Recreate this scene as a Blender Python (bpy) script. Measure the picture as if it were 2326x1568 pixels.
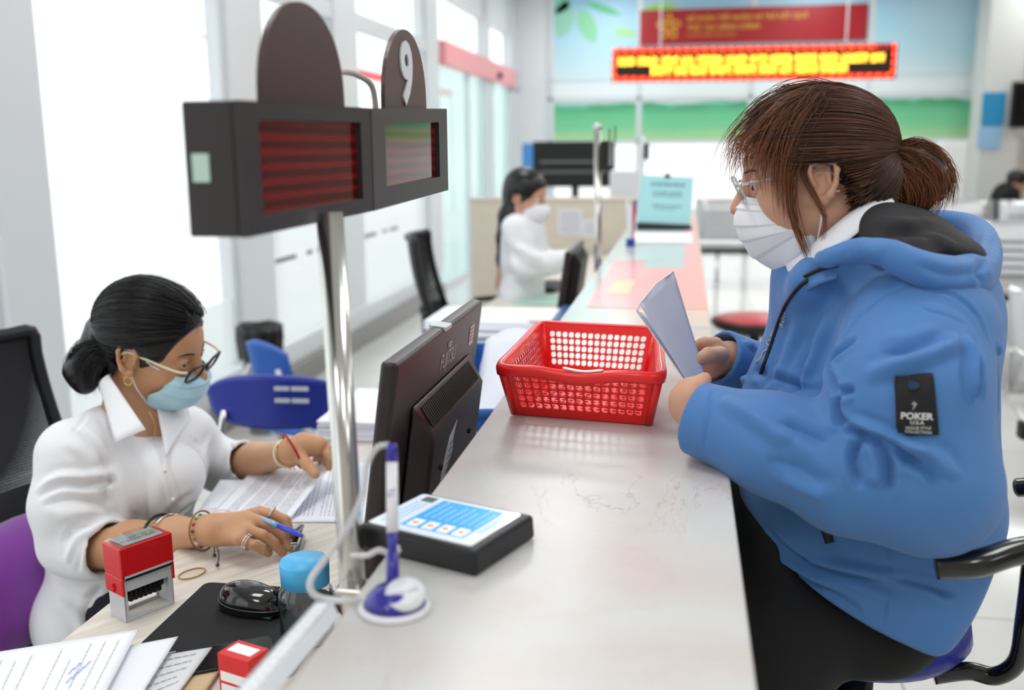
import bpy, math, random
import numpy as np
from mathutils import Vector, Matrix
from mathutils.bvhtree import BVHTree
from mathutils.kdtree import KDTree

for _o in list(bpy.data.objects):
    bpy.data.objects.remove(_o, do_unlink=True)
SC = bpy.context.scene
COL = SC.collection
rad = math.radians
# ------------------------------------------------------------------ camera
F = 2261.0
CAM = Vector((0, 0, 1.41))
CM = Matrix.Rotation(rad(9.9), 3, 'Z') @ Matrix.Rotation(rad(90 - 11.23), 3, 'X') @ Matrix.Rotation(rad(-.4), 3, 'Z')
cd = bpy.data.cameras.new('camera'); cam = bpy.data.objects.new('camera', cd); COL.objects.link(cam)
cam.matrix_world = Matrix.Translation(CAM) @ CM.to_4x4()
cd.sensor_width = 36; cd.lens = 36 * F / 2326; cd.clip_start = .05; cd.clip_end = 200
cd.dof.use_dof = True; cd.dof.focus_distance = 1.38; cd.dof.aperture_fstop = 3.1
SC.camera = cam
SC.view_settings.view_transform = 'Standard'; SC.view_settings.look = 'None'
SC.view_settings.gamma = 1; SC.view_settings.use_curve_mapping = False
SC.view_settings.exposure = 0.0
SC.cycles.use_denoising = True
SC.cycles.max_bounces = 10; SC.cycles.transparent_max_bounces = 24
SC.cycles.sample_clamp_indirect = 6
# ------------------------------------------------------------------ world: bright overcast sky
wd = bpy.data.worlds.new('sky'); SC.world = wd; wd.use_nodes = True
_n = wd.node_tree.nodes; _l = wd.node_tree.links
_bg = _n['Background']; _bg.inputs[1].default_value = 1.75
_tc = _n.new('ShaderNodeTexCoord'); _sx = _n.new('ShaderNodeSeparateXYZ'); _cr = _n.new('ShaderNodeValToRGB')
_l.new(_tc.outputs['Generated'], _sx.inputs[0]); _l.new(_sx.outputs[2], _cr.inputs[0]); _l.new(_cr.outputs[0], _bg.inputs[0])
_cr.color_ramp.elements[0].color = (.95, .97, .98, 1); _cr.color_ramp.elements[1].color = (.96, .98, 1, 1)
# ------------------------------------------------------------------ geometry from the photograph's view rays
def ray(px, py):
    return CM @ Vector(((px - 1163) / F, -(py - 784) / F, -1))
def pY(px, py, Y): v = ray(px, py); return CAM + v * (Y / v.y)
def pZ(px, py, Z): v = ray(px, py); return CAM + v * ((Z - CAM.z) / v.z)
def pX(px, py, X): v = ray(px, py); return CAM + v * (X / v.x)
def depth(P): return -(CM.transposed() @ (Vector(P) - CAM)).z
def px2m(r, P): return r * depth(P) / F
def proj(P):
    v = CM.transposed() @ (Vector(P) - CAM); return (1163 + F * v.x / -v.z, 784 - F * v.y / -v.z)

# ------------------------------------------------------------------ materials
def lin(c):
    if isinstance(c, str): c = [int(c[i:i + 2], 16) / 255 for i in (0, 2, 4)]
    return tuple(x / 12.92 if x <= .04045 else ((x + .055) / 1.055) ** 2.4 for x in c[:3]) + (1,)
MATS = {}
def mat(name, col, rough=.5, metal=0., spec=.5, bump=0., bscale=200., trans=0., emis=0., ecol=None, coat=0., sss=0., alpha=1., sheen=0.,
        var=0., vscale=5., col2=None, stretch=None, ior=1.45):
    if name in MATS: return MATS[name]
    m = bpy.data.materials.new(name); m.use_nodes = True; MATS[name] = m
    nt = m.node_tree; b = nt.nodes['Principled BSDF']; L = nt.links
    b.inputs['Base Color'].default_value = lin(col); b.inputs['Roughness'].default_value = rough
    b.inputs['Metallic'].default_value = metal; b.inputs['Specular IOR Level'].default_value = spec; b.inputs['IOR'].default_value = ior
    b.inputs['Transmission Weight'].default_value = trans; b.inputs['Coat Weight'].default_value = coat
    b.inputs['Alpha'].default_value = alpha; b.inputs['Sheen Weight'].default_value = sheen
    if sss:
        b.inputs['Subsurface Weight'].default_value = sss; b.inputs['Subsurface Radius'].default_value = (.012, .005, .003); b.inputs['Subsurface Scale'].default_value = 1
    if emis: b.inputs['Emission Color'].default_value = lin(ecol or col); b.inputs['Emission Strength'].default_value = emis
    tc = nt.nodes.new('ShaderNodeTexCoord'); src = tc.outputs['Object']
    if stretch:
        mp = nt.nodes.new('ShaderNodeMapping'); mp.inputs['Scale'].default_value = stretch; L.new(src, mp.inputs[0]); src = mp.outputs[0]
    if var:
        nz = nt.nodes.new('ShaderNodeTexNoise'); nz.inputs['Scale'].default_value = vscale; nz.inputs['Detail'].default_value = 6
        cr = nt.nodes.new('ShaderNodeValToRGB'); cr.color_ramp.elements[0].position = .5 - .25 ; cr.color_ramp.elements[1].position = .5 + .25
        c1 = lin(col); c2 = lin(col2) if col2 else tuple(x * (1 - var) for x in c1[:3]) + (1,)
        cr.color_ramp.elements[0].color = c2; cr.color_ramp.elements[1].color = c1
        L.new(src, nz.inputs['Vector']); L.new(nz.outputs[0], cr.inputs[0]); L.new(cr.outputs[0], b.inputs['Base Color'])
    if bump:
        nb = nt.nodes.new('ShaderNodeTexNoise'); nb.inputs['Scale'].default_value = bscale; nb.inputs['Detail'].default_value = 3
        bp = nt.nodes.new('ShaderNodeBump'); bp.inputs['Strength'].default_value = bump; bp.inputs['Distance'].default_value = .002
        L.new(src, nb.inputs['Vector']); L.new(nb.outputs[0], bp.inputs['Height']); L.new(bp.outputs[0], b.inputs['Normal'])
    return m
def glass(name, tint='ffffff', gloss=.08, frost=0., rough=.02):
    """thin pane: clear see-through with a weak mirror; frost mixes in a milky translucent film"""
    if name in MATS: return MATS[name]
    m = bpy.data.materials.new(name); m.use_nodes = True; MATS[name] = m
    nt = m.node_tree; N = nt.nodes; L = nt.links; N.clear()
    out = N.new('ShaderNodeOutputMaterial'); tr = N.new('ShaderNodeBsdfTransparent'); tr.inputs[0].default_value = lin(tint)
    gl = N.new('ShaderNodeBsdfGlossy'); gl.inputs['Roughness'].default_value = rough
    mx = N.new('ShaderNodeMixShader'); mx.inputs[0].default_value = gloss; L.new(tr.outputs[0], mx.inputs[1]); L.new(gl.outputs[0], mx.inputs[2])
    last = mx
    if frost:
        tl = N.new('ShaderNodeBsdfTranslucent'); tl.inputs[0].default_value = lin(tint); df = N.new('ShaderNodeBsdfDiffuse'); df.inputs[0].default_value = lin(tint)
        m2 = N.new('ShaderNodeMixShader'); m2.inputs[0].default_value = .35; L.new(tl.outputs[0], m2.inputs[1]); L.new(df.outputs[0], m2.inputs[2])
        m3 = N.new('ShaderNodeMixShader'); m3.inputs[0].default_value = frost; L.new(mx.outputs[0], m3.inputs[1]); L.new(m2.outputs[0], m3.inputs[2]); last = m3
    L.new(last.outputs[0], out.inputs[0]); return m

# ------------------------------------------------------------------ mesh helpers
def tv(o):  # root translation of an object already placed
    return o
def mesh(name, V, Fc, m=None, parent=None, smooth=False, bevel=0, seg=2, solid=0, sub=0, offset=-1, mats=None, fm=None, autosm=None):
    me = bpy.data.meshes.new(name)
    me.from_pydata([tuple(v) for v in V], [], [tuple(f) for f in Fc]); me.update()
    o = bpy.data.objects.new(name, me); COL.objects.link(o)
    if mats:
        for q in mats: me.materials.append(q)
        if fm is not None: me.polygons.foreach_set('material_index', fm)
    elif m: me.materials.append(m)
    if smooth: me.polygons.foreach_set('use_smooth', [True] * len(me.polygons))
    if parent: par(o, parent)
    if sub: md = o.modifiers.new('s', 'SUBSURF'); md.levels = sub; md.render_levels = sub
    if solid: md = o.modifiers.new('t', 'SOLIDIFY'); md.thickness = solid; md.offset = offset
    if bevel:
        md = o.modifiers.new('b', 'BEVEL'); md.width = bevel; md.segments = seg; md.limit_method = 'ANGLE'; md.angle_limit = rad(40)
        if not smooth:
            me.polygons.foreach_set('use_smooth', [True] * len(me.polygons))
            w = o.modifiers.new('w', 'WEIGHTED_NORMAL'); w.keep_sharp = False
    return o
def par(o, p):
    o.parent = p; o.matrix_parent_inverse = wm(p).inverted()
def wm(o):
    return o.matrix_parent_inverse_full() if False else (o['_'] if False else _wm(o))
def _wm(o):
    m = o.matrix_basis.copy()
    if o.parent: m = _wm(o.parent) @ o.matrix_parent_inverse @ m
    return m
def thing(name, label, cat, loc=(0, 0, 0), group=None):
    o = bpy.data.objects.new(name, None); COL.objects.link(o); o.location = loc; o.empty_display_size = .05
    o['label'] = label; o['category'] = cat
    if group: o['group'] = group
    return o
def tag(o, label, cat, group=None):
    o['label'] = label; o['category'] = cat
    if group: o['group'] = group
    return o
def struct(o): o['kind'] = 'structure'; return o
def lab(o, s): o['label'] = s; return o
def dup(root, M, label=None):
    """copy a thing with its parts and sub-parts; M is the extra world transform"""
    r = root.copy(); COL.objects.link(r); r.matrix_basis = M @ root.matrix_basis
    if label: r['label'] = label
    kids = {}
    for ch in root.children:
        c = ch.copy(); COL.objects.link(c); c.parent = r
        for g in ch.children:
            d = g.copy(); COL.objects.link(d); d.parent = c
    return r

class G:
    """collects shapes into one mesh"""
    def __init__(s): s.V = []; s.F = []; s.M = []
    def add(s, V, Fc, mi=0):
        n = len(s.V); s.V += [Vector(v) for v in V]; s.F += [tuple(i + n for i in f) for f in Fc]; s.M += [mi] * len(Fc); return s
    def box(s, a, b, mi=0, T=None):
        x0, y0, z0 = a; x1, y1, z1 = b
        V = [Vector(v) for v in ((x0, y0, z0), (x1, y0, z0), (x1, y1, z0), (x0, y1, z0), (x0, y0, z1), (x1, y0, z1), (x1, y1, z1), (x0, y1, z1))]
        if T: V = [T @ v for v in V]
        return s.add(V, [(0, 3, 2, 1), (4, 5, 6, 7), (0, 1, 5, 4), (1, 2, 6, 5), (2, 3, 7, 6), (3, 0, 4, 7)], mi)
    def hexa(s, bot, top, mi=0):
        return s.add(list(bot) + list(top), [(0, 3, 2, 1), (4, 5, 6, 7), (0, 1, 5, 4), (1, 2, 6, 5), (2, 3, 7, 6), (3, 0, 4, 7)], mi)
    def tube(s, P, r, n=12, cap=True, closed=False, mi=0, flat=1.0, upv=None):
        P = [Vector(p) for p in P]; N = len(P); R = r if hasattr(r, '__len__') else [r] * N
        V = []; pr = None
        for i in range(N):
            t = (P[(i + 1) % N] - P[i - 1]) if closed else (P[min(i + 1, N - 1)] - P[max(i - 1, 0)])
            t.normalize()
            if pr is None:
                u = upv or (Vector((0, 0, 1)) if abs(t.z) < .9 else Vector((1, 0, 0)))
                u = Vector(u)
            else: u = pr
            u = (u - t * u.dot(t)).normalized(); w = t.cross(u); pr = u
            for k in range(n):
                a = 2 * math.pi * k / n; V.append(P[i] + u * (math.cos(a) * R[i] * flat) + w * (math.sin(a) * R[i]))
        Fc = []
        for i in range(N if closed else N - 1):
            j = (i + 1) % N
            for k in range(n): Fc.append((i * n + k, i * n + (k + 1) % n, j * n + (k + 1) % n, j * n + k))
        if cap and not closed: Fc.append(tuple(range(n - 1, -1, -1))); Fc.append(tuple((N - 1) * n + k for k in range(n)))
        return s.add(V, Fc, mi)
    def lathe(s, prof, n=32, T=None, mi=0):
        V = []
        for r, z in prof:
            for k in range(n):
                a = 2 * math.pi * k / n; v = Vector((r * math.cos(a), r * math.sin(a), z)); V.append(T @ v if T else v)
        Fc = [(i * n + k, i * n + (k + 1) % n, (i + 1) * n + (k + 1) % n, (i + 1) * n + k) for i in range(len(prof) - 1) for k in range(n)]
        if prof[0][0] > 1e-6: Fc.append(tuple(range(n - 1, -1, -1)))
        if prof[-1][0] > 1e-6: Fc.append(tuple((len(prof) - 1) * n + k for k in range(n)))
        return s.add(V, Fc, mi)
    def grid(s, f, nu, nv, mi=0, wrap=False):
        V = [f(i / nu, j / nv) for j in range(nv + 1) for i in range(nu + 1)]
        return s.add(V, [(j * (nu + 1) + i, j * (nu + 1) + i + 1, (j + 1) * (nu + 1) + i + 1, (j + 1) * (nu + 1) + i) for j in range(nv) for i in range(nu)], mi)
    def prism(s, pts, T, h, mi=0):
        n = len(pts); V = [T @ Vector((x, y, 0)) for x, y in pts] + [T @ Vector((x, y, h)) for x, y in pts]
        return s.add(V, [tuple(range(n - 1, -1, -1)), tuple(range(n, 2 * n))] + [(i, (i + 1) % n, n + (i + 1) % n, n + i) for i in range(n)], mi)
    def quad(s, a, b, c, d, mi=0): return s.add([a, b, c, d], [(0, 1, 2, 3)], mi)
    def ball(s, c, r, n=12, mi=0, T=None):
        rr = r if hasattr(r, '__len__') else (r, r, r); V = []; Fc = []; m = n // 2 + 1
        for j in range(m + 1):
            th = math.pi * j / m
            for k in range(n):
                a = 2 * math.pi * k / n; v = Vector((math.sin(th) * math.cos(a) * rr[0], math.sin(th) * math.sin(a) * rr[1], math.cos(th) * rr[2]))
                if T: v = T @ v
                V.append(Vector(c) + v)
        for j in range(m):
            for k in range(n): Fc.append((j * n + k, (j + 1) * n + k, (j + 1) * n + (k + 1) % n, j * n + (k + 1) % n))
        return s.add(V, Fc, mi)
    def obj(s, name, m=None, parent=None, **k):
        if isinstance(m, (list, tuple)): return mesh(name, s.V, s.F, None, parent, mats=list(m), fm=s.M, **k)
        return mesh(name, s.V, s.F, m, parent, **k)

def frame(o, x, y):
    """matrix with origin o, x axis along x, y axis near y"""
    x = Vector(x).normalized(); z = x.cross(Vector(y)).normalized(); y = z.cross(x)
    M = Matrix((x, y, z)).transposed().to_4x4(); M.translation = Vector(o); return M
def text(name, s, size, m, parent, T, extrude=0, align='LEFT', sx=1., bold=0., spacing=1.):
    cu = bpy.data.curves.new(name, 'FONT'); cu.body = s; cu.size = size; cu.extrude = extrude; cu.align_x = align; cu.resolution_u = 3; cu.offset = bold
    cu.space_character = spacing
    t = bpy.data.objects.new(name, cu); COL.objects.link(t)
    dg = bpy.context.evaluated_depsgraph_get(); me = bpy.data.meshes.new_from_object(t.evaluated_get(dg))
    bpy.data.objects.remove(t, do_unlink=True); bpy.data.curves.remove(cu)
    me.transform(T @ Matrix.Diagonal((sx, 1, 1, 1))); me.materials.clear(); me.materials.append(m); me.name = name
    o = bpy.data.objects.new(name, me); COL.objects.link(o)
    if parent: par(o, parent)
    return o
def smooth_path(P, n=8, closed=False):
    """Catmull-Rom through P"""
    P = [Vector(p) for p in P]; N = len(P); out = []
    for i in range(N if closed else N - 1):
        a, b, c, d = (P[(i - 1) % N], P[i], P[(i + 1) % N], P[(i + 2) % N]) if closed else (P[max(i - 1, 0)], P[i], P[i + 1], P[min(i + 2, N - 1)])
        for k in range(n):
            t = k / n; out.append(.5 * ((2 * b) + (c - a) * t + (2 * a - 5 * b + 4 * c - d) * t * t + (3 * b - a - 3 * c + d) * t ** 3))
    if not closed: out.append(P[-1])
    return out
def rrect(w, h, r, n=5):
    pts = []
    for cx, cy, a0 in ((w / 2 - r, h / 2 - r, 0), (-w / 2 + r, h / 2 - r, 90), (-w / 2 + r, -h / 2 + r, 180), (w / 2 - r, -h / 2 + r, 270)):
        for k in range(n + 1):
            a = rad(a0 + 90 * k / n); pts.append((cx + r * math.cos(a), cy + r * math.sin(a)))
    return pts

# ------------------------------------------------------------------ ceiling lamps (the room's light)
M_white = mat('white_paint', 'e9ecee', .45)
M_diff = mat('lamp_diffuser', 'ffffff', .5, emis=5.0, ecol='ffffff')
CEIL = 3.55
def ceiling_light(x, y, lb):
    t = thing('ceiling_light', lb, 'ceiling light', (x, y, CEIL), 'square light panels set in the ceiling')
    g = G()
    for a, b in (((-.32, -.62), (.32, -.59)), ((-.32, .59), (.32, .62)), ((-.32, -.59), (-.29, .59)), ((.29, -.59), (.32, .59))):
        g.box((x + a[0], y + a[1], CEIL - .03), (x + b[0], y + b[1], CEIL - .002))
    g.obj('frame', M_white, t)
    G().box((x - .29, y - .59, CEIL - .02), (x + .29, y + .59, CEIL - .01)).obj('diffuser', M_diff, t)
    ld = bpy.data.lights.new('panel_lamp', 'AREA'); ld.shape = 'RECTANGLE'; ld.size = .56; ld.size_y = 1.16; ld.energy = 13; ld.color = (.96, .985, 1)
    lo = bpy.data.objects.new('panel_lamp', ld); COL.objects.link(lo); lo.location = (x, y, CEIL - .04); par_keep(lo, t)
def par_keep(o, p):
    o.parent = p; o.matrix_parent_inverse = _wm(p).inverted()
for _y in (-1.5, 1.4, 4.3, 7.2, 10.1, 12.8):
    for _x in (-1.0, 1.6, 4.2):
        ceiling_light(_x, _y, 'white square ceiling light panel above the service hall')
# ================================================================== the room
def tile_mat():
    m = mat('floor_tiles', 'dcdad5', .12, spec=.5); nt = m.node_tree; N = nt.nodes; L = nt.links; b = N['Principled BSDF']
    tc = N.new('ShaderNodeTexCoord'); br = N.new('ShaderNodeTexBrick'); br.offset = 0
    br.inputs['Scale'].default_value = 1; br.inputs['Brick Width'].default_value = .6; br.inputs['Row Height'].default_value = .6; br.inputs['Mortar Size'].default_value = .0035
    br.inputs['Color1'].default_value = lin('d8d8d6'); br.inputs['Color2'].default_value = lin('dbdbd9'); br.inputs['Mortar'].default_value = lin('a19d96')
    nz = N.new('ShaderNodeTexNoise'); nz.inputs['Scale'].default_value = 2.2; nz.inputs['Detail'].default_value = 8
    cr = N.new('ShaderNodeValToRGB'); cr.color_ramp.elements[0].color = (.85, .85, .83, 1); cr.color_ramp.elements[1].color = (1, 1, 1, 1)
    mx = N.new('ShaderNodeMix'); mx.data_type = 'RGBA'; mx.blend_type = 'MULTIPLY'; mx.inputs[0].default_value = 1
    L.new(tc.outputs['Object'], br.inputs[0]); L.new(tc.outputs['Object'], nz.inputs[0]); L.new(nz.outputs[0], cr.inputs[0])
    L.new(br.outputs[0], mx.inputs[6]); L.new(cr.outputs[0], mx.inputs[7]); L.new(mx.outputs[2], b.inputs['Base Color']); return m
def marble_mat():
    m = mat('pink_marble', 'ddd5cd', .27, spec=.4); nt = m.node_tree; N = nt.nodes; L = nt.links; b = N['Principled BSDF']
    tc = N.new('ShaderNodeTexCoord'); n1 = N.new('ShaderNodeTexNoise'); n1.inputs['Scale'].default_value = 5; n1.inputs['Detail'].default_value = 9; n1.inputs['Distortion'].default_value = 1.2
    c1 = N.new('ShaderNodeValToRGB'); e = c1.color_ramp.elements; e[0].position = .3; e[0].color = lin('cdbfbb'); e[1].position = .58; e[1].color = lin('cdcdca')
    n2 = N.new('ShaderNodeTexNoise'); n2.inputs['Scale'].default_value = 3.2; n2.inputs['Detail'].default_value = 10; n2.inputs['Distortion'].default_value = 1.6; n2.inputs['Roughness'].default_value = .62
    c2 = N.new('ShaderNodeValToRGB'); e = c2.color_ramp.elements; e[0].position = .492; e[0].color = (1, 1, 1, 1); e[1].position = .508; e[1].color = (1, 1, 1, 1)
    k = c2.color_ramp.elements.new(.5); k.color = lin('c9a79f')
    mx = N.new('ShaderNodeMix'); mx.data_type = 'RGBA'; mx.blend_type = 'MULTIPLY'; n3 = N.new('ShaderNodeTexNoise'); n3.inputs['Scale'].default_value = 2.1; c3_ = N.new('ShaderNodeValToRGB'); c3_.color_ramp.elements[0].position = .5; c3_.color_ramp.elements[1].position = .62; c3_.color_ramp.elements[0].color = (.08, .08, .08, 1); c3_.color_ramp.elements[1].color = (.75, .75, .75, 1); L.new(tc.outputs['Object'], n3.inputs[0]); L.new(n3.outputs[0], c3_.inputs[0]); L.new(c3_.outputs[0], mx.inputs[0])
    mp = N.new('ShaderNodeMapping'); mp.inputs['Rotation'].default_value = (0, 0, .6); mp.inputs['Scale'].default_value = (1.8, 1, 1)
    L.new(tc.outputs['Object'], n1.inputs[0]); L.new(tc.outputs['Object'], mp.inputs[0]); L.new(mp.outputs[0], n2.inputs[0]); L.new(n1.outputs[0], c1.inputs[0]); L.new(n2.outputs[0], c2.inputs[0])
    L.new(c1.outputs[0], mx.inputs[6]); L.new(c2.outputs[0], mx.inputs[7]); L.new(mx.outputs[2], b.inputs['Base Color']); return m
M_tile = tile_mat(); M_marble = marble_mat()
M_beige = mat('beige_wall_paint', 'd3cbc1', .6)
M_frame = mat('window_frame_white', 'dfe4e8', .35)
M_frost = glass('frosted_film', 'f6f8f8', .05, frost=.5)
M_clear = glass('clear_glass', 'fcfefe', .04)
M_frost2 = glass('door_film', 'e6f2f2', .06, frost=.35)
M_black = mat('black_plastic', '17171a', .38)
M_blackm = mat('black_matte', '111113', .6)
M_grey = mat('grey_granite', '8d8a86', .25, var=.25, vscale=60)
M_steel = mat('brushed_steel', 'c9c8c4', .18, metal=1)
M_chrome = mat('chrome', 'd8d8da', .08, metal=1)
M_paper = mat('paper', 'eceef6', .6)
M_paper2 = mat('paper_greyer_white', 'e2e4ee', .6)  # slightly greyer white, alternated with the plain paper in stacks
M_ink = mat('ink', '3c3c44', .6)
M_red = mat('red_plastic', 'd0161c', .3, coat=.2)

struct(G().box((-12, -3.2, -.1), (9, 16.2, 0)).obj('floor', M_tile))
M_ceil = mat('ceiling_paint', 'eeeeec', .7)
struct(G().box((-2.5, -3.2, CEIL), (9, 16.2, CEIL + .1)).obj('ceiling', M_ceil))
struct(G().box((-2.5, -3.3, 0), (9, -3.2, CEIL)).obj('wall_front', M_beige))
struct(G().box((9, -3.2, 0), (9.1, 16.2, CEIL)).obj('wall_right', M_beige))
# left window wall: piers, transoms, sill, panes
LX = -2.4
struct(G().box((LX - .12, -3.2, 2.9), (LX, 16.2, CEIL)).obj('wall_left', M_white))
struct(G().box((LX - .14, -3.2, 0), (LX + .13, 9.3, .13)).obj('baseboard_left', M_grey))
g = G(); g.box((LX - .1, -3.2, .13), (LX + .08, 9.3, .26)); struct(g.obj('trim_1', M_frame, bevel=.004))
g = G(); g.box((LX - .06, -3.2, 2.26), (LX + .04, 14.4, 2.37)); struct(g.obj('trim_2', M_frame, bevel=.004))
piers = [(-.4, 0.), (3.12, 3.42), (5.02, 5.46), (6.63, 7.12), (9.1, 9.55), (11.9, 12.1), (13.6, 14.2)]
for i, (a, b) in enumerate(piers):
    g = G(); g.box((LX - .08, a, .26 if i < 5 else 0), (LX + .05, b, 3.4))
    if i < 5:
        g.box((LX - .02, a - .05, .26), (LX + .02, a, 3.4)); g.box((LX - .02, b, .26), (LX + .02, b + .05, 3.4))
    struct(g.obj('trim_%d' % (3 + i), M_frame, bevel=.004))
wn = 1
for a, b in ((0., 3.12), (3.42, 5.02), (5.46, 6.63), (7.12, 9.1)):
    big = a < 5
    w = G().box((LX - .012, a, .26), (LX - .004, b, 2.26)).obj('window_%d' % wn, M_clear); struct(w)
    f = G().box((LX - .002, a, .26), (LX, b, .62 if big else 1.2)).obj('frosted_film', M_frost, w)
    g = G()
    if not big:
        for yy, ln in ((a + .12, .32), (a + .62, .1), (a + .82, .22)): g.box((LX + .001, yy, .74), (LX + .004, min(yy + ln, b), .765))
        g.obj('clear_stripe', mat('stripe_dark', '5d6b6c', .5), w)
    wn += 1
    w = G().box((LX - .012, a, 2.37), (LX - .004, b, 3.2)).obj('window_%d' % wn, M_clear); struct(w); wn += 1
for a, b in ((9.55, 11.9), (12.1, 13.6)):
    w = G().box((LX - .012, a, 2.37), (LX - .004, b, 3.2)).obj('window_%d' % wn, M_clear); struct(w); wn += 1
# sliding glass doors under the red header
for k, (a, b) in enumerate(((9.55, 11.0), (11.0, 12.4), (12.4, 13.6))):
    d = thing('door_%d' % (k + 1), '', ''); del d['label']; del d['category']; struct(d)
    G().box((LX - .01, a, .05), (LX, b, 2.2)).obj('pane', M_frost2, d)
    g = G(); g.box((LX - .03, a, 0), (LX + .02, a + .05, 2.2)); g.box((LX - .03, b - .05, 0), (LX + .02, b, 2.2)); g.box((LX - .03, a, 0), (LX + .02, b, .06)); g.obj('door_frame', M_frame, d)
hd = thing('door_header', 'pale red header band with a black sensor above the glass doors', 'sign', (LX, 12, 2.2))
G().box((LX + .0, 9.6, 2.2), (LX + .1, 13.6, 2.42)).obj('band', mat('pale_red', 'fba6aa', .4), hd, bevel=.004)
G().box((LX + .0, 13.6, 2.2), (LX + .1, 14.3, 2.42)).obj('end_panel', mat('pale_grey', 'd8cdd2', .4), hd)
G().ball((LX + .11, 12.35, 2.27), .045).obj('sensor', M_black, hd, smooth=True)
# outside
M_pave = mat('outdoor_pavement', 'f4f5f4', .8, var=.04)
struct(G().box((-40, -20, -.3), (-2.6, 40, -.12)).obj('ground', M_pave))
aw = thing('street_awning', 'red canopy seen outside through the high window panes', 'awning', (-7, 16, 2))
g = G(); g.add([(-7, 13, 3.0), (-7, 24, 3.0), (-5.6, 24, 2.75), (-5.6, 13, 2.75), (-5.6, 13, 2.6), (-5.6, 24, 2.6)], [(0, 1, 2, 3), (3, 2, 5, 4)]); g.obj('canopy', mat('awning_red', 'e0303a', .6), aw, solid=.01)
g = G(); g.tube([(-5.6, 13.1, -.12), (-5.6, 13.1, 2.7)], .03); g.tube([(-5.6, 23.9, -.12), (-5.6, 23.9, 2.7)], .03); g.obj('post', M_steel, aw)
# back wall: printed mural over a row of bright windows
BY = 14.0
struct(G().box((-2.4, BY, 3.3), (3.7, BY + .15, CEIL)).box((-2.4, BY, 0), (-1.9, BY + .15, 3.3)).box((2.3, BY, 0), (3.7, BY + .15, 3.3)).box((-1.9, BY, 1.5), (2.3, BY + .15, 3.3)).obj('wall_back', M_white))
w = G().box((-1.9, BY + .06, 0), (2.3, BY + .07, 1.5)).obj('window_%d' % wn, glass('bright_frosted', 'ffffff', .03, frost=.3)); struct(w)
g = G()
for x in (-1.9, -.7, .78, 2.26): g.box((x, BY - .03, 0), (x + .07, BY + .1, 3.4))
g.box((-1.9, BY - .03, .0), (2.3, BY + .1, .08))
struct(g.obj('trim_20', M_frame))
def mural_mat():
    m = mat('printed_landscape', '8fd0e6', .5); nt = m.node_tree; N = nt.nodes; L = nt.links; b = N['Principled BSDF']
    tc = N.new('ShaderNodeTexCoord'); sp = N.new('ShaderNodeSeparateXYZ'); nz = N.new('ShaderNodeTexNoise'); nz.inputs['Scale'].default_value = 1.3; nz.inputs['Detail'].default_value = 7
    ma = N.new('ShaderNodeMath'); ma.operation = 'MULTIPLY_ADD'; ma.inputs[1].default_value = .12; L.new(nz.outputs[0], ma.inputs[0]); 
    L.new(tc.outputs['Object'], nz.inputs[0]); L.new(tc.outputs['Object'], sp.inputs[0]); L.new(sp.outputs[2], ma.inputs[2])
    mr = N.new('ShaderNodeMapRange'); mr.inputs[1].default_value = 1.5; mr.inputs[2].default_value = 3.4; L.new(ma.outputs[0], mr.inputs[0])
    cr = N.new('ShaderNodeValToRGB'); cr.color_ramp.interpolation = 'LINEAR'; L.new(mr.outputs[0], cr.inputs[0])
    E = cr.color_ramp.elements; E[0].position = 0; E[0].color = lin('b2dda2'); E[1].position = 1; E[1].color = lin('5fb4dd')
    for p, c in ((.07, 'a9dfa2'), (.11, '84d6a2'), (.2, '74ce98'), (.25, '58b888'), (.275, '79c4ac'), (.3, 'e8f1f0'), (.4, 'eef6f9'), (.5, 'bfe5f0'), (.62, '9ddcf0'), (.8, '7fd0ee')):
        q = E.new(p); q.color = lin(c)
    # pale noise patches mixed into the print above the field band
    ax = N.new('ShaderNodeMapRange'); ax.inputs[1].default_value = -2; ax.inputs[2].default_value = 3.0; L.new(sp.outputs[0], ax.inputs[0])
    n2 = N.new('ShaderNodeTexNoise'); n2.inputs['Scale'].default_value = .9; n2.inputs['Detail'].default_value = 5; L.new(tc.outputs['Object'], n2.inputs[0])
    mm = N.new('ShaderNodeMath'); mm.operation = 'MULTIPLY'; mm.inputs[1].default_value = .75; L.new(n2.outputs[0], mm.inputs[0])
    mx = N.new('ShaderNodeMix'); mx.data_type = 'RGBA'; mx.inputs[7].default_value = lin('eef7f9')
    gt = N.new('ShaderNodeMath'); gt.operation = 'GREATER_THAN'; gt.inputs[1].default_value = 2.05; L.new(sp.outputs[2], gt.inputs[0])
    m3 = N.new('ShaderNodeMath'); m3.operation = 'MULTIPLY'; L.new(gt.outputs[0], m3.inputs[0]); L.new(mm.outputs[0], m3.inputs[1])
    L.new(m3.outputs[0], mx.inputs[0]); L.new(cr.outputs[0], mx.inputs[6]); L.new(mx.outputs[2], b.inputs['Base Color']); return m
mu = thing('wall_mural', 'large printed mural of blue sky and a green field on the far wall', 'mural', (.8, BY - .02, 1.5))
G().box((-1.88, BY - .02, 1.5), (3.62, BY - .003, 3.5)).obj('print', mural_mat(), mu)
g = G()
for x in (-1.9, -.69, .78, 3.6): g.box((x, BY - .035, 1.46), (x + .045, BY - .021, 3.5))
g.box((-1.9, BY - .035, 2.03), (3.64, BY - .021, 2.08)); g.box((-1.9, BY - .035, 1.44), (3.64, BY - .021, 1.5)); g.box((-1.9, BY - .035, 2.3), (3.64, BY - .03, 2.31))
g.obj('frame_bar', M_frame, mu)
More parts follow.
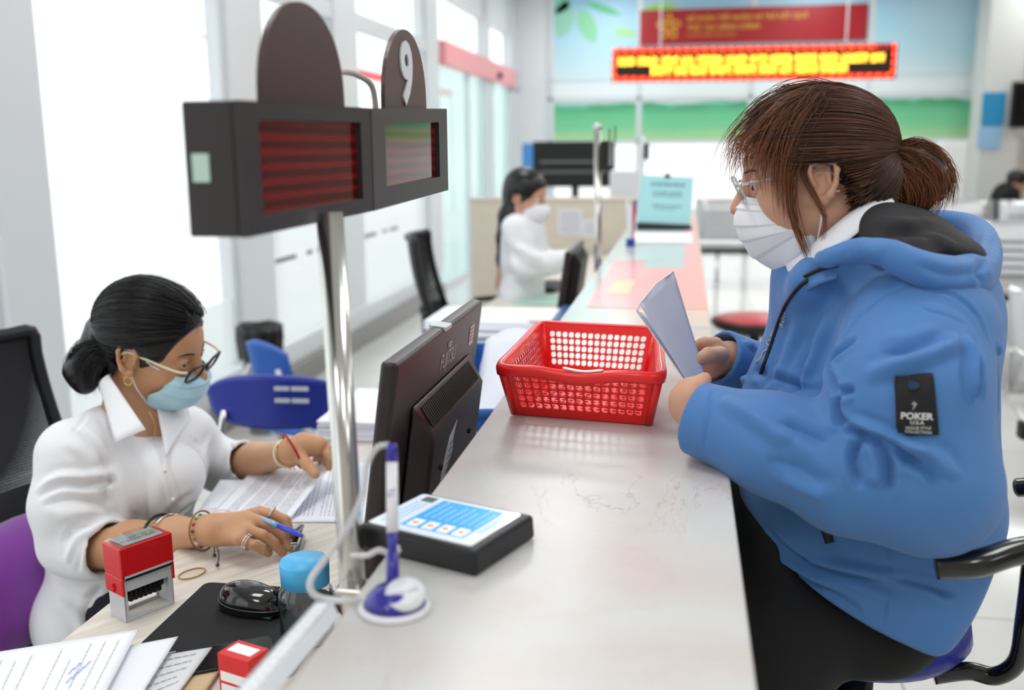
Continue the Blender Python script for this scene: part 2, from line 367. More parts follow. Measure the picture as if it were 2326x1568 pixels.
def leaf(cx, cz, l, w, a):
    g = G(); pts = []
    for k in range(17):
        t = k / 16; pts.append((t * l - l / 2, w / 2 * math.sin(math.pi * t) ** .8))
    for k in range(15, 0, -1):
        t = k / 16; pts.append((t * l - l / 2, -w / 2 * math.sin(math.pi * t) ** .8))
    T = frame((cx, BY - .022, cz), (math.cos(a), 0, math.sin(a)), (-math.sin(a), 0, math.cos(a)))
    g.prism(pts, T, .001); return g
for (px, py, l, w_, a, c) in ((1280, 45, .5, .3, 80, '9fdcc4'), (1335, 60, .5, .24, 115, '96dcae'), (1370, 20, .55, .1, -20, '6cc795'), (1420, 75, .35, .12, 170, 'b2e2a2'), (1275, 10, .4, .2, 30, '8ad8c0'), (1500, 18, .5, .12, 5, 'a6d873')):
    P = pY(px, py, BY); leaf(P.x, P.z, l, w_, rad(a)).obj('printed_leaf', mat('leaf_' + c, c, .5), mu)
for k in range(24):
    x = random.Random(k).uniform(-1.8, 3.55); z = 1.95 + random.Random(k + 50).uniform(-.02, .02)
    G().ball((x, BY - .021, z), (.14, .001, .035), 10).obj('printed_bush', mat('bush_green', '57ad7e', .6), mu)
# red banner
rb = thing('red_banner', 'dark red banner with a gold emblem and gold lettering on the far wall', 'banner', (.8, BY - .06, 2.78))
a, b, c, d = pY(1455, 24, BY - .06), pY(1970, 8, BY - .06), pY(1968, 90, BY - .06), pY(1453, 103, BY - .06)
T = frame(d, Vector(c) - Vector(d), (0, 0, 1))
W_, H_ = (c - d).length, (a - d).length
g = G(); g.box((0, 0, -.01), (W_, H_, .01), T=T); g.obj('panel', mat('banner_red', 'a3161f', .35), rb)
M_gold = mat('gold_print', 'e0ad3c', .4)
g = G(); ec = (.38, H_ / 2, .013)
for k in range(5):
    a_ = rad(90 + 72 * k); q = Vector((ec[0] + .1 * math.cos(a_), ec[1] + .1 * math.sin(a_), .013))
    P = [T @ (q + Vector((.055 * math.cos(t) * math.cos(a_) - .04 * math.sin(t) * math.sin(a_), .055 * math.cos(t) * math.sin(a_) + .04 * math.sin(t) * math.cos(a_), 0))) for t in [2 * math.pi * i / 14 for i in range(14)]]
    g.tube(P, .013, 6, closed=True)
g.obj('emblem', M_gold, rb)
text('lettering', 'BỘ PHẬN TIẾP NHẬN VÀ TRẢ KẾT QUẢ', .085, M_gold, rb, T @ Matrix.Translation((.62, H_ * .66, .014)), bold=.002)
text('lettering', 'THỦ TỤC HÀNH CHÍNH', .085, M_gold, rb, T @ Matrix.Translation((.62, H_ * .40, .014)), bold=.002)
text('lettering', 'ỦY BAN NHÂN DÂN QUẬN', .05, M_gold, rb, T @ Matrix.Translation((.62, H_ * .22, .014)))
# LED message board
ls = thing('led_display', 'long scrolling LED board with yellow letters inside a dotted red border', 'led sign', (.6, 11, 2.1))
a, b, c, d = pY(1390, 110, 11), pY(2034, 95, 11), pY(2034, 178, 11), pY(1390, 186, 11)
T = frame(d, Vector(c) - Vector(d), (0, 0, 1)); W_, H_ = (c - d).length, (a - d).length
g = G(); g.box((0, 0, -.07), (W_, H_, 0), T=T); g.obj('housing', mat('led_black', '1c0606', .4), ls)
M_ledy = mat('led_yellow', 'ffd84a', .5, emis=5, ecol='ffb428'); M_ledo = mat('led_orange', 'ff6a1c', .5, emis=3.2, ecol='ff4a12'); M_ledr = mat('led_red', 'e81c20', .5, emis=1.6, ecol='ff1218')
g = G(); s = .018
def dot(g, x, y, r=.0075, mi=0): g.box((x - r, y - r, 0), (x + r, y + r, .004), mi=mi, T=T)
n = int(W_ / .046)
for i in range(n):
    for r_ in range(2):
        x = .02 + i * .046 + .015 * r_
        mi = 1 if i % 2 else 0
        if i / n < .93: g.box((x, H_ - .018 - .024 * r_ - .01, 0), (x + .03, H_ - .018 - .024 * r_ + .01, .004), mi=mi, T=T)
        else: g.box((x, H_ - .018 - .024 * r_ - .007, 0), (x + .016, H_ - .018 - .024 * r_ + .007, .004), mi=1, T=T)
        g.box((x, .018 + .024 * r_ - .01, 0), (x + .03, .018 + .024 * r_ + .01, .004), mi=mi, T=T)
for i in range(7):
    for x in (.022, W_ - .03):
        g.box((x - .016, .06 + i * .042, 0), (x + .016, .06 + i * .042 + .026, .004), mi=i % 2, T=T)
g.obj('led_border', [M_ledo, M_ledr], ls)
rnd = random.Random(4); g = G()
def led_line(x0, x1, y0, hh):
    x = x0
    while x < x1 - .05:
        wl = rnd.choice((3, 4, 5, 5, 6))
        for _ in range(wl):
            if x > x1: break
            pat = [[rnd.random() < .62 for _ in range(3)] for _ in range(6)]
            for cx in range(3):
                for cy in range(6):
                    if pat[cy][cx] or cx == 0: dot(g, x + cx * .012, y0 + cy * hh / 6, .0058)
            x += .044
        x += .03
led_line(.07, W_ - .06, H_ * .5, .085)
led_line(.42, W_ * .825, H_ * .22, .085)
g.obj('led_text', M_ledy, ls)
g = G(); g.tube([T @ Vector((.5, H_, -.035)), (T @ Vector((.5, H_, -.035))) + Vector((0, 0, 1.1))], .008); g.tube([T @ Vector((W_ - .5, H_, -.035)), (T @ Vector((W_ - .5, H_, -.035))) + Vector((0, 0, 1.1))], .008); g.obj('hanger', M_frame, ls)
# right-hand column, far beige wall, posters
struct(G().box((3.52, 13.2, 0), (3.95, 13.75, CEIL)).obj('column', mat('column_paint', 'dcdcd8', .5)))
struct(G().box((3.7, 15.9, 0), (9, 16.0, CEIL)).obj('wall_back_far', M_beige))
p_ = thing('notice_board', 'narrow blue notice with pale lower sheet on the right column', 'poster', (3.6, 13.19, 1.2))
G().box((3.5, 13.17, 1.63), (3.76, 13.195, 2.02)).obj('blue_sheet', mat('poster_blue', '2a93c4', .4), p_)
G().box((3.48, 13.17, 1.35), (3.74, 13.195, 1.62)).obj('pale_sheet', mat('poster_pale', '9cc3e6', .4), p_)
P0 = pY(2302, 185, 13); P1 = pY(2400, 290, 13)
t = thing('wall_television', 'black television at the right edge on the far beige wall', 'television', (P0.x, 13, P1.z))
G().box((P0.x, 13, P1.z), (P0.x + .95, 13.06, P0.z)).obj('casing', M_black, t, bevel=.01)
G().box((P0.x + .03, 12.99, P1.z + .03), (P0.x + .92, 12.999, P0.z - .03)).obj('screen', mat('screen_black', '08080a', .15), t)
G().box((P0.x + .4, 13.06, P1.z + .2), (P0.x + .5, 15.9, P1.z + .3)).obj('bracket', M_black, t)
# tall white cabinet by the column
a = pY(2140, 320, 12.6); b = pY(2200, 320, 12.6)
t = thing('cabinet', 'tall narrow white cabinet beside the right column', 'cabinet', (a.x, 12.6, 0))
G().box((a.x, 12.6, 0), (b.x, 12.9, a.z)).obj('body', mat('cabinet_white', 'f2f3f0', .4), t, bevel=.01)
G().box((a.x + .02, 12.585, .1), (b.x - .02, 12.6, a.z - .05)).obj('door', mat('cabinet_white'), t) if False else G().box((a.x + .02, 12.585, .1), (b.x - .02, 12.6, a.z - .05)).obj('door', MATS['cabinet_white'], t, bevel=.003)

# ================================================================== service counter
CT = 1.025; CL, CR = -.277, .06
sc = thing('service_counter', 'long service counter with a pale pink marble top between clerk and customer', 'counter', (-.1, 3, 0))
G().box((CL, .15, CT - .03), (CR, 2.152, CT)).obj('marble_top', M_marble, sc, bevel=.003)
G().box((CL, 2.156, CT - .03), (CR, 6.4, CT - .004)).obj('far_top', M_marble, sc, bevel=.003)
G().box((CL + .003, 2.158, CT - .004), (CR - .003, 6.39, CT)).obj('glass_sheet', mat('glass_sheet', 'e2e6e2', .13, spec=.6, coat=.1), sc)
G().box((CL + .03, .2, 0), (CR - .05, 6.35, CT - .03)).obj('counter_body', mat('counter_white', 'dedcd6', .5), sc)
# red banner's pink reflection on the far glass, laid on as coloured slabs
Mpk = mat('pink_reflection', 'f9bcc0', .2, spec=.4)
def zq(p, z): return pZ(p[0], p[1], z)
g = G(); g.quad(*[zq(q, CT + .0012) for q in ((1322, 690), (1597, 735), (1577, 560), (1340, 690))]) if False else None
ps = G(); ps.box((-.235, 2.4, CT + .0002), (CR - .004, 3.22, CT + .0014)); ps.box((-.005, 3.22, CT + .0002), (CR - .004, 5.9, CT + .0014)); ps.box((-.235, 3.22, CT + .0002), (-.13, 3.42, CT + .0014))
tag(ps.obj('reflection_and_slip', Mpk), 'painted pink reflection of the red banner on the glass of the far counter', 'sheet')
tag(G().box((-.20, 2.62, CT + .0015), (-.14, 2.9, CT + .0021)).obj('reflection_and_slip', mat('cream_sheet', 'f3cfa9', .3)), 'small cream slip on the painted pink reflection of the far counter', 'sheet')
tag(G().box((-.24, 4.05, CT + .0016), (.03, 4.55, CT + .006)).obj('paper_form', M_paper), 'white forms spread on the counter before the turquoise sign', 'paper')

# ================================================================== clerk's desk
M_desk = mat('pale_wood', 'd8cfc0', .35, var=.12, vscale=9, col2='c6bbaa', stretch=(1, 14, 1))
def desk_wood():
    m = mat('desk_laminate', 'd7d0c5', .35); nt = m.node_tree; N = nt.nodes; L = nt.links; b = N['Principled BSDF']
    tc = N.new('ShaderNodeTexCoord'); mp = N.new('ShaderNodeMapping'); mp.inputs['Rotation'].default_value = (0, 0, rad(-52)); mp.inputs['Scale'].default_value = (90, 5, 1)
    mp2 = N.new('ShaderNodeMapping')
    nz = N.new('ShaderNodeTexNoise'); nz.inputs['Scale'].default_value = 1; nz.inputs['Detail'].default_value = 5
    cr = N.new('ShaderNodeValToRGB'); cr.color_ramp.elements[0].position = .3; cr.color_ramp.elements[0].color = lin('cdc3b6'); cr.color_ramp.elements[1].position = .62; cr.color_ramp.elements[1].color = lin('e2dbd1')
    vr = N.new('ShaderNodeVectorRotate'); vr.inputs['Axis'].default_value = (0, 0, 1); vr.inputs['Angle'].default_value = rad(35)
    mp.inputs['Rotation'].default_value = (0, 0, 0)
    L.new(tc.outputs['Object'], vr.inputs[0]); L.new(vr.outputs[0], mp.inputs[0]); L.new(mp.outputs[0], nz.inputs[0]); L.new(nz.outputs[0], cr.inputs[0]); L.new(cr.outputs[0], b.inputs['Base Color']); return m
M_dw = desk_wood()
DZ = .75; DL = -.83
def desk(y0, y1, lb):
    t = thing('office_desk', lb, 'desk', (DL, y0, 0), 'desks behind the service counter')
    G().box((DL, y0, DZ - .028), (-.262, y1, DZ)).obj('desk_top', M_dw, t, bevel=.003)
    for y in (y0 + .02, y1 - .05): G().box((DL + .04, y, 0), (-.27, y + .025, DZ - .028)).obj('side_panel', M_dw, t)
    G().box((-.3, y0 + .045, .25), (-.285, y1 - .05, DZ - .028)).obj('back_panel', M_dw, t)
    return t
desk(.3, 2.75, 'pale wood desk where the near clerk is sorting papers')
desk(3.55, 6.2, 'pale wood desk where the distant clerk in white sits')
# ================================================================== queue display
M_mar = mat('maroon_black', '2d272a', .42); M_mar2 = mat('maroon_plate', '432a2d', .4)
qd = thing('queue_display', 'brown twin-screen queue display on a steel pole, its far screen topped by a white 9', 'display', (-.294, .84, DZ))
TZ, BZ = 1.449, 1.344
g = G(); g.tube([(-.2955, .84, DZ), (-.325, .885, 1.352)], .0125, 24); g.obj('pole', M_steel, qd, smooth=True)
g = G(); g.lathe([(.022, 0), (.022, .004), (.018, .008), (.0165, .05), (.0135, .052)], 28, Matrix.Translation((-.302, .84, DZ))); g.obj('pole_foot', M_black, qd, smooth=True)
G().box((-.315, .825, 1.0), (-.281, .855, 1.006)).obj('clamp', M_steel, qd, bevel=.002)
# two boxes, the second turned a little
def disp(y0, y1, x0, x1, th, z0, z1, w0, w1, nm):
    A = [(x0 - th, y0, z0[0]), (x0, y0, z0[0]), (x1, y1, z0[1]), (x1 - th, y1, z0[1])]
    B = [(x0 - th, y0, z1[0]), (x0, y0, z1[0]), (x1, y1, z1[1]), (x1 - th, y1, z1[1])]
    b = G().hexa(A, B).obj('display_box', M_mar, qd, bevel=.002)
    def q(u, v, o=0.):
        x = x0 + (x1 - x0) * u; zz0 = z0[0] + (z0[1] - z0[0]) * u; zz1 = z1[0] + (z1[1] - z1[0]) * u
        return Vector((x + o, y0 + (y1 - y0) * u, zz0 + (zz1 - zz0) * v))
    (u0, v0), (u1, v1) = w0, w1
    g = G()
    # raised bezel round the window
    for a, c in (((0, 0), (1, v0)), ((0, v1), (1, 1)), ((0, v0), (u0, v1)), ((u1, v0), (1, v1))):
        P = [q(a[0], a[1], .0005), q(c[0], a[1], .0005), q(c[0], c[1], .0005), q(a[0], c[1], .0005)]; g.hexa(P, [p + Vector((.007, 0, 0)) for p in P])
    g.obj('bezel', M_mar, b)
    P = [q(u0, v0, .0008), q(u1, v0, .0008), q(u1, v1, .0008), q(u0, v1, .0008)]
    G().hexa(P, [p + Vector((.001, 0, 0)) for p in P]).obj('screen', scr_mat(), b)
    return q, b
def scr_mat():
    if 'red_screen' in MATS: return MATS['red_screen']
    m = mat('red_screen', '5c0508', .08, spec=.5, coat=.12); nt = m.node_tree; N = nt.nodes; L = nt.links; b = N['Principled BSDF']
    tc = N.new('ShaderNodeTexCoord'); wv = N.new('ShaderNodeTexWave'); wv.bands_direction = 'Z'; wv.inputs['Scale'].default_value = 26; wv.inputs['Distortion'].default_value = .3
    cr = N.new('ShaderNodeValToRGB'); cr.color_ramp.elements[0].color = lin('3a0305'); cr.color_ramp.elements[1].color = lin('7a090b')
    L.new(tc.outputs['Object'], wv.inputs[0]); L.new(wv.outputs[0], cr.inputs[0]); L.new(cr.outputs[0], b.inputs['Base Color']); return m
q1, b1 = disp(.735, 1.005, -.345, -.3285, .042, (1.342, 1.346), (1.447, 1.4505), (.10, .14), (.90, .86), 'a')
q2, b2 = disp(1.008, 1.375, -.3285, -.3365, .042, (1.346, 1.352), (1.4505, 1.463), (.14, .19), (.86, .84), 'b')
G().box((-.38, .7335, 1.385), (-.366, .735, 1.407)).obj('sticker', mat('pale_green', 'bcd8cc', .5), b1)
def crown(q, u0, u1, h, nm):
    pts = []; a, b = q(u0, 1, 0), q(u1, 1, 0); n = 28; t = (b - a); V = []
    for k in range(n + 1):
        th = math.pi * k / n; s = .5 - .5 * math.cos(th); V.append(a + t * s + Vector((-.004, 0, .0)) + Vector((0, 0, h * math.sin(th) ** .82)))
    V2 = [v + Vector((-.005, 0, 0)) for v in V]; m = len(V)
    return G().add(V + V2, [tuple(range(m)), tuple(range(2 * m - 1, m - 1, -1))] + [(i + m, i + m + 1, i + 1, i) for i in range(m - 1)] + [(m - 1 + m, m, 0, m - 1)]).obj('number_plate', M_mar2, qd)
h1 = pY(690, 2, .87).z - 1.4485
pl1 = crown(q1, .22, .86, h1, 'a'); pl2 = crown(q2, .26, .80, .092, 'b')
a = q2(.53, 1, -.0025)
text('numeral', '9', .098, mat('numeral_white', 'dfe5e6', .5), pl2, frame(a + Vector((0, -.006, .008)), (0, 1, 0), (0, 0, 1)), extrude=.001, align='CENTER', sx=1.1, bold=.003)
P = smooth_path([q1(.78, 1, -.02) + Vector((0, 0, .02)), q1(.95, 1, -.02) + Vector((0, 0, .035)), q2(.1, 1, -.02) + Vector((0, 0, .036)), q2(.22, 1, -.015) + Vector((0, 0, .025)), q2(.26, 1, -.015) + Vector((0, 0, -.002))])
G().tube(P, .0035, 8).obj('cable', mat('cable_grey', 'b9b4b4', .5), qd, smooth=True)

# ================================================================== monitors
def monitor(name, x_top, z_top, tilt, y0, y1, lb, logo=True, H_=.335, nk=.065):
    t = thing(name, lb, 'monitor', (x_top - .06, (y0 + y1) / 2, DZ))
    W_ = y1 - y0
    # local frame: x = along +Y, y = up in the panel plane, z = out of the back (+X)
    up = Vector((math.sin(tilt), 0, math.cos(tilt))); o = Vector((x_top, y0, z_top)) - up * H_
    T = frame(o, (0, 1, 0), up)
    g = G(); g.box((0, 0, -.022), (W_, H_, 0), T=T); g.obj('casing', M_mon, t, bevel=.006, seg=3)
    g = G(); g.box((.02, .02, -.0235), (W_ - .02, H_ - .02, -.0222), T=T); g.obj('screen', mat('screen_black', '08080a', .15), t)
    # raised back housing, the vent slope on top
    b0 = [(.085, -.0, .0005), (W_ - .07, -.0, .0005), (W_ - .07, .262, .0005), (.085, .262, .0005)]
    b1_ = [(.10, 0, .032), (W_ - .085, 0, .032), (W_ - .085, .222, .032), (.10, .222, .032)]
    hs = G().hexa([T @ Vector(v) for v in b0], [T @ Vector(v) for v in b1_]).obj('back_housing', M_mon, t, bevel=.006, seg=3)
    g = G(); n = 34; s0 = T @ Vector((.11, .225, .0005)); 
    for k in range(n):
        x = .112 + (W_ - .22) * k / (n - 1)
        A = Vector((x, .254, .0062 + .001)); B = Vector((x, .230, .0262 + .001)); w = Vector((.0024, 0, 0)); nn = Vector((0, .63, .77)) * .0012
        g.hexa([T @ (A - w), T @ (A + w), T @ (B + w), T @ (B - w)], [T @ (A - w + nn), T @ (A + w + nn), T @ (B + w + nn), T @ (B - w + nn)])
    g.obj('vent_slot', M_blackm, hs)
    for x, y in ((.16, .16), (.34, .16), (.16, .06), (.34, .06)):
        G().tube([T @ Vector((x, y, .0322)), T @ Vector((x, y, .035))], .004, 10).obj('screw', M_blackm, hs)
    g = G(); g.box((W_ / 2 - .03, -nk, .004), (W_ / 2 + .03, .1, .045), T=T); g.obj('stand_neck', M_black, t, bevel=.004)
    g = G(); g.lathe([(.11, 0), (.11, .008), (.03, .02), (0, .02)], 32, Matrix.Translation((x_top - .07, (y0 + y1) / 2, DZ))); g.obj('stand_foot', M_black, t, smooth=True)
    if logo:
        text('logo', 'FUJITSU', .033, mat('logo_grey', 'cdbfc0', .5), t, T @ Matrix.Translation((W_ * .55, H_ * .80 + .006, .0006)), align='CENTER', sx=.8)
        g = G()
        for s in (-1, 1):
            P = [T @ Vector((W_ * .55 + s * .005 + .005 * math.cos(a_), H_ * .80 + .037 + .004 * math.sin(a_), .001)) for a_ in [2 * math.pi * i / 14 for i in range(14)]]
            g.tube(P, .0006, 6, closed=True)
        g.obj('logo_loop', MATS['logo_grey'], t)
        g = G(); g.box((W_ - .085, H_ - .062, .0003), (W_ - .055, H_ - .03, .001), T=T); st = g.obj('sticker', mat('label_pinkish', 'd9c6c6', .6), t)
        g = G(); [g.box((W_ - .082, H_ - .036 - k * .006, .0011), (W_ - .082 + .022 - (k % 3) * .004, H_ - .0345 - k * .006, .0013), T=T) for k in range(4)]; g.obj('printed_line', M_ink, st)
        # torn paper labels on the housing
        M_lab = mat('label_paper', 'c9c9cb', .6)
        def lbl(pts, z=.0324):
            g = G(); g.prism(pts, T @ Matrix.Translation((-.01, .035, z)), .0006); return g.obj('paper_label', M_lab, hs)
        l1 = lbl([(.175, .07), (.18, .115), (.205, .158), (.245, .172), (.232, .15), (.238, .13), (.215, .112), (.195, .085)])
        g = G(); [g.box((.19 + k * .004, .1 + k * .009, .0331), (.215 + k * .004, .1012 + k * .009, .0333), T=T @ Matrix.Translation((-.01, .035, 0))) for k in range(6)]; g.obj('printed_line', M_ink, l1)
        l2 = lbl([(.165, .03), (.168, .062), (.195, .082), (.195, .066), (.178, .046)])
        text('printed_mark', 'FC', .012, mat('stamp_red', 'c8504c', .6), l2, T @ Matrix.Translation((.164, .091, .0332)))
        l3 = lbl([(.205, .062), (.205, .085), (.24, .097), (.24, .075)])
        g = G(); [g.box((.21 + k * .0042, .067 + k * .0012, .0331), (.212 + k * .0042, .082 + k * .0012, .0333), T=T @ Matrix.Translation((-.01, .035, 0))) for k in range(6)]; g.obj('barcode', M_ink, l3)
        g = G(); g.box((W_ * .5 - .015, H_ - .004, -.024), (W_ * .5 + .02, H_ + .0015, .0012), T=T); g.obj('tape', mat('tape_grey', 'c9cdd2', .5), t)
    return t
M_mon = mat('monitor_plastic', '291c20', .36)
monitor('computer_monitor', -.327, 1.162, rad(8), 1.098, 1.60, 'black computer monitor seen from behind, letters on its back, beside the red basket')
monitor('computer_monitor', -.385, 1.055, rad(8), 3.40, 3.86, 'black monitor seen edge-on behind the counter in front of the distant clerk', logo=False, H_=.27, nk=.02)

# ================================================================== red basket
def hole_wall(g, A, B, C, D, nx, nz, mx, mz0, mz1, hole=.40, leaf=True, mi=0):
    """panel A-B (bottom), C-D (top: D above A) pierced by nx*nz rounded holes"""
    def q(u, v): return (A * (1 - u) + B * u) * (1 - v) + (D * (1 - u) + C * u) * v
    us = [mx + (1 - 2 * mx) * i / nx for i in range(nx + 1)]; vs = [mz0 + (1 - mz0 - mz1) * j / nz for j in range(nz + 1)]
    g.quad(q(0, 0), q(1, 0), q(1, vs[0]), q(0, vs[0])); g.quad(q(0, vs[-1]), q(1, vs[-1]), q(1, 1), q(0, 1))
    g.quad(q(0, vs[0]), q(us[0], vs[0]), q(us[0], vs[-1]), q(0, vs[-1])); g.quad(q(us[-1], vs[0]), q(1, vs[0]), q(1, vs[-1]), q(us[-1], vs[-1]))
    n = 16
    for i in range(nx):
        for j in range(nz):
            cu, cv = (us[i] + us[i + 1]) / 2, (vs[j] + vs[j + 1]) / 2; du, dv = (us[i + 1] - us[i]), (vs[j + 1] - vs[j]); out = []; inn = []
            for k in range(n):
                a = 2 * math.pi * k / n + math.pi / 16 * 0; c, s = math.cos(a), math.sin(a); m = max(abs(c), abs(s)); ox, oy = c / m * .5, s / m * .5
                pw = 4.5
                if leaf and (c * s > 0): pw = 2.6
                r = (abs(c) ** pw + abs(s) ** pw) ** (-1 / pw) * hole
                out.append(q(cu + ox * du, cv + oy * dv)); inn.append(q(cu + c * r * du, cv + s * r * dv))
            g.add(out + inn, [(k, (k + 1) % n, n + (k + 1) % n, n + k) for k in range(n)])
def basket(name, rim, bot, zr, zb, m, lb, nx, ny, nz, rimw=.009):
    R = [Vector((x, y, zr)) for x, y in rim]; B = [Vector((x, y, zb)) for x, y in bot]  # fl, fr, br, bl
    c = sum(B, Vector()) / 4
    t = thing(name, lb, 'basket', c)
    for (i, j, n) in ((0, 1, nx), (1, 2, ny), (2, 3, nx), (3, 0, ny)):
        g = G(); hole_wall(g, B[i], B[j], R[j], R[i], n, nz, .06, .16, .14); g.obj('side_wall', m, t, solid=.0022, offset=0)
    g = G(); hole_wall(g, B[0], B[1], B[2], B[3], nx, ny, .05, .05, .05, .3); g.obj('base', m, t, solid=.0024, offset=1)
    # corner posts, rolled rim
    for k in range(4): G().tube([B[k] + Vector((0, 0, .002)), R[k]], [.006, .007], 10).obj('corner_post', m, t, smooth=True)
    P = []
    for k in range(4):
        a, b = R[k], R[(k + 1) % 4]; d = (b - a)
        for s in (.05, .25, .5, .75, .95): P.append(a + d * s + Vector((0, 0, (-.006 if (k == 0 and s == .5) else 0))))
    P = smooth_path(P, 4, closed=True); cc = sum(P, Vector()) / len(P)
    V = []; sec = [(-.001, 0), (.0, .003), (rimw * .5, .0045), (rimw, .003), (rimw + .002, -.002), (rimw + .001, -.012), (rimw - .001, -.012), (rimw - .001, -.001), (0.001, -.001)]
    for k, p in enumerate(P):
        tn = (P[(k + 1) % len(P)] - P[k - 1]).normalized(); o = tn.cross(Vector((0, 0, 1))); 
        for a, z in sec: V.append(p + o * a + Vector((0, 0, z)))
    n = len(sec); g = G(); g.add(V, [(i * n + k, ((i + 1) % len(P)) * n + k, ((i + 1) % len(P)) * n + (k + 1) % n, i * n + (k + 1) % n) for i in range(len(P)) for k in range(n)])
    g.obj('rim', m, t, smooth=True)
    return t, R, B
M_rb = mat('basket_red', 'ee2020', .34, coat=.25, sss=0)
bt, R, B = basket('plastic_basket', [(-.250, 1.345), (-.030, 1.322), (-.045, 1.665), (-.243, 1.700)], [(-.240, 1.392), (-.043, 1.362), (-.058, 1.640), (-.232, 1.672)], 1.108, CT + .002, M_rb,
                  'red plastic basket with pierced sides standing on the marble counter', 15, 18, 5)
P0 = R[0] + (R[1] - R[0]) * .40; P1 = R[0] + (R[1] - R[0]) * .66; o = Vector((0, -.004, .0040))
g = G(); g.tube(smooth_path([P0 + Vector((0, -.005, .004)), P0 * .5 + P1 * .5 + Vector((0, -.005, .0002)), P1 + Vector((0, -.005, .0035))]), [.0005] + [.0035] * 15 + [.0005], 8, flat=.5); g.obj('white_label', mat('label_white', 'f2f2f2', .4), bt)
M_bb = mat('basket_blue', '1f5fae', .4)
bt2, R2, B2 = basket('plastic_basket', [(-.50, 1.72), (-.29, 1.70), (-.29, 2.28), (-.50, 2.30)], [(-.48, 1.74), (-.31, 1.72), (-.31, 2.25), (-.48, 2.27)], .945, DZ + .012, M_bb, 'blue plastic basket of papers on the desk behind the monitor', 7, 20, 1)
def paper_stack(name, x0, x1, y0, y1, z0, n, lb, rz=0, cat='paper', m=None, group=None, jit=.006, th=.0022, part='sheet', seed=1):
    t = thing(name, lb, cat, ((x0 + x1) / 2, (y0 + y1) / 2, z0), group); r = random.Random(seed); z = z0
    for k in range(n):
        a = rz + r.uniform(-.03, .03); T = Matrix.Translation(((x0 + x1) / 2 + r.uniform(-jit, jit), (y0 + y1) / 2 + r.uniform(-jit, jit), z)) @ Matrix.Rotation(a, 4, 'Z')
        G().box((-(x1 - x0) / 2, -(y1 - y0) / 2, 0), ((x1 - x0) / 2, (y1 - y0) / 2, th * .8), T=T).obj(part, m or (M_paper if k % 2 else M_paper2), t); z += th
    return t, z
g = G()
for k, (x, y, z, a, e) in enumerate(((-.48, 2.10, .90, -.12, .10), (-.48, 2.06, .93, .10, -.08))):
    pass
pb = thing('document_pile', 'curled white documents heaped in the blue basket', 'paper', (-.39, 2.0, .775))
for k in range(5):
    def f(u, v, k=k): return Vector((-.465 + .14 * u + .004 * k, 1.98 + .24 * v, .775 + .022 * k + .11 * (v ** 2) * (.6 + .1 * k) + .03 * math.sin(u * 3) * v))
    g = G(); g.grid(f, 8, 8); g.obj('sheet', M_paper if k % 2 else M_paper2, pb, smooth=True, solid=.003)

# ================================================================== tablet
zt = 1.050
A, B_, C_, D_ = pZ(930, 1112, zt), pZ(1187, 1163, zt), pZ(1113, 1262, zt), pZ(842, 1198, zt)
_ex = (C_ - D_).normalized(); _ey = Vector((-_ex.y, _ex.x, 0)); _dp = ((B_ - C_) + (A - D_)).dot(_ey) / 2
_sl = ((B_ - C_) + (A - D_)).dot(_ex) / 4; D_ = D_ + _ex * _sl; C_ = C_ + _ex * _sl; A = D_ + _ey * _dp; B_ = C_ + _ey * _dp
tb = thing('rating_tablet', 'black-cased tablet with a blue screen lying on the marble counter', 'tablet', (A + B_ + C_ + D_) / 4 * 1 - Vector((0, 0, .025)))
low = [Vector((p.x, p.y, CT + .0005)) for p in (D_, C_, B_, A)]
c_ = sum(low, Vector()) / 4; low = [c_ + (p - c_) * 1.02 for p in low]
G().hexa(low, [D_, C_, B_, A]).obj('case', mat('tablet_black', '201f22', .42), tb, bevel=.004, seg=3)
def TQ(u, v, z=.0005):
    p = (D_ * (1 - u) + C_ * u) * (1 - v) + (A * (1 - u) + B_ * u) * v; return Vector((p.x, p.y, zt + z))
g = G(); ins = .07; P = [TQ(*q_) for q_ in ((ins * .6, ins), (1 - ins, ins), (1 - ins, 1 - ins), (ins * .6, 1 - ins))]
ex, ey = (P[1] - P[0]), (P[3] - P[0]); Ts = frame((P[0] + P[2]) / 2, ex, ey); sw, sh = ex.length, ey.length
G().prism(rrect(sw, sh, .004), Ts @ Matrix.Translation((0, 0, -.0002)), .0008).obj('screen', mat('screen_glow', 'e6eff8', .15, emis=.25, ecol='e6eff8', coat=.5), tb)
M_sb = mat('screen_blue', '35a3ee', .2, emis=.35, ecol='35a3ee'); M_sw = mat('screen_white', 'f4f8ff', .3, emis=.3); M_so = mat('screen_orange', 'e8a23a', .3, emis=.3); M_sr = mat('screen_pink', 'e0a0a8', .3, emis=.2)
def TR(x0, y0, x1, y1, z): return G().box((x0 * sw - sw / 2, y0 * sh - sh / 2, z), (x1 * sw - sw / 2, y1 * sh - sh / 2, z + .0002), T=Ts)
TR(.26, .12, .86, .93, .0007).obj('blue_panel', M_sb, tb)
g = G()
for k in range(4):
    x = .30 + .145 * k; g.box((x * sw - sw / 2, .14 * sh - sh / 2, .001), ((x + .105) * sw - sw / 2, .33 * sh - sh / 2, .0012), T=Ts)
g.obj('button', M_sw, tb)
g = G()
for k in range(4):
    x = .30 + .145 * k + .052; g.lathe([(0, 0), (.0036, 0), (.0036, .0002), (0, .0002)], 14, Ts @ Matrix.Translation((x * sw - sw / 2, .23 * sh - sh / 2, .0013)))
g.obj('face_icon', M_so, tb)
g = G(); r = random.Random(3)
for k in range(8):
    x = .33 + .07 * k
    for y0_ in (.42,):
        y = y0_
        while y < .86 - .06 * (k % 3):
            l = r.uniform(.03, .07); g.box((x * sw - sw / 2, y * sh - sh / 2, .001), ((x + .012) * sw - sw / 2, (y + l) * sh - sh / 2, .0012), T=Ts); y += l + .015
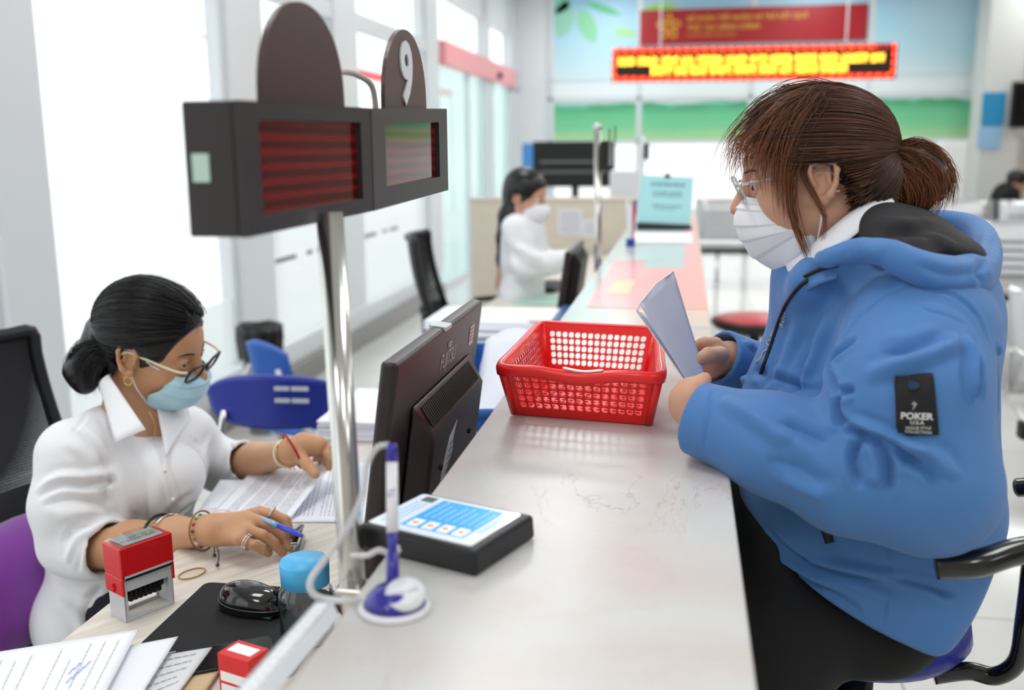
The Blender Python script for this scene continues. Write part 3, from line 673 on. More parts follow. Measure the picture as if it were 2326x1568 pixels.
g.obj('menu_text', mat('screen_text', 'a9d8fb', .3, emis=.3), tb)
g = G()
for k in range(3):
    x = .07 + .05 * k; y = .1
    while y < .72:
        l = r.uniform(.03, .06); g.box((x * sw - sw / 2, y * sh - sh / 2, .001), ((x + .014) * sw - sw / 2, (y + l) * sh - sh / 2, .0012), T=Ts); y += l + .015
g.obj('title_text', mat('screen_text_blue', '7fc0ee', .3, emis=.2), tb); g = G()
for x in (.90, .93):
    y = .3
    while y < .7: g.box((x * sw - sw / 2, y * sh - sh / 2, .001), ((x + .01) * sw - sw / 2, (y + .04) * sh - sh / 2, .0012), T=Ts); y += .055
g.obj('footer_text', MATS['screen_text_blue'], tb)
TR(.08, .80, .2, .94, .0009).obj('corner_picture', mat('picture_grey', '5a6066', .4), tb)

# ================================================================== pen stand, pen, cord
M_purple = mat('pen_blue_violet', '2c2596', .3, coat=.3); M_pw = mat('pen_white', 'eceaf0', .35)
bc = pZ(897, 1385, CT); pr_ = .030
ps_ = thing('pen_stand', 'round white and violet desk pen stand on the near marble counter', 'pen stand', bc)
Tb = Matrix.Translation(bc)
G().lathe([(pr_, 0), (pr_ + .001, .003), (pr_ - .001, .006), (0, .0062)], 40, Tb).obj('base_disc', M_pw, ps_, smooth=True)
G().lathe([(pr_ - .003, .0062), (pr_ - .006, .012), (.017, .019), (0, .0215)], 40, Tb).obj('dome', M_purple, ps_, smooth=True)
bd = frame(bc + Vector((.012, -.008, .019)), (1, 0, -.15), (0, .85, .42))
bdg = G().lathe([(.0165, -.003), (.0168, .001), (0, .0018)], 32, bd).obj('badge', mat('badge_white', 'eceef4', .3), ps_, smooth=True)
text('badge_print', 'Thiên Long', .0046, mat('print_grey', '8a8a92', .5), bdg, bd @ Matrix.Rotation(rad(35), 4, 'Z') @ Matrix.Translation((0, -.001, .0022)), align='CENTER')
p0 = bc + Vector((-.003, .006, .02)); ptop = pY(890, 1008, .80)
up_ = (ptop - p0); L_ = up_.length; un = up_.normalized()
G().tube([p0 - un * .006, p0 + un * .012, p0 + un * .028], [.0062, .0055, .0048], 16).obj('socket', M_purple, ps_, smooth=True)
pn = thing('desk_pen', 'white and violet ballpoint pen standing upright in the round stand', 'pen', p0)
G().tube([p0 + un * .022, p0 + un * .03, p0 + un * .045], [.0030, .0040, .0046], 14).obj('pen_tip', M_purple, pn, smooth=True)
br_ = G().tube([p0 + un * .044, p0 + un * (L_ - .015)], .0051, 18).obj('barrel', M_pw, pn, smooth=True)
G().tube([p0 + un * (L_ - .016), p0 + un * (L_ - .004), p0 + un * L_], [.0052, .0050, .0042], 16).obj('end_cap', M_purple, pn, smooth=True)
text('barrel_print', 'TL', .008, M_purple, br_, frame(p0 + un * .075 + Vector((.0035, -.0054, 0)), un, (-1, 0, 0)))
M_cord = mat('cord_white', 'e3e2e4', .5)
def coil(P, r, pitch, wire, nm, parent=None):
    P = smooth_path(P, 12); L = [0]
    for a, b in zip(P, P[1:]): L.append(L[-1] + (b - a).length)
    n = int(L[-1] / pitch * 8); out = []; j = 0; pu = Vector((0, 0, 1))
    for k in range(n + 1):
        s = L[-1] * k / n
        while j < len(L) - 2 and L[j + 1] < s: j += 1
        f_ = (s - L[j]) / max(L[j + 1] - L[j], 1e-9); c = P[j].lerp(P[j + 1], f_); t = (P[j + 1] - P[j]).normalized()
        u = (pu - t * pu.dot(t)).normalized(); w = t.cross(u); pu = u; a = 2 * math.pi * k / 8
        out.append(c + (u * math.cos(a) + w * math.sin(a)) * r)
    return G().tube(out, wire, 6).obj(nm, M_cord, parent, smooth=True)
cz = [pY(882, 1012, .80), pY(855, 1018, .795), pY(832, 1060, .79), pY(824, 1120, .785), pY(795, 1190, .77), pY(745, 1262, .76), pY(706, 1318, .765), pY(712, 1350, .77), pY(745, 1362, .775), pZ(790, 1368, CT + .004), pZ(832, 1362, CT + .004)]
cz[-1] = bc + Vector((-.0285, .004, .004)); cz[-2] = bc + Vector((-.042, .002, .004))
cd_ = thing('coiled_cord', 'white coiled plastic cord looping from the pen to its stand', 'cord', cz[-1])
coil(cz, .0021, .0032, .0011, 'cord', cd_)
kn = [pY(800, 1262, .815), pY(835, 1262, .81), pY(862, 1250, .80), pY(893, 1262, .797), pY(905, 1248, .80), pY(890, 1240, .806)]
coil(kn, .0018, .0032, .0012, 'tie_loop', cd_)
# ruler on the counter's clerk-side edge
a, b = pZ(738, 1385, CT + .006), pZ(570, 1580, CT + .006); d = (b - a).normalized(); a = a.copy(); L_ = .235
rl = thing('scale_ruler', 'white plastic ruler with tick marks lying along the near counter edge', 'ruler', a)
T = frame(Vector((a.x, a.y, CT + .0008)), d, d.cross(Vector((0, 0, 1))) * -1)
M_rul = mat('ruler_white', 'e6e9ee', .3)
w = .0135; g = G(); g.add([T @ Vector(v) for v in ((0, -w, 0), (0, w, 0), (0, w * .6, .012), (0, -w * .6, .012), (L_, -w, 0), (L_, w, 0), (L_, w * .6, .012), (L_, -w * .6, .012))], [(0, 1, 2, 3), (7, 6, 5, 4), (0, 4, 5, 1), (1, 5, 6, 2), (2, 6, 7, 3), (3, 7, 4, 0)]); g.obj('bar', M_rul, rl, bevel=.001)
g = G()
for k in range(100):
    x = .004 + k * .0023; l = .0045 if k % 10 == 0 else (.0032 if k % 5 == 0 else .002)
    for s in (-1, 1): g.box((x, s * w * .58 - (0 if s < 0 else l), .0121), (x + .0004, s * w * .58 + (l if s < 0 else 0), .0124), T=T)
g.obj('tick_mark', mat('tick_grey', '6e7278', .5), rl)
for k in range(1, 23): text('ruler_number', str(k), .0036, MATS['tick_grey'], rl, T @ Matrix.Translation((.004 + .01 * k, -.001, .0122)))
# ================================================================== desk things of the near clerk
a, b = pZ(287, 1416, DZ), pZ(396, 1372, DZ); ex = (b - a).normalized(); ey = Vector((0, 0, 1)).cross(ex)
T = frame(a, ex, ey); W_ = .078; D2 = .040; H_ = .112
stp = thing('self_inking_stamp', 'red and white self-inking stamp standing on the desk', 'stamp', a)
M_sg = mat('stamp_grey', 'c4c5c9', .35)
g = G()
for y in (0, D2 - .004):
    g.box((0, y, 0), (W_, y + .004, .005), T=T); g.box((0, y, .005), (.006, y + .004, .062), T=T); g.box((W_ - .006, y, .005), (W_, y + .004, .062), T=T); g.box((.006, y, .045), (W_ - .006, y + .004, .062), T=T)
g.box((-.0005, 0, 0), (.003, D2, .055), T=T); g.box((W_ - .003, 0, 0), (W_ + .0005, D2, .05), T=T)
g.obj('base_frame', M_sg, stp, bevel=.0008)
g = G(); g.box((.006, .005, .046), (W_ - .006, D2 - .005, .06), T=T); 
for k in range(7): g.box((.012 + k * .0075, .006, .026), (.0175 + k * .0075, D2 - .006, .046), T=T)
g.tube([T @ Vector((.008, D2 / 2, .036)), T @ Vector((W_ - .008, D2 / 2, .036))], .009, 12); g.obj('date_band', M_black, stp)
G().tube([T @ Vector((W_ - .003, D2 / 2, .045)), T @ Vector((W_ - .014, D2 / 2, .045))], .006, 12).obj('band_wheel', M_black, stp)
z0_ = .055
def hx(a0, b0): 
    return [T @ Vector((a0[0], a0[1], a0[2])), T @ Vector((b0[0], a0[1], a0[2])), T @ Vector((b0[0], b0[1], a0[2])), T @ Vector((a0[0], b0[1], a0[2]))]
g = G(); g.box((-.003, -.003, .068), (W_ + .003, D2 + .003, H_), T=T)
g.box((-.003, -.003, .040), (.0015, D2 + .003, .068), T=T); g.box((W_ - .0015, -.003, .040), (W_ + .003, D2 + .003, .068), T=T)
g.obj('red_housing', M_red, stp, bevel=.003, seg=3)
G().box((.002, -.0038, .062), (W_ - .002, -.002, .070), T=T).obj('grey_band', M_sg, stp)
G().box((.002, -.0046, .0635), (W_ - .002, -.0036, .0668), T=T).obj('black_strip', M_black, stp)
g = G(); g.box((-.0055, D2 / 2 - .004, .048), (-.0028, D2 / 2 + .004, .052), T=T); g.box((-.0055, D2 / 2 - .0018, .044), (-.0028, D2 / 2 + .0018, .056), T=T); g.obj('cross_mark', M_red, stp)
def arch(u, v):
    x = -.0015 + (W_ + .003) * u; return T @ Vector((x, -.0015 + (D2 + .003) * v, H_ + .0005 + .005 * math.sin(math.pi * u) ** .6))
g = G(); g.grid(arch, 16, 2); sd = []
g.obj('imprint_window', glass('clear_window', 'f0f4f4', .18, rough=.02), stp, smooth=True)
G().box((.008, .002, H_ + .0004), (W_ - .008, D2 - .002, H_ + .0018), T=T).obj('imprint_card', mat('card_greygreen', 'a9b8b6', .4), stp)
tx = text('imprint_text', 'UBND PHƯỜNG\n07 -07- 2021', .0085, mat('imprint_red', '9a3a3a', .5), stp, T @ Matrix.Translation((.068, .030, H_ + .002)) @ Matrix.Rotation(math.pi, 4, 'Z') @ Matrix.Translation((0, .012, 0)))
# rubber band
c = pZ(436, 1303, DZ + .0015); P = [c + Vector((.021 * math.cos(t), .021 * math.sin(t), 0)) + Vector((-.004, .006, 0)) * math.cos(t) for t in [2 * math.pi * i / 36 for i in range(36)]]
rb_ = G().tube(P, .0011, 6, closed=True).obj('rubber_band', mat('rubber_tan', 'b88a3a', .5), smooth=True); tag(rb_, 'thin tan rubber band lying on the desk beside the stamp', 'rubber band')
# mouse pad
Tq = pZ(468, 1322, DZ + .003); Lq = pZ(268, 1510, DZ + .003); Rq = pZ(790, 1372, DZ + .003); e1 = (Lq - Tq); e2 = (Rq - Tq); e2 = e2 - e1 * (e2.dot(e1) / e1.dot(e1)); e2 = e2.normalized() * .235
cn = Tq + e1 / 2 + e2 / 2; Tm = frame(cn - Vector((0, 0, .0028)), e2, -e1)
mp_ = G(); mp_.prism(rrect(.235, e1.length, .012), Tm, .0026); tag(mp_.obj('mouse_pad', mat('pad_black', '161618', .75, bump=.4, bscale=900)), 'black cloth mouse pad on the near desk', 'mouse pad')
# mouse
mc = pZ(575, 1385, DZ + .003)
ms = thing('computer_mouse', 'glossy black computer mouse on the cloth pad', 'mouse', mc)
ma = math.atan2(-.12, 1.0); Tm2 = Matrix.Translation(mc) @ Matrix.Rotation(rad(-12), 4, 'Z')
def mouse(u, v):
    a = 2 * math.pi * u; ph = math.pi / 2 * v; x = .055 * math.cos(a) * math.cos(ph) ** .55; y = .031 * math.sin(a) * math.cos(ph) ** .55 * (1 - .12 * math.cos(a))
    return Tm2 @ Vector((x, y, .004 + .033 * math.sin(ph) ** .8 * (1 - .18 * math.cos(a) * math.cos(ph))))
g = G(); g.grid(mouse, 40, 14); g.obj('shell', mat('gloss_black', '0d0d0f', .12, coat=.6), ms, smooth=True)
g = G(); g.box((-.046, -.022, 0), (.046, .022, .005), T=Tm2); g.obj('base', M_black, ms, bevel=.004)
g = G(); P = [mouse(t, .12) for t in [i / 40 for i in range(40)]]; g.tube(P, .0007, 6, closed=True); g.obj('seam', mat('seam_grey', '5a5a60', .3), ms)
text('logo', 'DELL', .007, mat('logo_dim', '8a8a90', .3), ms, Tm2 @ Matrix.Translation((-.035, .0, .0335)) @ Matrix.Rotation(rad(-18), 4, 'Y') @ Matrix.Rotation(rad(90), 4, 'Z'), align='CENTER') if False else None
G().ball(mouse(.04, .62), (.007, .0022, .007), 12, T=Tm2.to_3x3()).obj('scroll_wheel', M_black, ms, smooth=True)
# phone
P = [pZ(*q_, DZ + .0125) for q_ in ((390, 1487), (582, 1452), (612, 1478), (420, 1535))]
c = sum(P, Vector()) / 4; ex = P[1] - P[0]; T = frame(Vector((c.x, c.y, DZ + .0032)), ex, Vector((0, 0, 1)).cross(ex))
ph = thing('mobile_phone', 'black mobile phone lying at the near end of the mouse pad', 'phone', c)
G().prism(rrect(.135, .066, .008), T, .008).obj('body', mat('phone_black', '0f0f11', .5), ph, bevel=.0012)
G().prism(rrect(.125, .058, .006), T @ Matrix.Translation((0, 0, .008)), .0006).obj('screen', mat('screen_black', '08080a', .15), ph)
# bottle
bz = pZ(700, 1452, DZ); zc = pY(695, 1272, bz.y).z
bl = thing('water_bottle', 'clear plastic bottle with a sky blue screw cap on the desk', 'bottle', bz)
ht = zc - DZ; T = Matrix.Translation(bz); rr = .037
M_pet = mat('clear_plastic', 'f4fafa', .03, trans=1., ior=1.35)
G().lathe([(rr * .8, 0), (rr, .004), (rr, ht - .05), (rr * .96, ht - .042), (rr * .8, ht - .034), (rr * .8, ht - .03), (rr * .77, ht - .03), (rr * .77, ht - .034), (rr * .93, ht - .043), (rr * .97, ht - .05), (rr * .97, .005), (rr * .75, .002)], 40, T).obj('body', M_pet, bl, smooth=True)
G().lathe([(rr * .88, ht - .033), (rr * .9, ht - .004), (rr * .86, ht), (0, ht + .0005)], 40, T).obj('cap', mat('cap_blue', '4fb6ec', .4), bl, smooth=True)
# stapler (open) and a loose staple
a, b = pZ(668, 1270, DZ + .002), pZ(688, 1205, DZ + .002); ex = (b - a).normalized(); T = frame(a, ex, Vector((0, 0, 1)).cross(ex)); L_ = .088
sp = thing('stapler', 'small silver stapler standing open under the clerk\'s hand', 'stapler', a)
G().box((0, -.0085, 0), (L_, .0085, .005), T=T).obj('base', mat('stapler_grey', 'a8aaad', .3, metal=.8), sp, bevel=.001)
for nm, ang, z, m_, w_ in (('magazine', -.10, .012, M_steel, .006), ('handle', -.25, .02, mat('stapler_dark', '3a3c40', .3, metal=.5), .0075)):
    T2 = T @ Matrix.Translation((L_ - .004, 0, z)) @ Matrix.Rotation(-ang, 4, 'Y')
    G().box((-L_ + .008, -w_, 0), (.003, w_, .006), T=T2).obj(nm, m_, sp, bevel=.001)
T2 = T @ Matrix.Translation((L_ - .004, 0, .0275)) @ Matrix.Rotation(.25, 4, 'Y'); G().box((-L_ + .016, -.004, 0), (.0, .004, .0014), T=T2).obj('top_strip', M_steel, sp)
c = pZ(779, 1266, DZ + .001); g = G(); g.tube([c + Vector((-.006, -.003, 0)), c + Vector((-.006, 0, 0)), c + Vector((.006, 0, 0)), c + Vector((.006, -.003, 0))], .0004, 5)
tag(g.obj('staple', M_steel), 'single loose staple on the desk beside the pole', 'staple')

# printed sheets
def sheet(name, P00, P10, P11, P01, lift=None, lines=None, lb=None, parent=None, m=None, nu=16, nv=16, z=None, ink=None, seed=1, red=None, rot=False, marg=.1, th=.0004):
    def f(u, v, o=0.):
        p = (P00 * (1 - u) + P10 * u) * (1 - v) + (P01 * (1 - u) + P11 * u) * v
        return Vector((p.x, p.y, p.z + (lift(u, v) if lift else 0) + o))
    g = G(); g.grid(f, nu, nv); o = g.obj(name, m or M_paper, parent, smooth=True, solid=th, offset=-1)
    if lb: tag(o, lb, 'paper')
    if lines:
        r = random.Random(seed); g = G(); n, wd_, hh = lines
        for k in range(n):
            v = 1 - marg - (1 - 2 * marg) * k / n; u = marg
            if k % 6 == 5: continue
            end = 1 - marg - (r.uniform(.0, .4) if k % 4 == 3 else 0)
            while u < end:
                l = r.uniform(.02, .07)
                uu = [(u, v), (min(u + l, end), v)]
                Q = [f(uu[0][0], v, .0009), f(uu[1][0], v, .0009), f(uu[1][0], v + hh, .0009), f(uu[0][0], v + hh, .0009)] if not rot else [f(v, uu[0][0], .0009), f(v + hh, uu[0][0], .0009), f(v + hh, uu[1][0], .0009), f(v, uu[1][0], .0009)]
                g.add(Q, [(0, 1, 2, 3)]); u += l + .012
        g.obj('printed_text', ink or mat('print_soft', '7c7c88', .6), o)
    if red:
        u0, v0, ru, rv = red; g = G(); P = [f(u0 + ru * math.cos(t), v0 + rv * math.sin(t), .0012) for t in [2 * math.pi * i / 24 for i in range(24)]]; g.tube(P, .0005, 5, closed=True)
        for k in range(5): g.add([f(u0 - ru * .6 + ru * .3 * k, v0 - rv * .3, .0012), f(u0 - ru * .6 + ru * .3 * k + ru * .12, v0 - rv * .3, .0012), f(u0 - ru * .6 + ru * .3 * k + ru * .12, v0 + rv * .3, .0012), f(u0 - ru * .6 + ru * .3 * k, v0 + rv * .3, .0012)], [(0, 1, 2, 3)])
        g.obj('red_seal', mat('seal_red', 'e0959c', .6), o)
    return o, f
# under sheet, then the one whose corner the clerk lifts
s2, _ = sheet('document_page', pZ(610, 1186, DZ + .002), pZ(838, 1186, DZ + .002), pZ(850, 1050, DZ + .002), pZ(660, 1052, DZ + .002), lines=(20, 1, .006), lb='flat printed page on the desk beneath the lifted one', seed=5, rot=True, marg=.08)
s1, f1 = sheet('document_page', pZ(470, 1178, DZ + .004), pZ(652, 1188, DZ + .004), pZ(772, 1098, DZ + .004), pZ(570, 1072, DZ + .004),
               lift=lambda u, v: .032 * max(0, (u + v - .95)) ** 1.3 * 1.6 + .006 * math.sin(math.pi * v) * u, lines=(22, 1, .006), lb='printed page whose corner the near clerk lifts', seed=2, rot=True, marg=.12, red=(.12, .10, .10, .06), nu=20, nv=20)
sheet('document_page', pZ(452, 1160, DZ + .001), pZ(520, 1150, DZ + .001), pZ(560, 1090, DZ + .001), pZ(500, 1090, DZ + .001), lb='pale sheet corner on the desk behind the lifted page')
# foreground loose papers and envelope, bottom left
def fsheet(q, z, lb, name='loose_paper', lines=None, m=None, lift=None, **k):
    return sheet(name, *[pZ(a_, b_, z) for a_, b_ in q], lines=lines, lb=lb, m=m, lift=lift, **k)
zz = DZ + .004
tag(G().prism([(0, 0), (.23, 0), (.23, .16), (0, .16)], frame(pZ(250, 1640, zz), pZ(470, 1568, zz) - pZ(250, 1640, zz), (0, 1, 0)), .0) .obj('x', M_paper), '', '') if False else None
fsheet(((180, 1760), (420, 1640), (497, 1524), (300, 1560)), DZ + .008, 'tan envelope corner at the bottom of the loose papers', 'envelope', m=mat('kraft', 'cbb08a', .7), th=.003)
fsheet(((100, 1800), (385, 1600), (482, 1470), (180, 1520)), DZ + .014, 'worn grey-white sheet with a ragged edge among the loose papers', m=mat('worn_paper', 'd9dadd', .7), lines=(7, 1, .012), seed=9, th=.002, ink=mat('print_pale', '9a9aaa', .6))
fsheet(((40, 1760), (320, 1580), (405, 1446), (120, 1500)), DZ + .022, 'plain white sheet between the typed page and the worn one', th=.001)
fsheet(((-190, 1760), (215, 1620), (315, 1430), (-60, 1490)), DZ + .03, 'topmost white typed page at the lower left corner', lines=(9, 1, .008), seed=11, rot=True, ink=mat('print_pale2', 'c2c2cc', .6), th=.001)
P = [pZ(150 + k * 7 + (k % 2) * 4, 1552 - k * 6 - (k % 2) * 7, DZ + .0318) for k in range(9)]; g = G(); g.tube(smooth_path(P, 4), .0006, 5); g.tube(smooth_path([p + Vector((-.01, .02, 0)) for p in P[:5]], 4), .0006, 5)
par(g.obj('handwriting', mat('ink_blue', 'a9b0ea', .6)), [o for o in bpy.data.objects if o.get('label', '').startswith('topmost white typed')][0])
# pile that carries them
G_ = G(); q = [pZ(a_, b_, DZ) for a_, b_ in ((60, 1800), (330, 1620), (400, 1490), (120, 1540))]
tag(G_.hexa([Vector((p.x, p.y, DZ + .0005)) for p in q], [Vector((p.x, p.y, DZ + .007)) for p in q]).obj('paper_pad', M_paper2), 'thin pad of paper under the loose sheets at the lower left', 'paper')
# red carton
c = pZ(560, 1600, DZ + .003); zt_ = pY(570, 1485, c.y).z
rc = thing('small_carton', 'small red carton with a white label at the bottom edge of the photo', 'box', c)
T = Matrix.Translation(c) @ Matrix.Rotation(rad(-18), 4, 'Z'); hh = zt_ - DZ
G().box((-.024, -.018, 0), (.024, .018, hh), T=T).obj('carton', mat('carton_red', 'd92a2e', .4), rc, bevel=.001)
for a_, b_ in (((-.018, -.008, hh), (.018, .010, hh + .0006)), ((-.020, -.0188, hh - .034), (.024, -.018, hh - .022)), ((-.020, -.0188, hh - .09), (.02, -.018, hh - .038))): G().box(a_, b_, T=T).obj('white_label', MATS['label_white'], rc)
text('label_print', 'RED', .009, mat('carton_red'), rc, T @ Matrix.Translation((-.008, -.0190, hh - .055)) @ Matrix.Rotation(rad(90), 4, 'X')) if False else None
g = G(); [g.box((-.012 + .008 * k, -.0192, hh - .058), (-.0075 + .008 * k, -.0189, hh - .05), T=T) for k in range(3)]; g.obj('label_print', MATS['carton_red'], rc)

# paper stacks beyond
t, z = paper_stack('paper_stack', -.83, -.58, 2.10, 2.42, DZ, 8, 'thick stack of white papers on the desk left of the monitor', rz=.05, th=.006, seed=3)
t, z = paper_stack('paper_stack', -.72, -.53, 2.46, 2.74, DZ, 5, 'white papers with a green edge behind the thick paper stack', rz=-.1, th=.005, seed=6)
G().box((-.72, 2.445, z - .006), (-.53, 2.45, z - .002)).obj('green_edge', mat('edge_green', '7cc39a', .5), t)
t, z = paper_stack('paper_stack', -.80, -.43, 2.95, 3.28, DZ - .0, 9, 'tall heap of white documents before the distant monitor', rz=.08, th=.011, seed=8, jit=.02)
t.location = t.location
def shelf_unit():
    t = thing('low_cabinet', 'low beige cabinet under the tall heap of documents', 'cabinet', (-.6, 3.1, 0))
    G().box((-.83, 2.78, 0), (-.29, 3.5, DZ)).obj('body', M_dw, t, bevel=.003)
    G().box((-.835, 2.8, .05), (-.83, 3.13, .7)).obj('door', M_dw, t); G().box((-.835, 3.15, .05), (-.83, 3.48, .7)).obj('door', M_dw, t)
shelf_unit()
bn = thing('lever_binder', 'blue lever-arch binder lying on the far document heap', 'binder', (-.5, 3.2, z))
G().box((-.50, 3.0, z + .001), (-.30, 3.3, z + .004)).obj('lower_cover', mat('binder_blue', '1f4f8f', .4), bn); G().box((-.40, 3.0, z + .035), (-.30, 3.3, z + .038)).obj('upper_cover', MATS['binder_blue'], bn)
G().box((-.303, 3.0, z + .001), (-.3, 3.3, z + .038)).obj('spine', mat('binder_spine', 'c9737c', .4), bn)
G().box((-.80, 2.98, z + .003), (-.32, 3.28, z + .030)).obj('filed_pages', M_paper, bn)
g = G(); g.box((-.47, 2.995, z + .005), (-.40, 3.0, z + .034)); g.obj('lever_clip', M_black, bn)

# ================================================================== things farther back
# turquoise notice stand
t = thing('notice_stand', 'turquoise notice held in a black clip stand on the far counter', 'sign', (-.1, 4.8, CT))
a, b, c, d = pY(1450, 398, 4.86), pY(1568, 402, 4.86), pY(1568, 520, 4.78), pY(1448, 514, 4.78)
T = frame(d, c - d, a - d); W_, H_ = (c - d).length, (a - d).length
nb = G().box((0, .01, 0), (W_, H_, .003), T=T).obj('notice', mat('turquoise_card', 'a6dbe0', .5), t)
G().box((-.004, -.012, -.012), (W_ + .004, .012, .03), T=T).obj('holder', M_black, t, bevel=.002)
G().box((W_ / 2 - .012, H_ - .01, -.004), (W_ / 2 + .012, H_ + .012, .006), T=T).obj('clip', M_black, t)
g = G(); r = random.Random(7)
for y, x0, x1, h in ((.80, .2, .85, .028), (.66, .25, .8, .014), (.60, .25, .8, .014), (.40, .25, .78, .014), (.34, .3, .7, .01)):
    x = x0
    while x < x1: l = r.uniform(.03, .08); g.box((x * W_, y * H_, .0031), ((x + l) * W_, y * H_ + h * .6, .0036), T=T); x += l + .02
g.obj('notice_text', mat('notice_ink', '5f8a92', .6), nb)
# second pole with small display
t = thing('display_pole', 'slim steel pole with a small black display on the far counter edge', 'pole', (-.29, 3.46, DZ))
G().tube([(-.292, 3.455, DZ), (-.305, 3.47, 1.47)], .0125, 16).obj('pole', M_steel, t, smooth=True)
G().ball((-.305, 3.47, 1.475), .016).obj('finial', M_steel, t, smooth=True)
G().box((-.29, 3.42, 1.345), (-.262, 3.60, 1.43)).obj('display', M_black, t, bevel=.003)
g = G(); g.tube([(-.262, 3.45, 1.43), (-.262, 3.45, 1.47)], .0025, 6); g.tube([(-.25, 3.55, 1.43), (-.25, 3.55, 1.48)], .0025, 6); g.obj('aerial', M_black, t)
t = thing('display_pole', 'thin white pole with a small black display behind the turquoise notice', 'pole', (-.33, 6.3, CT))
G().tube([(-.27, 6.25, CT), (-.27, 6.25, 1.47)], .012, 12).obj('pole', M_white, t, smooth=True); G().box((-.26, 6.2, 1.33), (-.235, 6.35, 1.43)).obj('display', M_black, t)
# pen cup
c = pZ(1432, 560, CT)
t = thing('pen_holder', 'red, white and blue pens standing in a holder on the far counter', 'pen holder', c)
G().lathe([(.018, 0), (.018, .03), (.016, .03), (.016, .003), (0, .003)], 20, Matrix.Translation(c)).obj('cup', mat('cup_blue', '2b3f9c', .4), t)
for k, (cc, dx, dy) in enumerate((('d03040', .004, .0), ('f2f4fa', -.006, .004), ('f2f4fa', .0, -.006), ('2b3f9c', .006, .004))):
    G().tube([c + Vector((dx, dy, .005)), c + Vector((dx * 2.5, dy * 2, .16 + .02 * (k % 2)))], .006, 8).obj('pen', mat('pen_' + cc, cc, .4), t)
# keyboard of the distant clerk
c = pZ(1250, 655, DZ)
t = thing('keyboard', 'black keyboard on the distant desk', 'keyboard', c)
G().box((-.16, -.07, 0), (.16, .07, .018), T=Matrix.Translation(c) @ Matrix.Rotation(rad(80), 4, 'Z') @ Matrix.Scale(1, 4)).obj('case', M_black, t, bevel=.003)
g = G()
for i in range(14):
    for j in range(5): g.box((-.15 + i * .0215, -.06 + j * .024, .018), (-.133 + i * .0215, -.041 + j * .024, .022), T=Matrix.Translation(c) @ Matrix.Rotation(rad(80), 4, 'Z'))
g.obj('keys', mat('key_dark', '2a2a2d', .5), t)
tag(G().box((-.72, 4.15, DZ + .001), (-.5, 4.4, DZ + .012)).obj('paper_form', mat('greenish_form', 'b9dcd0', .6)), 'green-edged papers under the distant clerk\'s hands', 'paper')
# beige partition
t = thing('partition_screen', 'beige partition with notices behind the distant clerk', 'partition', (-.8, 6.28, 0))
M_part = mat('partition_beige', 'd9cfbf', .6, var=.06, vscale=20)
G().box((-1.36, 6.26, 0), (-.30, 6.30, 1.085)).obj('panel', M_part, t, bevel=.003)
G().box((-1.37, 6.25, 1.085), (-.29, 6.31, 1.10)).obj('top_trim', mat('trim_beige', 'e6dfd2', .5), t)
for (x0, y0, x1, y1) in ((1268, 475, 1322, 535), (1325, 500, 1362, 538)):
    a, b = pY(x0, y0, 6.25), pY(x1, y1, 6.25); pp = G().box((a.x, 6.252, b.z), (b.x, 6.258, a.z)).obj('pinned_sheet', M_paper, t)
    g = G(); [g.box((a.x + .01, 6.250, a.z - .02 - k * .016), (b.x - .012, 6.252, a.z - .016 - k * .016)) for k in range(int((a.z - b.z - .02) / .016))]; g.obj('printed_line', mat('print_soft', '7c7c88'), pp) if False else g.obj('printed_line', MATS['print_soft'], pp)
# black display rack and blue panel
t = thing('screen_rack', 'wide black screen rack with grey bars beyond the distant clerk', 'rack', (-1, 9, 0))
G().box((-1.37, 9.0, 1.058), (-.64, 9.12, 1.46)).obj('casing', M_blackm, t, bevel=.01)
g = G(); [g.box((-1.3, 8.985, z_), (-.70, 9.0, z_ + .022)) for z_ in (1.18, 1.27)]; g.obj('bar', mat('bar_grey', '6a6a6c', .4), t)
g = G(); g.box((-1.02, 9.02, .02), (-.96, 9.08, 1.06)); g.box((-1.25, 8.9, 0), (-.75, 9.25, .02)); g.obj('stand', M_black, t)
a, b = pY(1186, 326, 9.6), pY(1212, 422, 9.6)
t = thing('blue_panel', 'narrow blue standing panel left of the black screen rack', 'panel', (a.x, 9.6, 0)); G().box((a.x, 9.6, .02), (b.x + .1, 9.64, a.z)).obj('board', mat('panel_blue', '4f95dc', .4), t); G().box((a.x - .02, 9.5, 0), (b.x + .12, 9.75, .02)).obj('foot', M_steel, t)
a, b = pY(1385, 388, 7.6), pY(1446, 456, 7.6)
t = thing('white_machine', 'white box on a dark stand left of the turquoise notice', 'machine', (a.x, 7.6, 0))
G().box((a.x, 7.6, b.z), (b.x, 7.9, a.z)).obj('housing', mat('machine_white', 'dfe0e8', .4), t, bevel=.01); G().box((a.x, 7.59, b.z - .02), (b.x, 7.91, b.z)).obj('tray', M_black, t); G().box((a.x + .04, 7.64, 0), (b.x - .04, 7.86, b.z - .02)).obj('stand', mat('stand_grey', 'c8c8cc', .5), t)

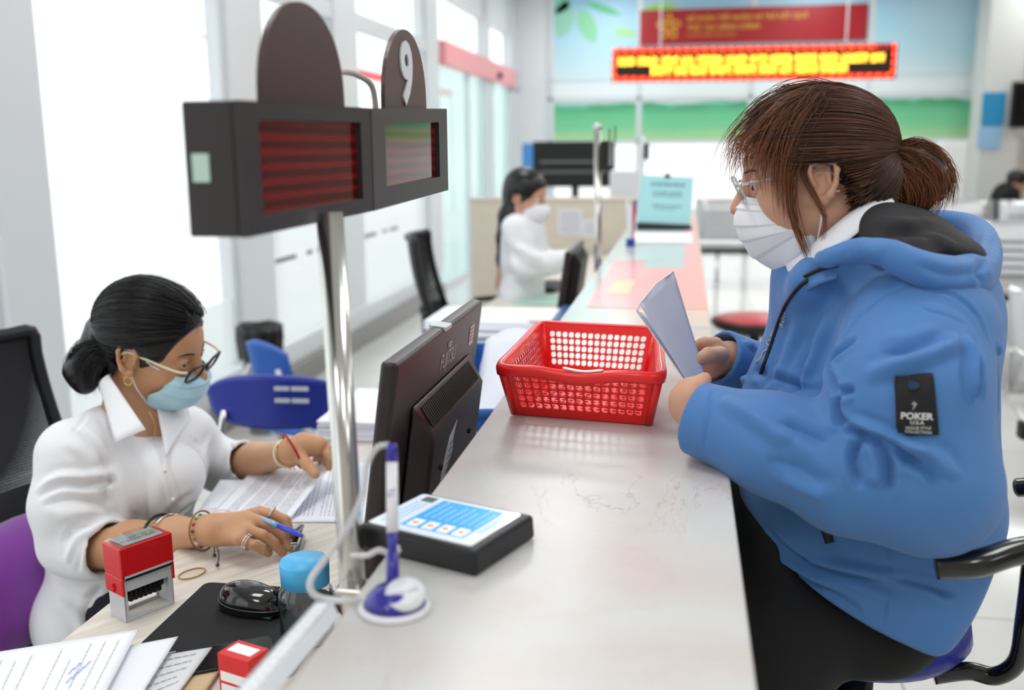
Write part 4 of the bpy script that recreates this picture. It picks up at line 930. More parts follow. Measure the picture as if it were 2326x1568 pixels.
# waste bin
c = Vector((-2.08, 4.55, 0)); zb = pY(540, 745, 4.55).z
c = pY(540, 745, 4.6); c = Vector((max(c.x, -2.08), c.y, 0)); 
t = thing('waste_bin', 'grey waste bin lined with a black bag under the window', 'bin', c); hb = zb
G().lathe([(.075, 0), (.10, hb - .05), (.096, hb - .05), (.07, .01), (0, .01)], 28, Matrix.Translation(c)).obj('bin_body', mat('bin_grey', '8d9396', .5), t, smooth=True)
def bag(u, v):
    a = 2 * math.pi * u; w_ = .004 * math.sin(a * 9) + .003 * math.sin(a * 17 + 1)
    prof = ((.105, hb - .16), (.115, hb - .06), (.112, hb + .01), (.098, hb), (.08, hb - .1)); k = min(int(v * 4), 3); f_ = v * 4 - k
    r_ = prof[k][0] * (1 - f_) + prof[k + 1][0] * f_; z_ = prof[k][1] * (1 - f_) + prof[k + 1][1] * f_
    return c + Vector(((r_ + w_) * math.cos(a), (r_ + w_) * math.sin(a), z_ + .012 * math.sin(a * 5 + .5) * (1 if v < .3 else .3)))
G().grid(bag, 64, 8).obj('bin_bag', mat('bag_black', '141416', .3), t, smooth=True)

# ================================================================== chairs
def mesh_mat():
    m = mat('chair_mesh', '1a1b1e', .6); nt = m.node_tree; N = nt.nodes; L = nt.links; b = N['Principled BSDF']; out = [n for n in N if n.type == 'OUTPUT_MATERIAL'][0]
    tc = N.new('ShaderNodeTexCoord'); vo = N.new('ShaderNodeTexVoronoi'); vo.inputs['Scale'].default_value = 210; vo.inputs['Randomness'].default_value = 0
    mp = N.new('ShaderNodeMapping'); mp.inputs['Scale'].default_value = (.02, 1, .8); L.new(tc.outputs['Object'], mp.inputs[0]); L.new(mp.outputs[0], vo.inputs['Vector'])
    lt = N.new('ShaderNodeMath'); lt.operation = 'LESS_THAN'; lt.inputs[1].default_value = .36; L.new(vo.outputs['Distance'], lt.inputs[0])
    tr = N.new('ShaderNodeBsdfTransparent'); mx = N.new('ShaderNodeMixShader'); L.new(lt.outputs[0], mx.inputs[0]); L.new(b.outputs[0], mx.inputs[1]); L.new(tr.outputs[0], mx.inputs[2]); L.new(mx.outputs[0], out.inputs[0])
    return m
def office_chair(lb):
    """faces +X, seat centre over the origin"""
    t = thing('office_chair', lb, 'chair', (0, 0, 0), 'mesh-back office chairs of the clerks')
    def seat(u, v):
        a = 2 * math.pi * u; p = 4; r_ = (abs(math.cos(a)) ** p + abs(math.sin(a)) ** p) ** (-1 / p) * v
        return Vector((.235 * r_ * math.cos(a), .24 * r_ * math.sin(a), .47 - .025 * v ** 3))
    g = G(); g.grid(seat, 32, 6); g.grid(lambda u, v: seat(u, 1) - Vector((0, 0, .05 * v)), 32, 1); g.grid(lambda u, v: seat(u, 1 - v) * 1 - Vector((0, 0, .05 + .0 * v)), 32, 4)
    g.obj('seat', mat('seat_navy', '1a1c2c', .8), t, smooth=True)
    def back(u, v, off=0):  # u across Y, v up
        y = -.225 + .45 * u; x = -.235 - .045 * math.sin(v * 2.2) - .08 * v + .06 * (2 * u - 1) ** 2 - .03 + off; return Vector((x, y * (1 - .1 * v), .56 + .46 * v))
    g = G(); g.grid(back, 20, 20); g.obj('mesh_back', mesh_mat(), t, smooth=True)
    rim = [back(i / 10, 1) for i in range(11)] + [back(1, 1 - i / 10) for i in range(1, 11)] + [back(1 - i / 10, 0) for i in range(1, 11)] + [back(0, i / 10) for i in range(1, 10)]
    G().tube(smooth_path(rim, 3, closed=True), .015, 10, closed=True).obj('back_frame', M_black, t, smooth=True)
    g = G(); g.grid(lambda u, v: back(.02 + .96 * u, .0 + .30 * v, -.008), 10, 6); g.obj('lower_back_panel', M_blackm, t, smooth=True, solid=.012)
    for s in (-1, 1):
        P = smooth_path([(-.14, s * .235, .44), (-.13, s * .285, .50), (-.12, s * .29, .66), (-.05, s * .29, .69), (.14, s * .29, .685), (.17, s * .285, .60), (.12, s * .26, .45)], 5)
        a = G().tube(P, .014, 10).obj('armrest', M_black, t, smooth=True)
    G().tube([(-.05, 0, .42), (-.22, 0, .43), (-.30, 0, .50), (-.31, 0, .66)], .022, 10).obj('back_bracket', M_black, t, smooth=True)
    G().tube([(0, 0, .10), (0, 0, .42)], .028, 16).obj('gas_column', M_black, t, smooth=True)
    g = G()
    for k in range(5): a = 2 * math.pi * k / 5 + .3; g.tube([(0, 0, .12), (.28 * math.cos(a), .28 * math.sin(a), .075)], [.026, .015], 10)
    g.obj('star_base', M_black, t, smooth=True)
    for k in range(5):
        a = 2 * math.pi * k / 5 + .3; x, y = .28 * math.cos(a), .28 * math.sin(a)
        G().tube([(x - .012 * math.sin(a), y + .012 * math.cos(a), .026), (x + .012 * math.sin(a), y - .012 * math.cos(a), .026)], .026, 14).obj('caster', M_blackm, t, smooth=True)
    return t
oc = office_chair('black mesh office chair the near clerk sits on')
oc2 = dup(oc, Matrix.Translation((-.86, 4.42, 0)) @ Matrix.Rotation(rad(6), 4, 'Z'), 'black mesh office chair the distant clerk sits on')
oc.matrix_basis = Matrix.Translation((-1.10, 1.72, 0)) @ Matrix.Rotation(rad(-3), 4, 'Z')
bpy.data.objects.remove([o for o in oc.children if o.name.startswith('armrest')][0], do_unlink=True)
# purple cushion
c = pY(10, 1320, 1.62)
def cush(u, v):
    a = 2 * math.pi * u; ph_ = math.pi * (v - .5); p = 2.6
    e = (abs(math.cos(a)) ** p + abs(math.sin(a)) ** p) ** (-1 / p); r_ = math.cos(ph_) ** .7
    return Vector((.075 * math.sin(ph_), .20 * e * math.cos(a) * r_, [.118 * e * math.sin(a) * r_][0]))
T = Matrix.Translation((-1.265, 1.62, .585)) @ Matrix.Rotation(rad(-14), 4, 'Y')
g = G(); g.grid(lambda u, v: T @ cush(u, v), 40, 20); tag(g.obj('cushion', mat('velvet_purple', '7a1f96', .8, sheen=.5, bump=.3, bscale=300), smooth=True), 'purple cushion behind the near clerk on her office chair', 'cushion')

# blue plastic chairs
M_blue = mat('chair_blue', '27369a', .32); M_lblue = mat('chair_pad_blue', '2f62b8', .45)
def blue_chair(c, rz, zb0, zb1, w, lb, pad=False):
    t = thing('folding_chair', lb, 'chair', (c[0], c[1], 0)); T = Matrix.Translation((c[0], c[1], 0)) @ Matrix.Rotation(rz, 4, 'Z')
    def back(u, v):
        s = 2 * u - 1; h = (zb1 - zb0) * (1 - .30 * abs(s) ** 2.4); zc_ = (zb0 + zb1) / 2 + .012 * (1 - s * s)
        return T @ Vector((w / 2 * s, .07 * s * s - .01 - .03 * (v - .5), zc_ + (v - .5) * h * 1.0 * (1 - .35 * abs(s) ** 6)))
    g = G(); g.grid(back, 24, 10); b = g.obj('backrest', M_lblue if pad else M_blue, t, smooth=True, solid=.012 if not pad else .03)
    if not pad:
        for dz in (.035, -.0):
            g = G()
            for x0, x1 in ((0, .4), (.45, .9)):
                g.hexa(*[[T @ Vector((.02 + .11 * x, yy, (zb0 + zb1) / 2 + dz + .02 + z_)) for x, yy, z_ in ((x0, -.034 + o_, 0), (x1, -.034 + o_, 0), (x1, -.034 + o_, .012), (x0, -.034 + o_, .012))] for o_ in (0, .006)])
            g.obj('vent_slot', mat('slot_pale', 'b9bcc4', .5), b)
    g = G(); P = smooth_path([(-.2, .0, .42), (0, -.01, .435), (.2, .0, .42)], 4)
    g.grid(lambda u, v: T @ Vector((-.2 + .4 * u, .02 + .38 * v, .43 - .02 * (2 * v - 1) ** 2 - .01 * math.sin(math.pi * u))), 12, 12); g.obj('seat', M_blue if not pad else M_lblue, t, smooth=True, solid=.02)
    for s in (-1, 1):
        P = smooth_path([(s * w / 2 * .72, .03, zb0 + .06), (s * .19, .02, .45), (s * .19, .2, .3), (s * .2, .42, 0.01)], 5); G().tube([T @ p for p in P], .011, 10).obj('leg', M_chrome if not pad else mat('tube_white', 'e0e0e4', .3), t, smooth=True)
        P = [(s * .2, .36, .40), (s * .205, .02, .01)]; G().tube([T @ Vector(p) for p in P], .011, 10).obj('leg', M_chrome if not pad else MATS['tube_white'], t, smooth=True)
    return t
blue_chair((-1.16, 2.62), rad(4), .60, .765, .43, 'wide dark blue plastic chair behind the near clerk\'s desk')
c = pY(570, 810, 3.3)
blue_chair((c.x, 3.35), rad(-30), .56, .71, .22, 'small blue padded folding chair by the window wall', pad=True)

# customer's stool
M_blk = mat('tube_black', '121214', .2, coat=.4)
st = thing('bar_stool', 'swivel stool with blue seat and black tube arms under the customer', 'stool', (.30, 1.36, 0))
sx, sy, szt = .262, 1.42, .75
G().lathe([(0, -.05), (.12, -.05), (.145, -.042), (.157, -.026), (.154, -.008), (.135, 0), (0, .003)], 40, Matrix.Translation((sx, sy, szt))).obj('seat', mat('vinyl_blue', '1f2a86', .35), st, smooth=True)
G().tube([(sx, sy, .02), (sx, sy, szt - .05)], .03, 20).obj('column', M_blk, st, smooth=True)
G().lathe([(.22, 0), (.22, .012), (.06, .03), (.03, .04)], 40, Matrix.Translation((sx, sy, 0))).obj('foot_plate', M_blk, st, smooth=True)
e0 = pY(2128, 1286, 1.105)
P = smooth_path([pY(2125, 1285, 1.10), pY(2220, 1280, 1.10), pY(2326, 1250, 1.125), (.46, 1.155, .964), (.55, 1.235, .958), (.61, 1.36, .945), (.615, 1.48, .925), (.58, 1.57, .90), pY(2312, 1108, 1.62)], 8)
G().tube(P, .0155, 16).obj('armrest', M_blk, st, smooth=True)
P = smooth_path([pY(2120, 1535, 1.33), pY(2200, 1525, 1.33), pY(2262, 1536, 1.32), pY(2312, 1500, 1.30), pY(2330, 1400, 1.27), pY(2350, 1240, 1.19)], 8)
G().tube(P, .0125, 14).obj('back_support', M_blk, st, smooth=True)
# second stool
t = thing('bar_stool', 'round stool with red top and black rim beyond the customer', 'stool', (.30, 4.3, 0))
T = Matrix.Translation((.30, 4.25, .68))
G().lathe([(0, -.05), (.10, -.05), (.17, -.02), (.185, 0), (.175, .014)], 36, T).obj('seat_shell', M_black, t, smooth=True)
G().lathe([(.176, .012), (.15, .022), (0, .026)], 36, T).obj('seat_pad', mat('vinyl_red', 'c03a48', .3), t, smooth=True)
G().tube([(.30, 4.25, .02), (.30, 4.25, .64)], [.03, .022], 14).obj('column', M_black, t, smooth=True)
G().lathe([(.2, 0), (.2, .012), (.04, .03)], 30, Matrix.Translation((.30, 4.25, 0))).obj('foot_plate', M_black, t, smooth=True)

# waiting benches
M_perf = mat('perforated_steel', 'c9c9cc', .3, metal=.6)
def bench(n, lb):
    t = thing('waiting_bench', lb, 'bench', (0, 0, 0), 'steel waiting benches in the hall')
    w = .56
    for k in range(n):
        x = k * w
        g = G(); g.grid(lambda u, v: Vector((x + .02 + (w - .04) * u, (-.42 + .42 * v) if True else 0, .42 - .03 * math.sin(math.pi * v) + .03 * (v < .05))), 4, 8)
        g.obj('seat', M_perf, t, smooth=True, solid=.012)
        g = G(); g.grid(lambda u, v: Vector((x + .02 + (w - .04) * u, .02 + .12 * v, .45 + .42 * v + .0 * u)), 4, 8)
        b = g.obj('backrest', M_perf, t, smooth=True, solid=.012)
        g = G()
        for j in range(5): g.box((x + .08, -.002 + .10 * (j + 1) / 6 + .0, .47 + .06 * j), (x + w - .08, .004 + .10 * (j + 1) / 6, .49 + .06 * j))
        g.obj('ridge', mat('ridge_grey', 'a5a6aa', .4, metal=.5), b)
    for k in range(n + 1):
        x = k * w
        P = smooth_path([(x, .02, .44), (x, .0, .62), (x, -.2, .64), (x, -.4, .62), (x, -.38, .43)], 5); G().tube(P, .014, 8).obj('armrest', M_chrome, t, smooth=True)
    G().box((0, -.22, .33), (n * w, -.16, .39)).obj('beam', M_blackm, t)
    for x in (.25, n * w - .25):
        P = smooth_path([(x, -.48, .02), (x, -.3, .12), (x, -.19, .33)], 4); P2 = smooth_path([(x, .12, .02), (x, -.05, .12), (x, -.19, .33)], 4)
        G().tube(P, .016, 8).obj('leg', M_chrome, t, smooth=True); G().tube(P2, .016, 8).obj('leg', M_chrome, t, smooth=True)
    return t
bn0 = bench(3, 'steel waiting bench straight behind the turquoise notice')
def rz(a): return Matrix.Rotation(rad(a), 4, 'Z')
for (x, y, a, lb) in ((2.45, 10.4, 0, 'steel waiting bench before the white cabinet and far column'), (2.05, 7.6, 0, 'middle steel waiting bench behind the blue jacket'), (1.9, 5.9, 0, 'steel waiting bench just behind the nearest one at right'), (1.25, 4.05, 0, 'nearest steel waiting bench at the right edge of the photo')):
    dup(bn0, Matrix.Translation((x, y, 0)) @ rz(a), lb)
bn0.matrix_basis = Matrix.Translation((.08, 10.6, 0))
# ================================================================== soft-body modelling: blended distance fields turned into one closed surface
class Field:
    def __init__(s, lo, hi, h):
        s.h = h; s.lo = np.array(lo, np.float32) - 3 * h; n = np.ceil((np.array(hi) - np.array(lo)) / h).astype(int) + 7
        s.n = n; s.f = np.full(tuple(n), 9., np.float32)
        s.ax = [s.lo[i] + h * np.arange(n[i], dtype=np.float32) for i in range(3)]
    def block(s, lo, hi):
        a = np.clip(np.floor((np.array(lo) - s.lo) / s.h).astype(int), 0, s.n - 1); b = np.clip(np.ceil((np.array(hi) - s.lo) / s.h).astype(int) + 1, 1, s.n)
        return a, np.maximum(b, a + 1)
    def put(s, fn, lo, hi, k, sub=False, inter=False):
        m = k + 3 * s.h + .004; a, b = s.block(np.array(lo) - m, np.array(hi) + m); sl = tuple(slice(int(a[i]), int(b[i])) for i in range(3))
        X, Y, Z = np.meshgrid(s.ax[0][sl[0]], s.ax[1][sl[1]], s.ax[2][sl[2]], indexing='ij', sparse=True)
        d = fn(X, Y, Z); c = s.f[sl]
        if sub:
            h = np.maximum(k - np.abs(c + d), 0) / max(k, 1e-6); s.f[sl] = np.maximum(c, -d) + h * h * k * .25
        else:
            h = np.maximum(k - np.abs(c - d), 0) / max(k, 1e-6); s.f[sl] = np.minimum(c, d) - h * h * k * .25
    def cap(s, a, b, ra, rb=None, k=.01, sub=False):
        a = np.array(a, np.float32); b = np.array(b, np.float32); rb = ra if rb is None else rb; ab = b - a; L = float(ab @ ab) + 1e-12; r = max(ra, rb)
        def fn(X, Y, Z):
            px, py, pz = X - a[0], Y - a[1], Z - a[2]; t = np.clip((px * ab[0] + py * ab[1] + pz * ab[2]) / L, 0, 1)
            return np.sqrt((px - ab[0] * t) ** 2 + (py - ab[1] * t) ** 2 + (pz - ab[2] * t) ** 2) - (ra + (rb - ra) * t)
        s.put(fn, np.minimum(a, b) - r, np.maximum(a, b) + r, k, sub)
    def ell(s, c, r, R=None, k=.01, sub=False):
        c = np.array(c, np.float32); r = np.array(r, np.float32); R = np.array(R, np.float32) if R is not None else np.eye(3, dtype=np.float32)
        ext = np.sqrt(((R * r) ** 2).sum(1))
        def fn(X, Y, Z):
            x, y, z = X - c[0], Y - c[1], Z - c[2]
            q = [(R[0, i] * x + R[1, i] * y + R[2, i] * z) / r[i] for i in range(3)]
            k0 = np.sqrt(q[0] ** 2 + q[1] ** 2 + q[2] ** 2) + 1e-6; k1 = np.sqrt((q[0] / r[0]) ** 2 + (q[1] / r[1]) ** 2 + (q[2] / r[2]) ** 2) + 1e-6
            return k0 * (k0 - 1) / k1
        s.put(fn, c - ext, c + ext, k, sub)
    def box(s, c, r, R=None, k=.01, sub=False, rnd=.0):
        c = np.array(c, np.float32); r = np.array(r, np.float32); R = np.array(R, np.float32) if R is not None else np.eye(3, dtype=np.float32); ext = np.abs(R) @ r
        def fn(X, Y, Z):
            x, y, z = X - c[0], Y - c[1], Z - c[2]
            q = [np.abs(R[0, i] * x + R[1, i] * y + R[2, i] * z) - r[i] + rnd for i in range(3)]
            return np.sqrt(np.maximum(q[0], 0) ** 2 + np.maximum(q[1], 0) ** 2 + np.maximum(q[2], 0) ** 2) + np.minimum(np.maximum(np.maximum(q[0], q[1]), q[2]), 0) - rnd
        s.put(fn, c - ext, c + ext, k, sub)
    def chain(s, P, R, k=.01, sub=False):
        for i in range(len(P) - 1): s.cap(P[i], P[i + 1], R[i], R[i + 1], k, sub)
    def surface(s):
        f = s.f; n = s.n; ins = f < 0
        c = ins[:-1, :-1, :-1].astype(np.int8)
        for dx in (0, 1):
            for dy in (0, 1):
                for dz in (0, 1):
                    if dx + dy + dz: c += ins[dx:n[0] - 1 + dx, dy:n[1] - 1 + dy, dz:n[2] - 1 + dz]
        act = np.argwhere((c > 0) & (c < 8)); idx = np.full(tuple(n - 1), -1, np.int32); idx[act[:, 0], act[:, 1], act[:, 2]] = np.arange(len(act))
        P = np.zeros((len(act), 3)); W = np.zeros(len(act)); C = [(i, j, k) for i in (0, 1) for j in (0, 1) for k in (0, 1)]
        val = {q: f[act[:, 0] + q[0], act[:, 1] + q[1], act[:, 2] + q[2]] for q in C}
        for q in C:
            for ax in range(3):
                if q[ax]: continue
                r = list(q); r[ax] = 1; r = tuple(r); a, b = val[q], val[r]; m = (a < 0) != (b < 0); t = np.where(m, a / np.where(m, a - b, 1), 0)
                p = np.array(q, float)[None, :].repeat(len(act), 0); p[:, ax] += t; P[m] += p[m]; W[m] += 1
        V = (P / W[:, None] + act) * s.h + s.lo
        Q = []
        for ax in range(3):
            o = [(1, 2), (2, 0), (0, 1)][ax]; sl0 = [slice(None)] * 3; sl1 = [slice(None)] * 3; sl0[ax] = slice(0, -1); sl1[ax] = slice(1, None)
            A = ins[tuple(sl0)]; B = ins[tuple(sl1)]; E = np.argwhere(A != B)
            E = E[(E[:, o[0]] > 0) & (E[:, o[1]] > 0) & (E[:, o[0]] < n[o[0]] - 1) & (E[:, o[1]] < n[o[1]] - 1)]
            fl = A[E[:, 0], E[:, 1], E[:, 2]]
            def at(d0, d1):
                e = E.copy(); e[:, o[0]] -= d0; e[:, o[1]] -= d1; return idx[e[:, 0], e[:, 1], e[:, 2]]
            q = np.stack([at(1, 1), at(0, 1), at(0, 0), at(1, 0)], 1); q[~fl] = q[~fl][:, ::-1]; Q.append(q)
        return V, np.concatenate(Q)
    def obj(s, name, m, parent, post=None, smooth_it=2):
        V, Q = s.surface()
        if smooth_it:
            E = np.concatenate([Q[:, [0, 1]], Q[:, [1, 2]], Q[:, [2, 3]], Q[:, [3, 0]]])
            cnt = np.bincount(E.ravel(), minlength=len(V))[:, None]
            for it in range(smooth_it):
                for lam in (.5, -.52):
                    S = np.stack([np.bincount(np.concatenate([E[:, 0], E[:, 1]]), np.concatenate([V[E[:, 1], i], V[E[:, 0], i]]), len(V)) for i in range(3)], 1)
                    V = V + lam * (S / cnt - V)
        if post: V = post(V, Q)
        me = bpy.data.meshes.new(name); me.vertices.add(len(V)); me.vertices.foreach_set('co', V.astype(np.float32).ravel())
        me.loops.add(len(Q) * 4); me.loops.foreach_set('vertex_index', Q.astype(np.int32).ravel()); me.polygons.add(len(Q))
        me.polygons.foreach_set('loop_start', np.arange(0, len(Q) * 4, 4, dtype=np.int32)); me.update(calc_edges=True); me.validate()
        me.polygons.foreach_set('use_smooth', [True] * len(me.polygons)); me.materials.append(m)
        o = bpy.data.objects.new(name, me); COL.objects.link(o)
        if parent: par(o, parent)
        return o
def vnormals(V, Q):
    n = np.cross(V[Q[:, 2]] - V[Q[:, 0]], V[Q[:, 3]] - V[Q[:, 1]]); N = np.zeros_like(V)
    for i in range(4):
        for j in range(3): N[:, j] += np.bincount(Q[:, i], n[:, j], len(V))
    return N / (np.linalg.norm(N, axis=1, keepdims=True) + 1e-12)
def folds(lst, noise_amp=0., nscale=9.):
    """creases and ridges drawn as lines over the cloth: ([(px,py)..], width m, height m)"""
    def post(V, Q):
        N = vnormals(V, Q); bv = BVHTree.FromPolygons([tuple(v) for v in V], [tuple(int(i) for i in q) for q in Q])
        D = np.zeros(len(V))
        for pts, w, a in lst:
            pts = smooth_path([(x, y, 0) for x, y in pts], 5); L = []
            for p in pts:
                h = bv.ray_cast(CAM, ray(p.x, p.y).normalized())
                if h[0] is not None and (not L or (h[0] - L[-1]).length < .06): L.append(h[0])
            if len(L) < 2: continue
            L = np.array([tuple(q) for q in L]); lo, hi = L.min(0) - 3 * w, L.max(0) + 3 * w
            ii = np.where(((V > lo) & (V < hi)).all(1))[0]; P = V[ii]; best = np.full(len(ii), 9.); tt = np.zeros(len(ii))
            for k in range(len(L) - 1):
                d = L[k + 1] - L[k]; t = np.clip(((P - L[k]) @ d) / (d @ d + 1e-12), 0, 1); e = np.linalg.norm(P - L[k] - t[:, None] * d, axis=1)
                m = e < best; best[m] = e[m]; tt[m] = (k + t[m]) / (len(L) - 1)
            fade = np.clip(np.minimum(tt, 1 - tt) * 4, 0, 1) ** .8
            x = best / w
            pf = np.exp(-x * x) if a > 0 else np.exp(-1.5 * x) * 1.15
            D[ii] += a * fade * (pf - .35 * np.exp(-((x - 1.7) / .8) ** 2))
        if noise_amp:
            s = nscale; D += noise_amp * (np.sin(V[:, 0] * s * 7 + 2 * np.sin(V[:, 2] * s * 4)) * np.sin(V[:, 1] * s * 5 + V[:, 2] * s * 3) + .5 * np.sin(V[:, 2] * s * 11 + 3 * np.sin(V[:, 0] * s * 5)))
        return V + N * D[:, None]
    return post
def fit(pts, h, pad=.02):
    P = np.array([tuple(p) for p in pts]); return Field(P.min(0) - pad, P.max(0) + pad, h)

# ------------------------------------------------------------------ heads
class Head:
    def __init__(s, O, fwd, up, S=1., wide=1.):
        f = Vector(fwd).normalized(); l = Vector(up).cross(f).normalized(); u = f.cross(l)
        s.R = Matrix((f, l, u)).transposed(); s.O = Vector(O); s.S = S; s.w = wide; s.Rn = np.array([[s.R[i][j] for j in range(3)] for i in range(3)])
    def p(s, x, y, z): return s.O + s.R @ Vector((x * s.S, y * s.S * s.w, z * s.S))
    def sculpt(s, F_, det=True, eye_side=(-1, 1)):
        p, S = s.p, s.S; R = s.Rn
        def e(x, y, z, a, b, c, k=.01, sub=False, rot=None): F_.ell(p(x, y, z), (a * S, b * S * s.w, c * S), R if rot is None else R @ np.array(rot), k * S, sub)
        def c(a, b, ra, rb, k=.01, sub=False): F_.cap(p(*a), p(*b), ra * S, rb * S, k * S, sub)
        e(-.012, 0, .033, .096, .074, .082, .01)
        e(.022, 0, -.02, .064, .062, .084, .03)
        e(.038, 0, .035, .05, .058, .045, .02)
        for q in (-1, 1):
            c((-.005, q * .05, -.055), (.055, q * .018, -.092), .020, .018, .03)
            e(.052, q * .036, -.028, .028, .026, .032, .02)
            c((.077, q * .012, .019), (.066, q * .045, .017), .009, .008, .012)
        e(.066, 0, -.094, .020, .022, .016, .02)
        e(.068, 0, -.055, .028, .034, .028, .02)
        for q in (-1, 1): e(.092, q * .032, .001, .015, .017, .0125, .012, True)
        c((.086, 0, .012), (.109, 0, -.030), .0075, .0105, .014)
        for q in (-1, 1): e(.098, q * .0125, -.034, .011, .0085, .0085, .008)
        e(.096, 0, -.060, .010, .021, .0052, .006); e(.094, 0, -.069, .010, .018, .006, .006)
        e(.104, 0, -.0645, .012, .02, .0012, .002, True)
        if det:
            for q in eye_side:
                e(.0745, q * .0315, .001, .0148, .0155, .0142, .004)
                e(.091, q * .0328, -.001, .014, .0130, .0049, .002, True)
                c((.083, q * .02, .0075), (.078, q * .044, .0065), .0018, .0018, .004)
        # ears
        for q in (-1, 1):
            y = .0735 * 1
            e(-.006, q * (y - .002), -.004, .016, .009, .027, .006, rot=[[1, 0, 0], [0, 1, 0], [0, 0, 1]])
            pts = [(.006, -.004), (.010, .012), (.004, .025), (-.010, .031), (-.022, .026), (-.0265, .010), (-.023, -.008), (-.014, -.022), (-.005, -.031), (.003, -.026)]
            P3 = [(x, q * (y + .0075 + .004 * (x < -.012)), z) for x, z in pts]
            for i in range(len(P3) - 1): c(P3[i], P3[i + 1], .0040 if i < 7 else .0058, .0040 if i < 6 else .0062, .003)
            e(-.006, q * (y + .008), -.003, .0105, .008, .0135, .004, True)
            e(-.012, q * (y + .008), .016, .0065, .005, .0055, .004, True)
            c((-.017, q * (y + .004), .014), (-.016, q * (y + .004), -.008), .003, .003, .004); c((.004, q * (y + .005), -.008), (.006, q * (y + .004), -.002), .004, .0035, .004)
    def eyes(s, parent, look=(1, 0, -.1)):
        for q in (-1, 1):
            c = s.p(.0742, q * .0315, .0005); r = .0128 * s.S
            o = G().ball(c, r, 24).obj('eye', mat('eye_white', 'e9e4e0', .15), parent, smooth=True)
            d = (s.R @ Vector((look[0], look[1], look[2]))).normalized(); T = frame(c + d * r * .83, d.orthogonal(), d.cross(d.orthogonal()))
            T = frame(c + d * (r * .895), d.orthogonal(), d.cross(d.orthogonal()))
            G().ball(c + d * r * .62, (r * .5, r * .5, r * .46), 20, T=T.to_3x3()).obj('iris', mat('iris_brown', '2a160e', .05, coat=1), o, smooth=True)
    def brows(s, parent, m, bv, h=.019, th=.0022):
        for q in (-1, 1):
            P = []
            for k in range(8):
                t = k / 7; P.append(s.surf(bv, .0 + .09, q * (.013 + .036 * t), h + .006 * math.sin(t * 2.4) - .003 * t))
            P = [x for x in P if x is not None]
            G().tube(P, [th * s.S * v for v in (.6, 1, 1.1, 1.1, 1, .8, .6, .3)][:len(P)], 8, flat=.8).obj('eyebrow', m, parent, smooth=True)
    def surf(s, bv, x, y, z, off=.0):
        """point of the sculpted surface seen from in front at local (y,z)"""
        o = s.p(.3, y, z); d = (s.R @ Vector((-1, 0, 0))); h = bv.ray_cast(o, d)
        return h[0] + s.R @ Vector((off * s.S, 0, 0)) if h[0] is not None else None
def bvh(o):
    me = o.data; V = [_wm(o) @ v.co for v in me.vertices]; return BVHTree.FromPolygons(V, [tuple(p.vertices) for p in me.polygons])
def face_mask(H, parent, m, prof, edge, pleats=5, bulge=1., sag=.0, lb=None, strap_m=None, ear=((-.004, .078, .026), (-.012, .082, -.02)), amp=.0016):
    """pleated surgical mask: centre profile (x,z) top to chin, side edge (x,y,z) top to bottom"""
    def interp(L, t):
        P = smooth_path([tuple(q) + (0,) * (3 - len(q)) for q in L], 10); f_ = t * (len(P) - 1); i = min(int(f_), len(P) - 2); return P[i].lerp(P[i + 1], f_ - i)
    def f(u, v):
        s = 2 * u - 1; a = abs(s) * math.pi / 2; c = interp(prof, v); e = interp(edge, v)
        sn, cs = math.sin(a), math.cos(a)
        x = e.x + (c.x - e.x) * cs ** .9; y = e.y * sn ** 1.05; z = e.z + (c.y - e.z) * cs ** 1.3
        pl = amp * (((v * pleats) % 1.) - .5) * (1 - abs(s) ** 4) * (.15 < v < .95)
        return H.p(x + pl * cs, (y + pl * sn) * (1 if s > 0 else -1), z)
    g = G(); g.grid(f, 60, 60); o = g.obj('face_mask', m, parent, smooth=True, solid=.0012, offset=1)
    if lb: lab(o, lb)
    # stitched borders and the nose-wire crease
    g = G()
    for v in (.02, .10): g.tube([f(i / 40, v) for i in range(41)], .0006, 5)
    for u in (.015, .985): g.tube([f(u, i / 30) for i in range(31)], .0008, 5)
    g.tube([f(i / 40, .985) for i in range(41)], .0006, 5)
    g.obj('seam', m, o, smooth=True)
    for u, q in ((0.01, -1), (.99, 1)):
        for v, ez in ((.03, ear[0]), (.97, ear[1])):
            a = f(u, v); b = H.p(ez[0], q * ez[1], ez[2]); mid = (a + b) / 2 + H.R @ Vector((0, q * .006, 0))
            G().tube(smooth_path([a, mid, b, H.p(ez[0] - .02, q * (ez[1] - .004), ez[2] * .8)], 5), .0013 * H.S, 6).obj('ear_loop', strap_m or m, o, smooth=True)
    return o, f
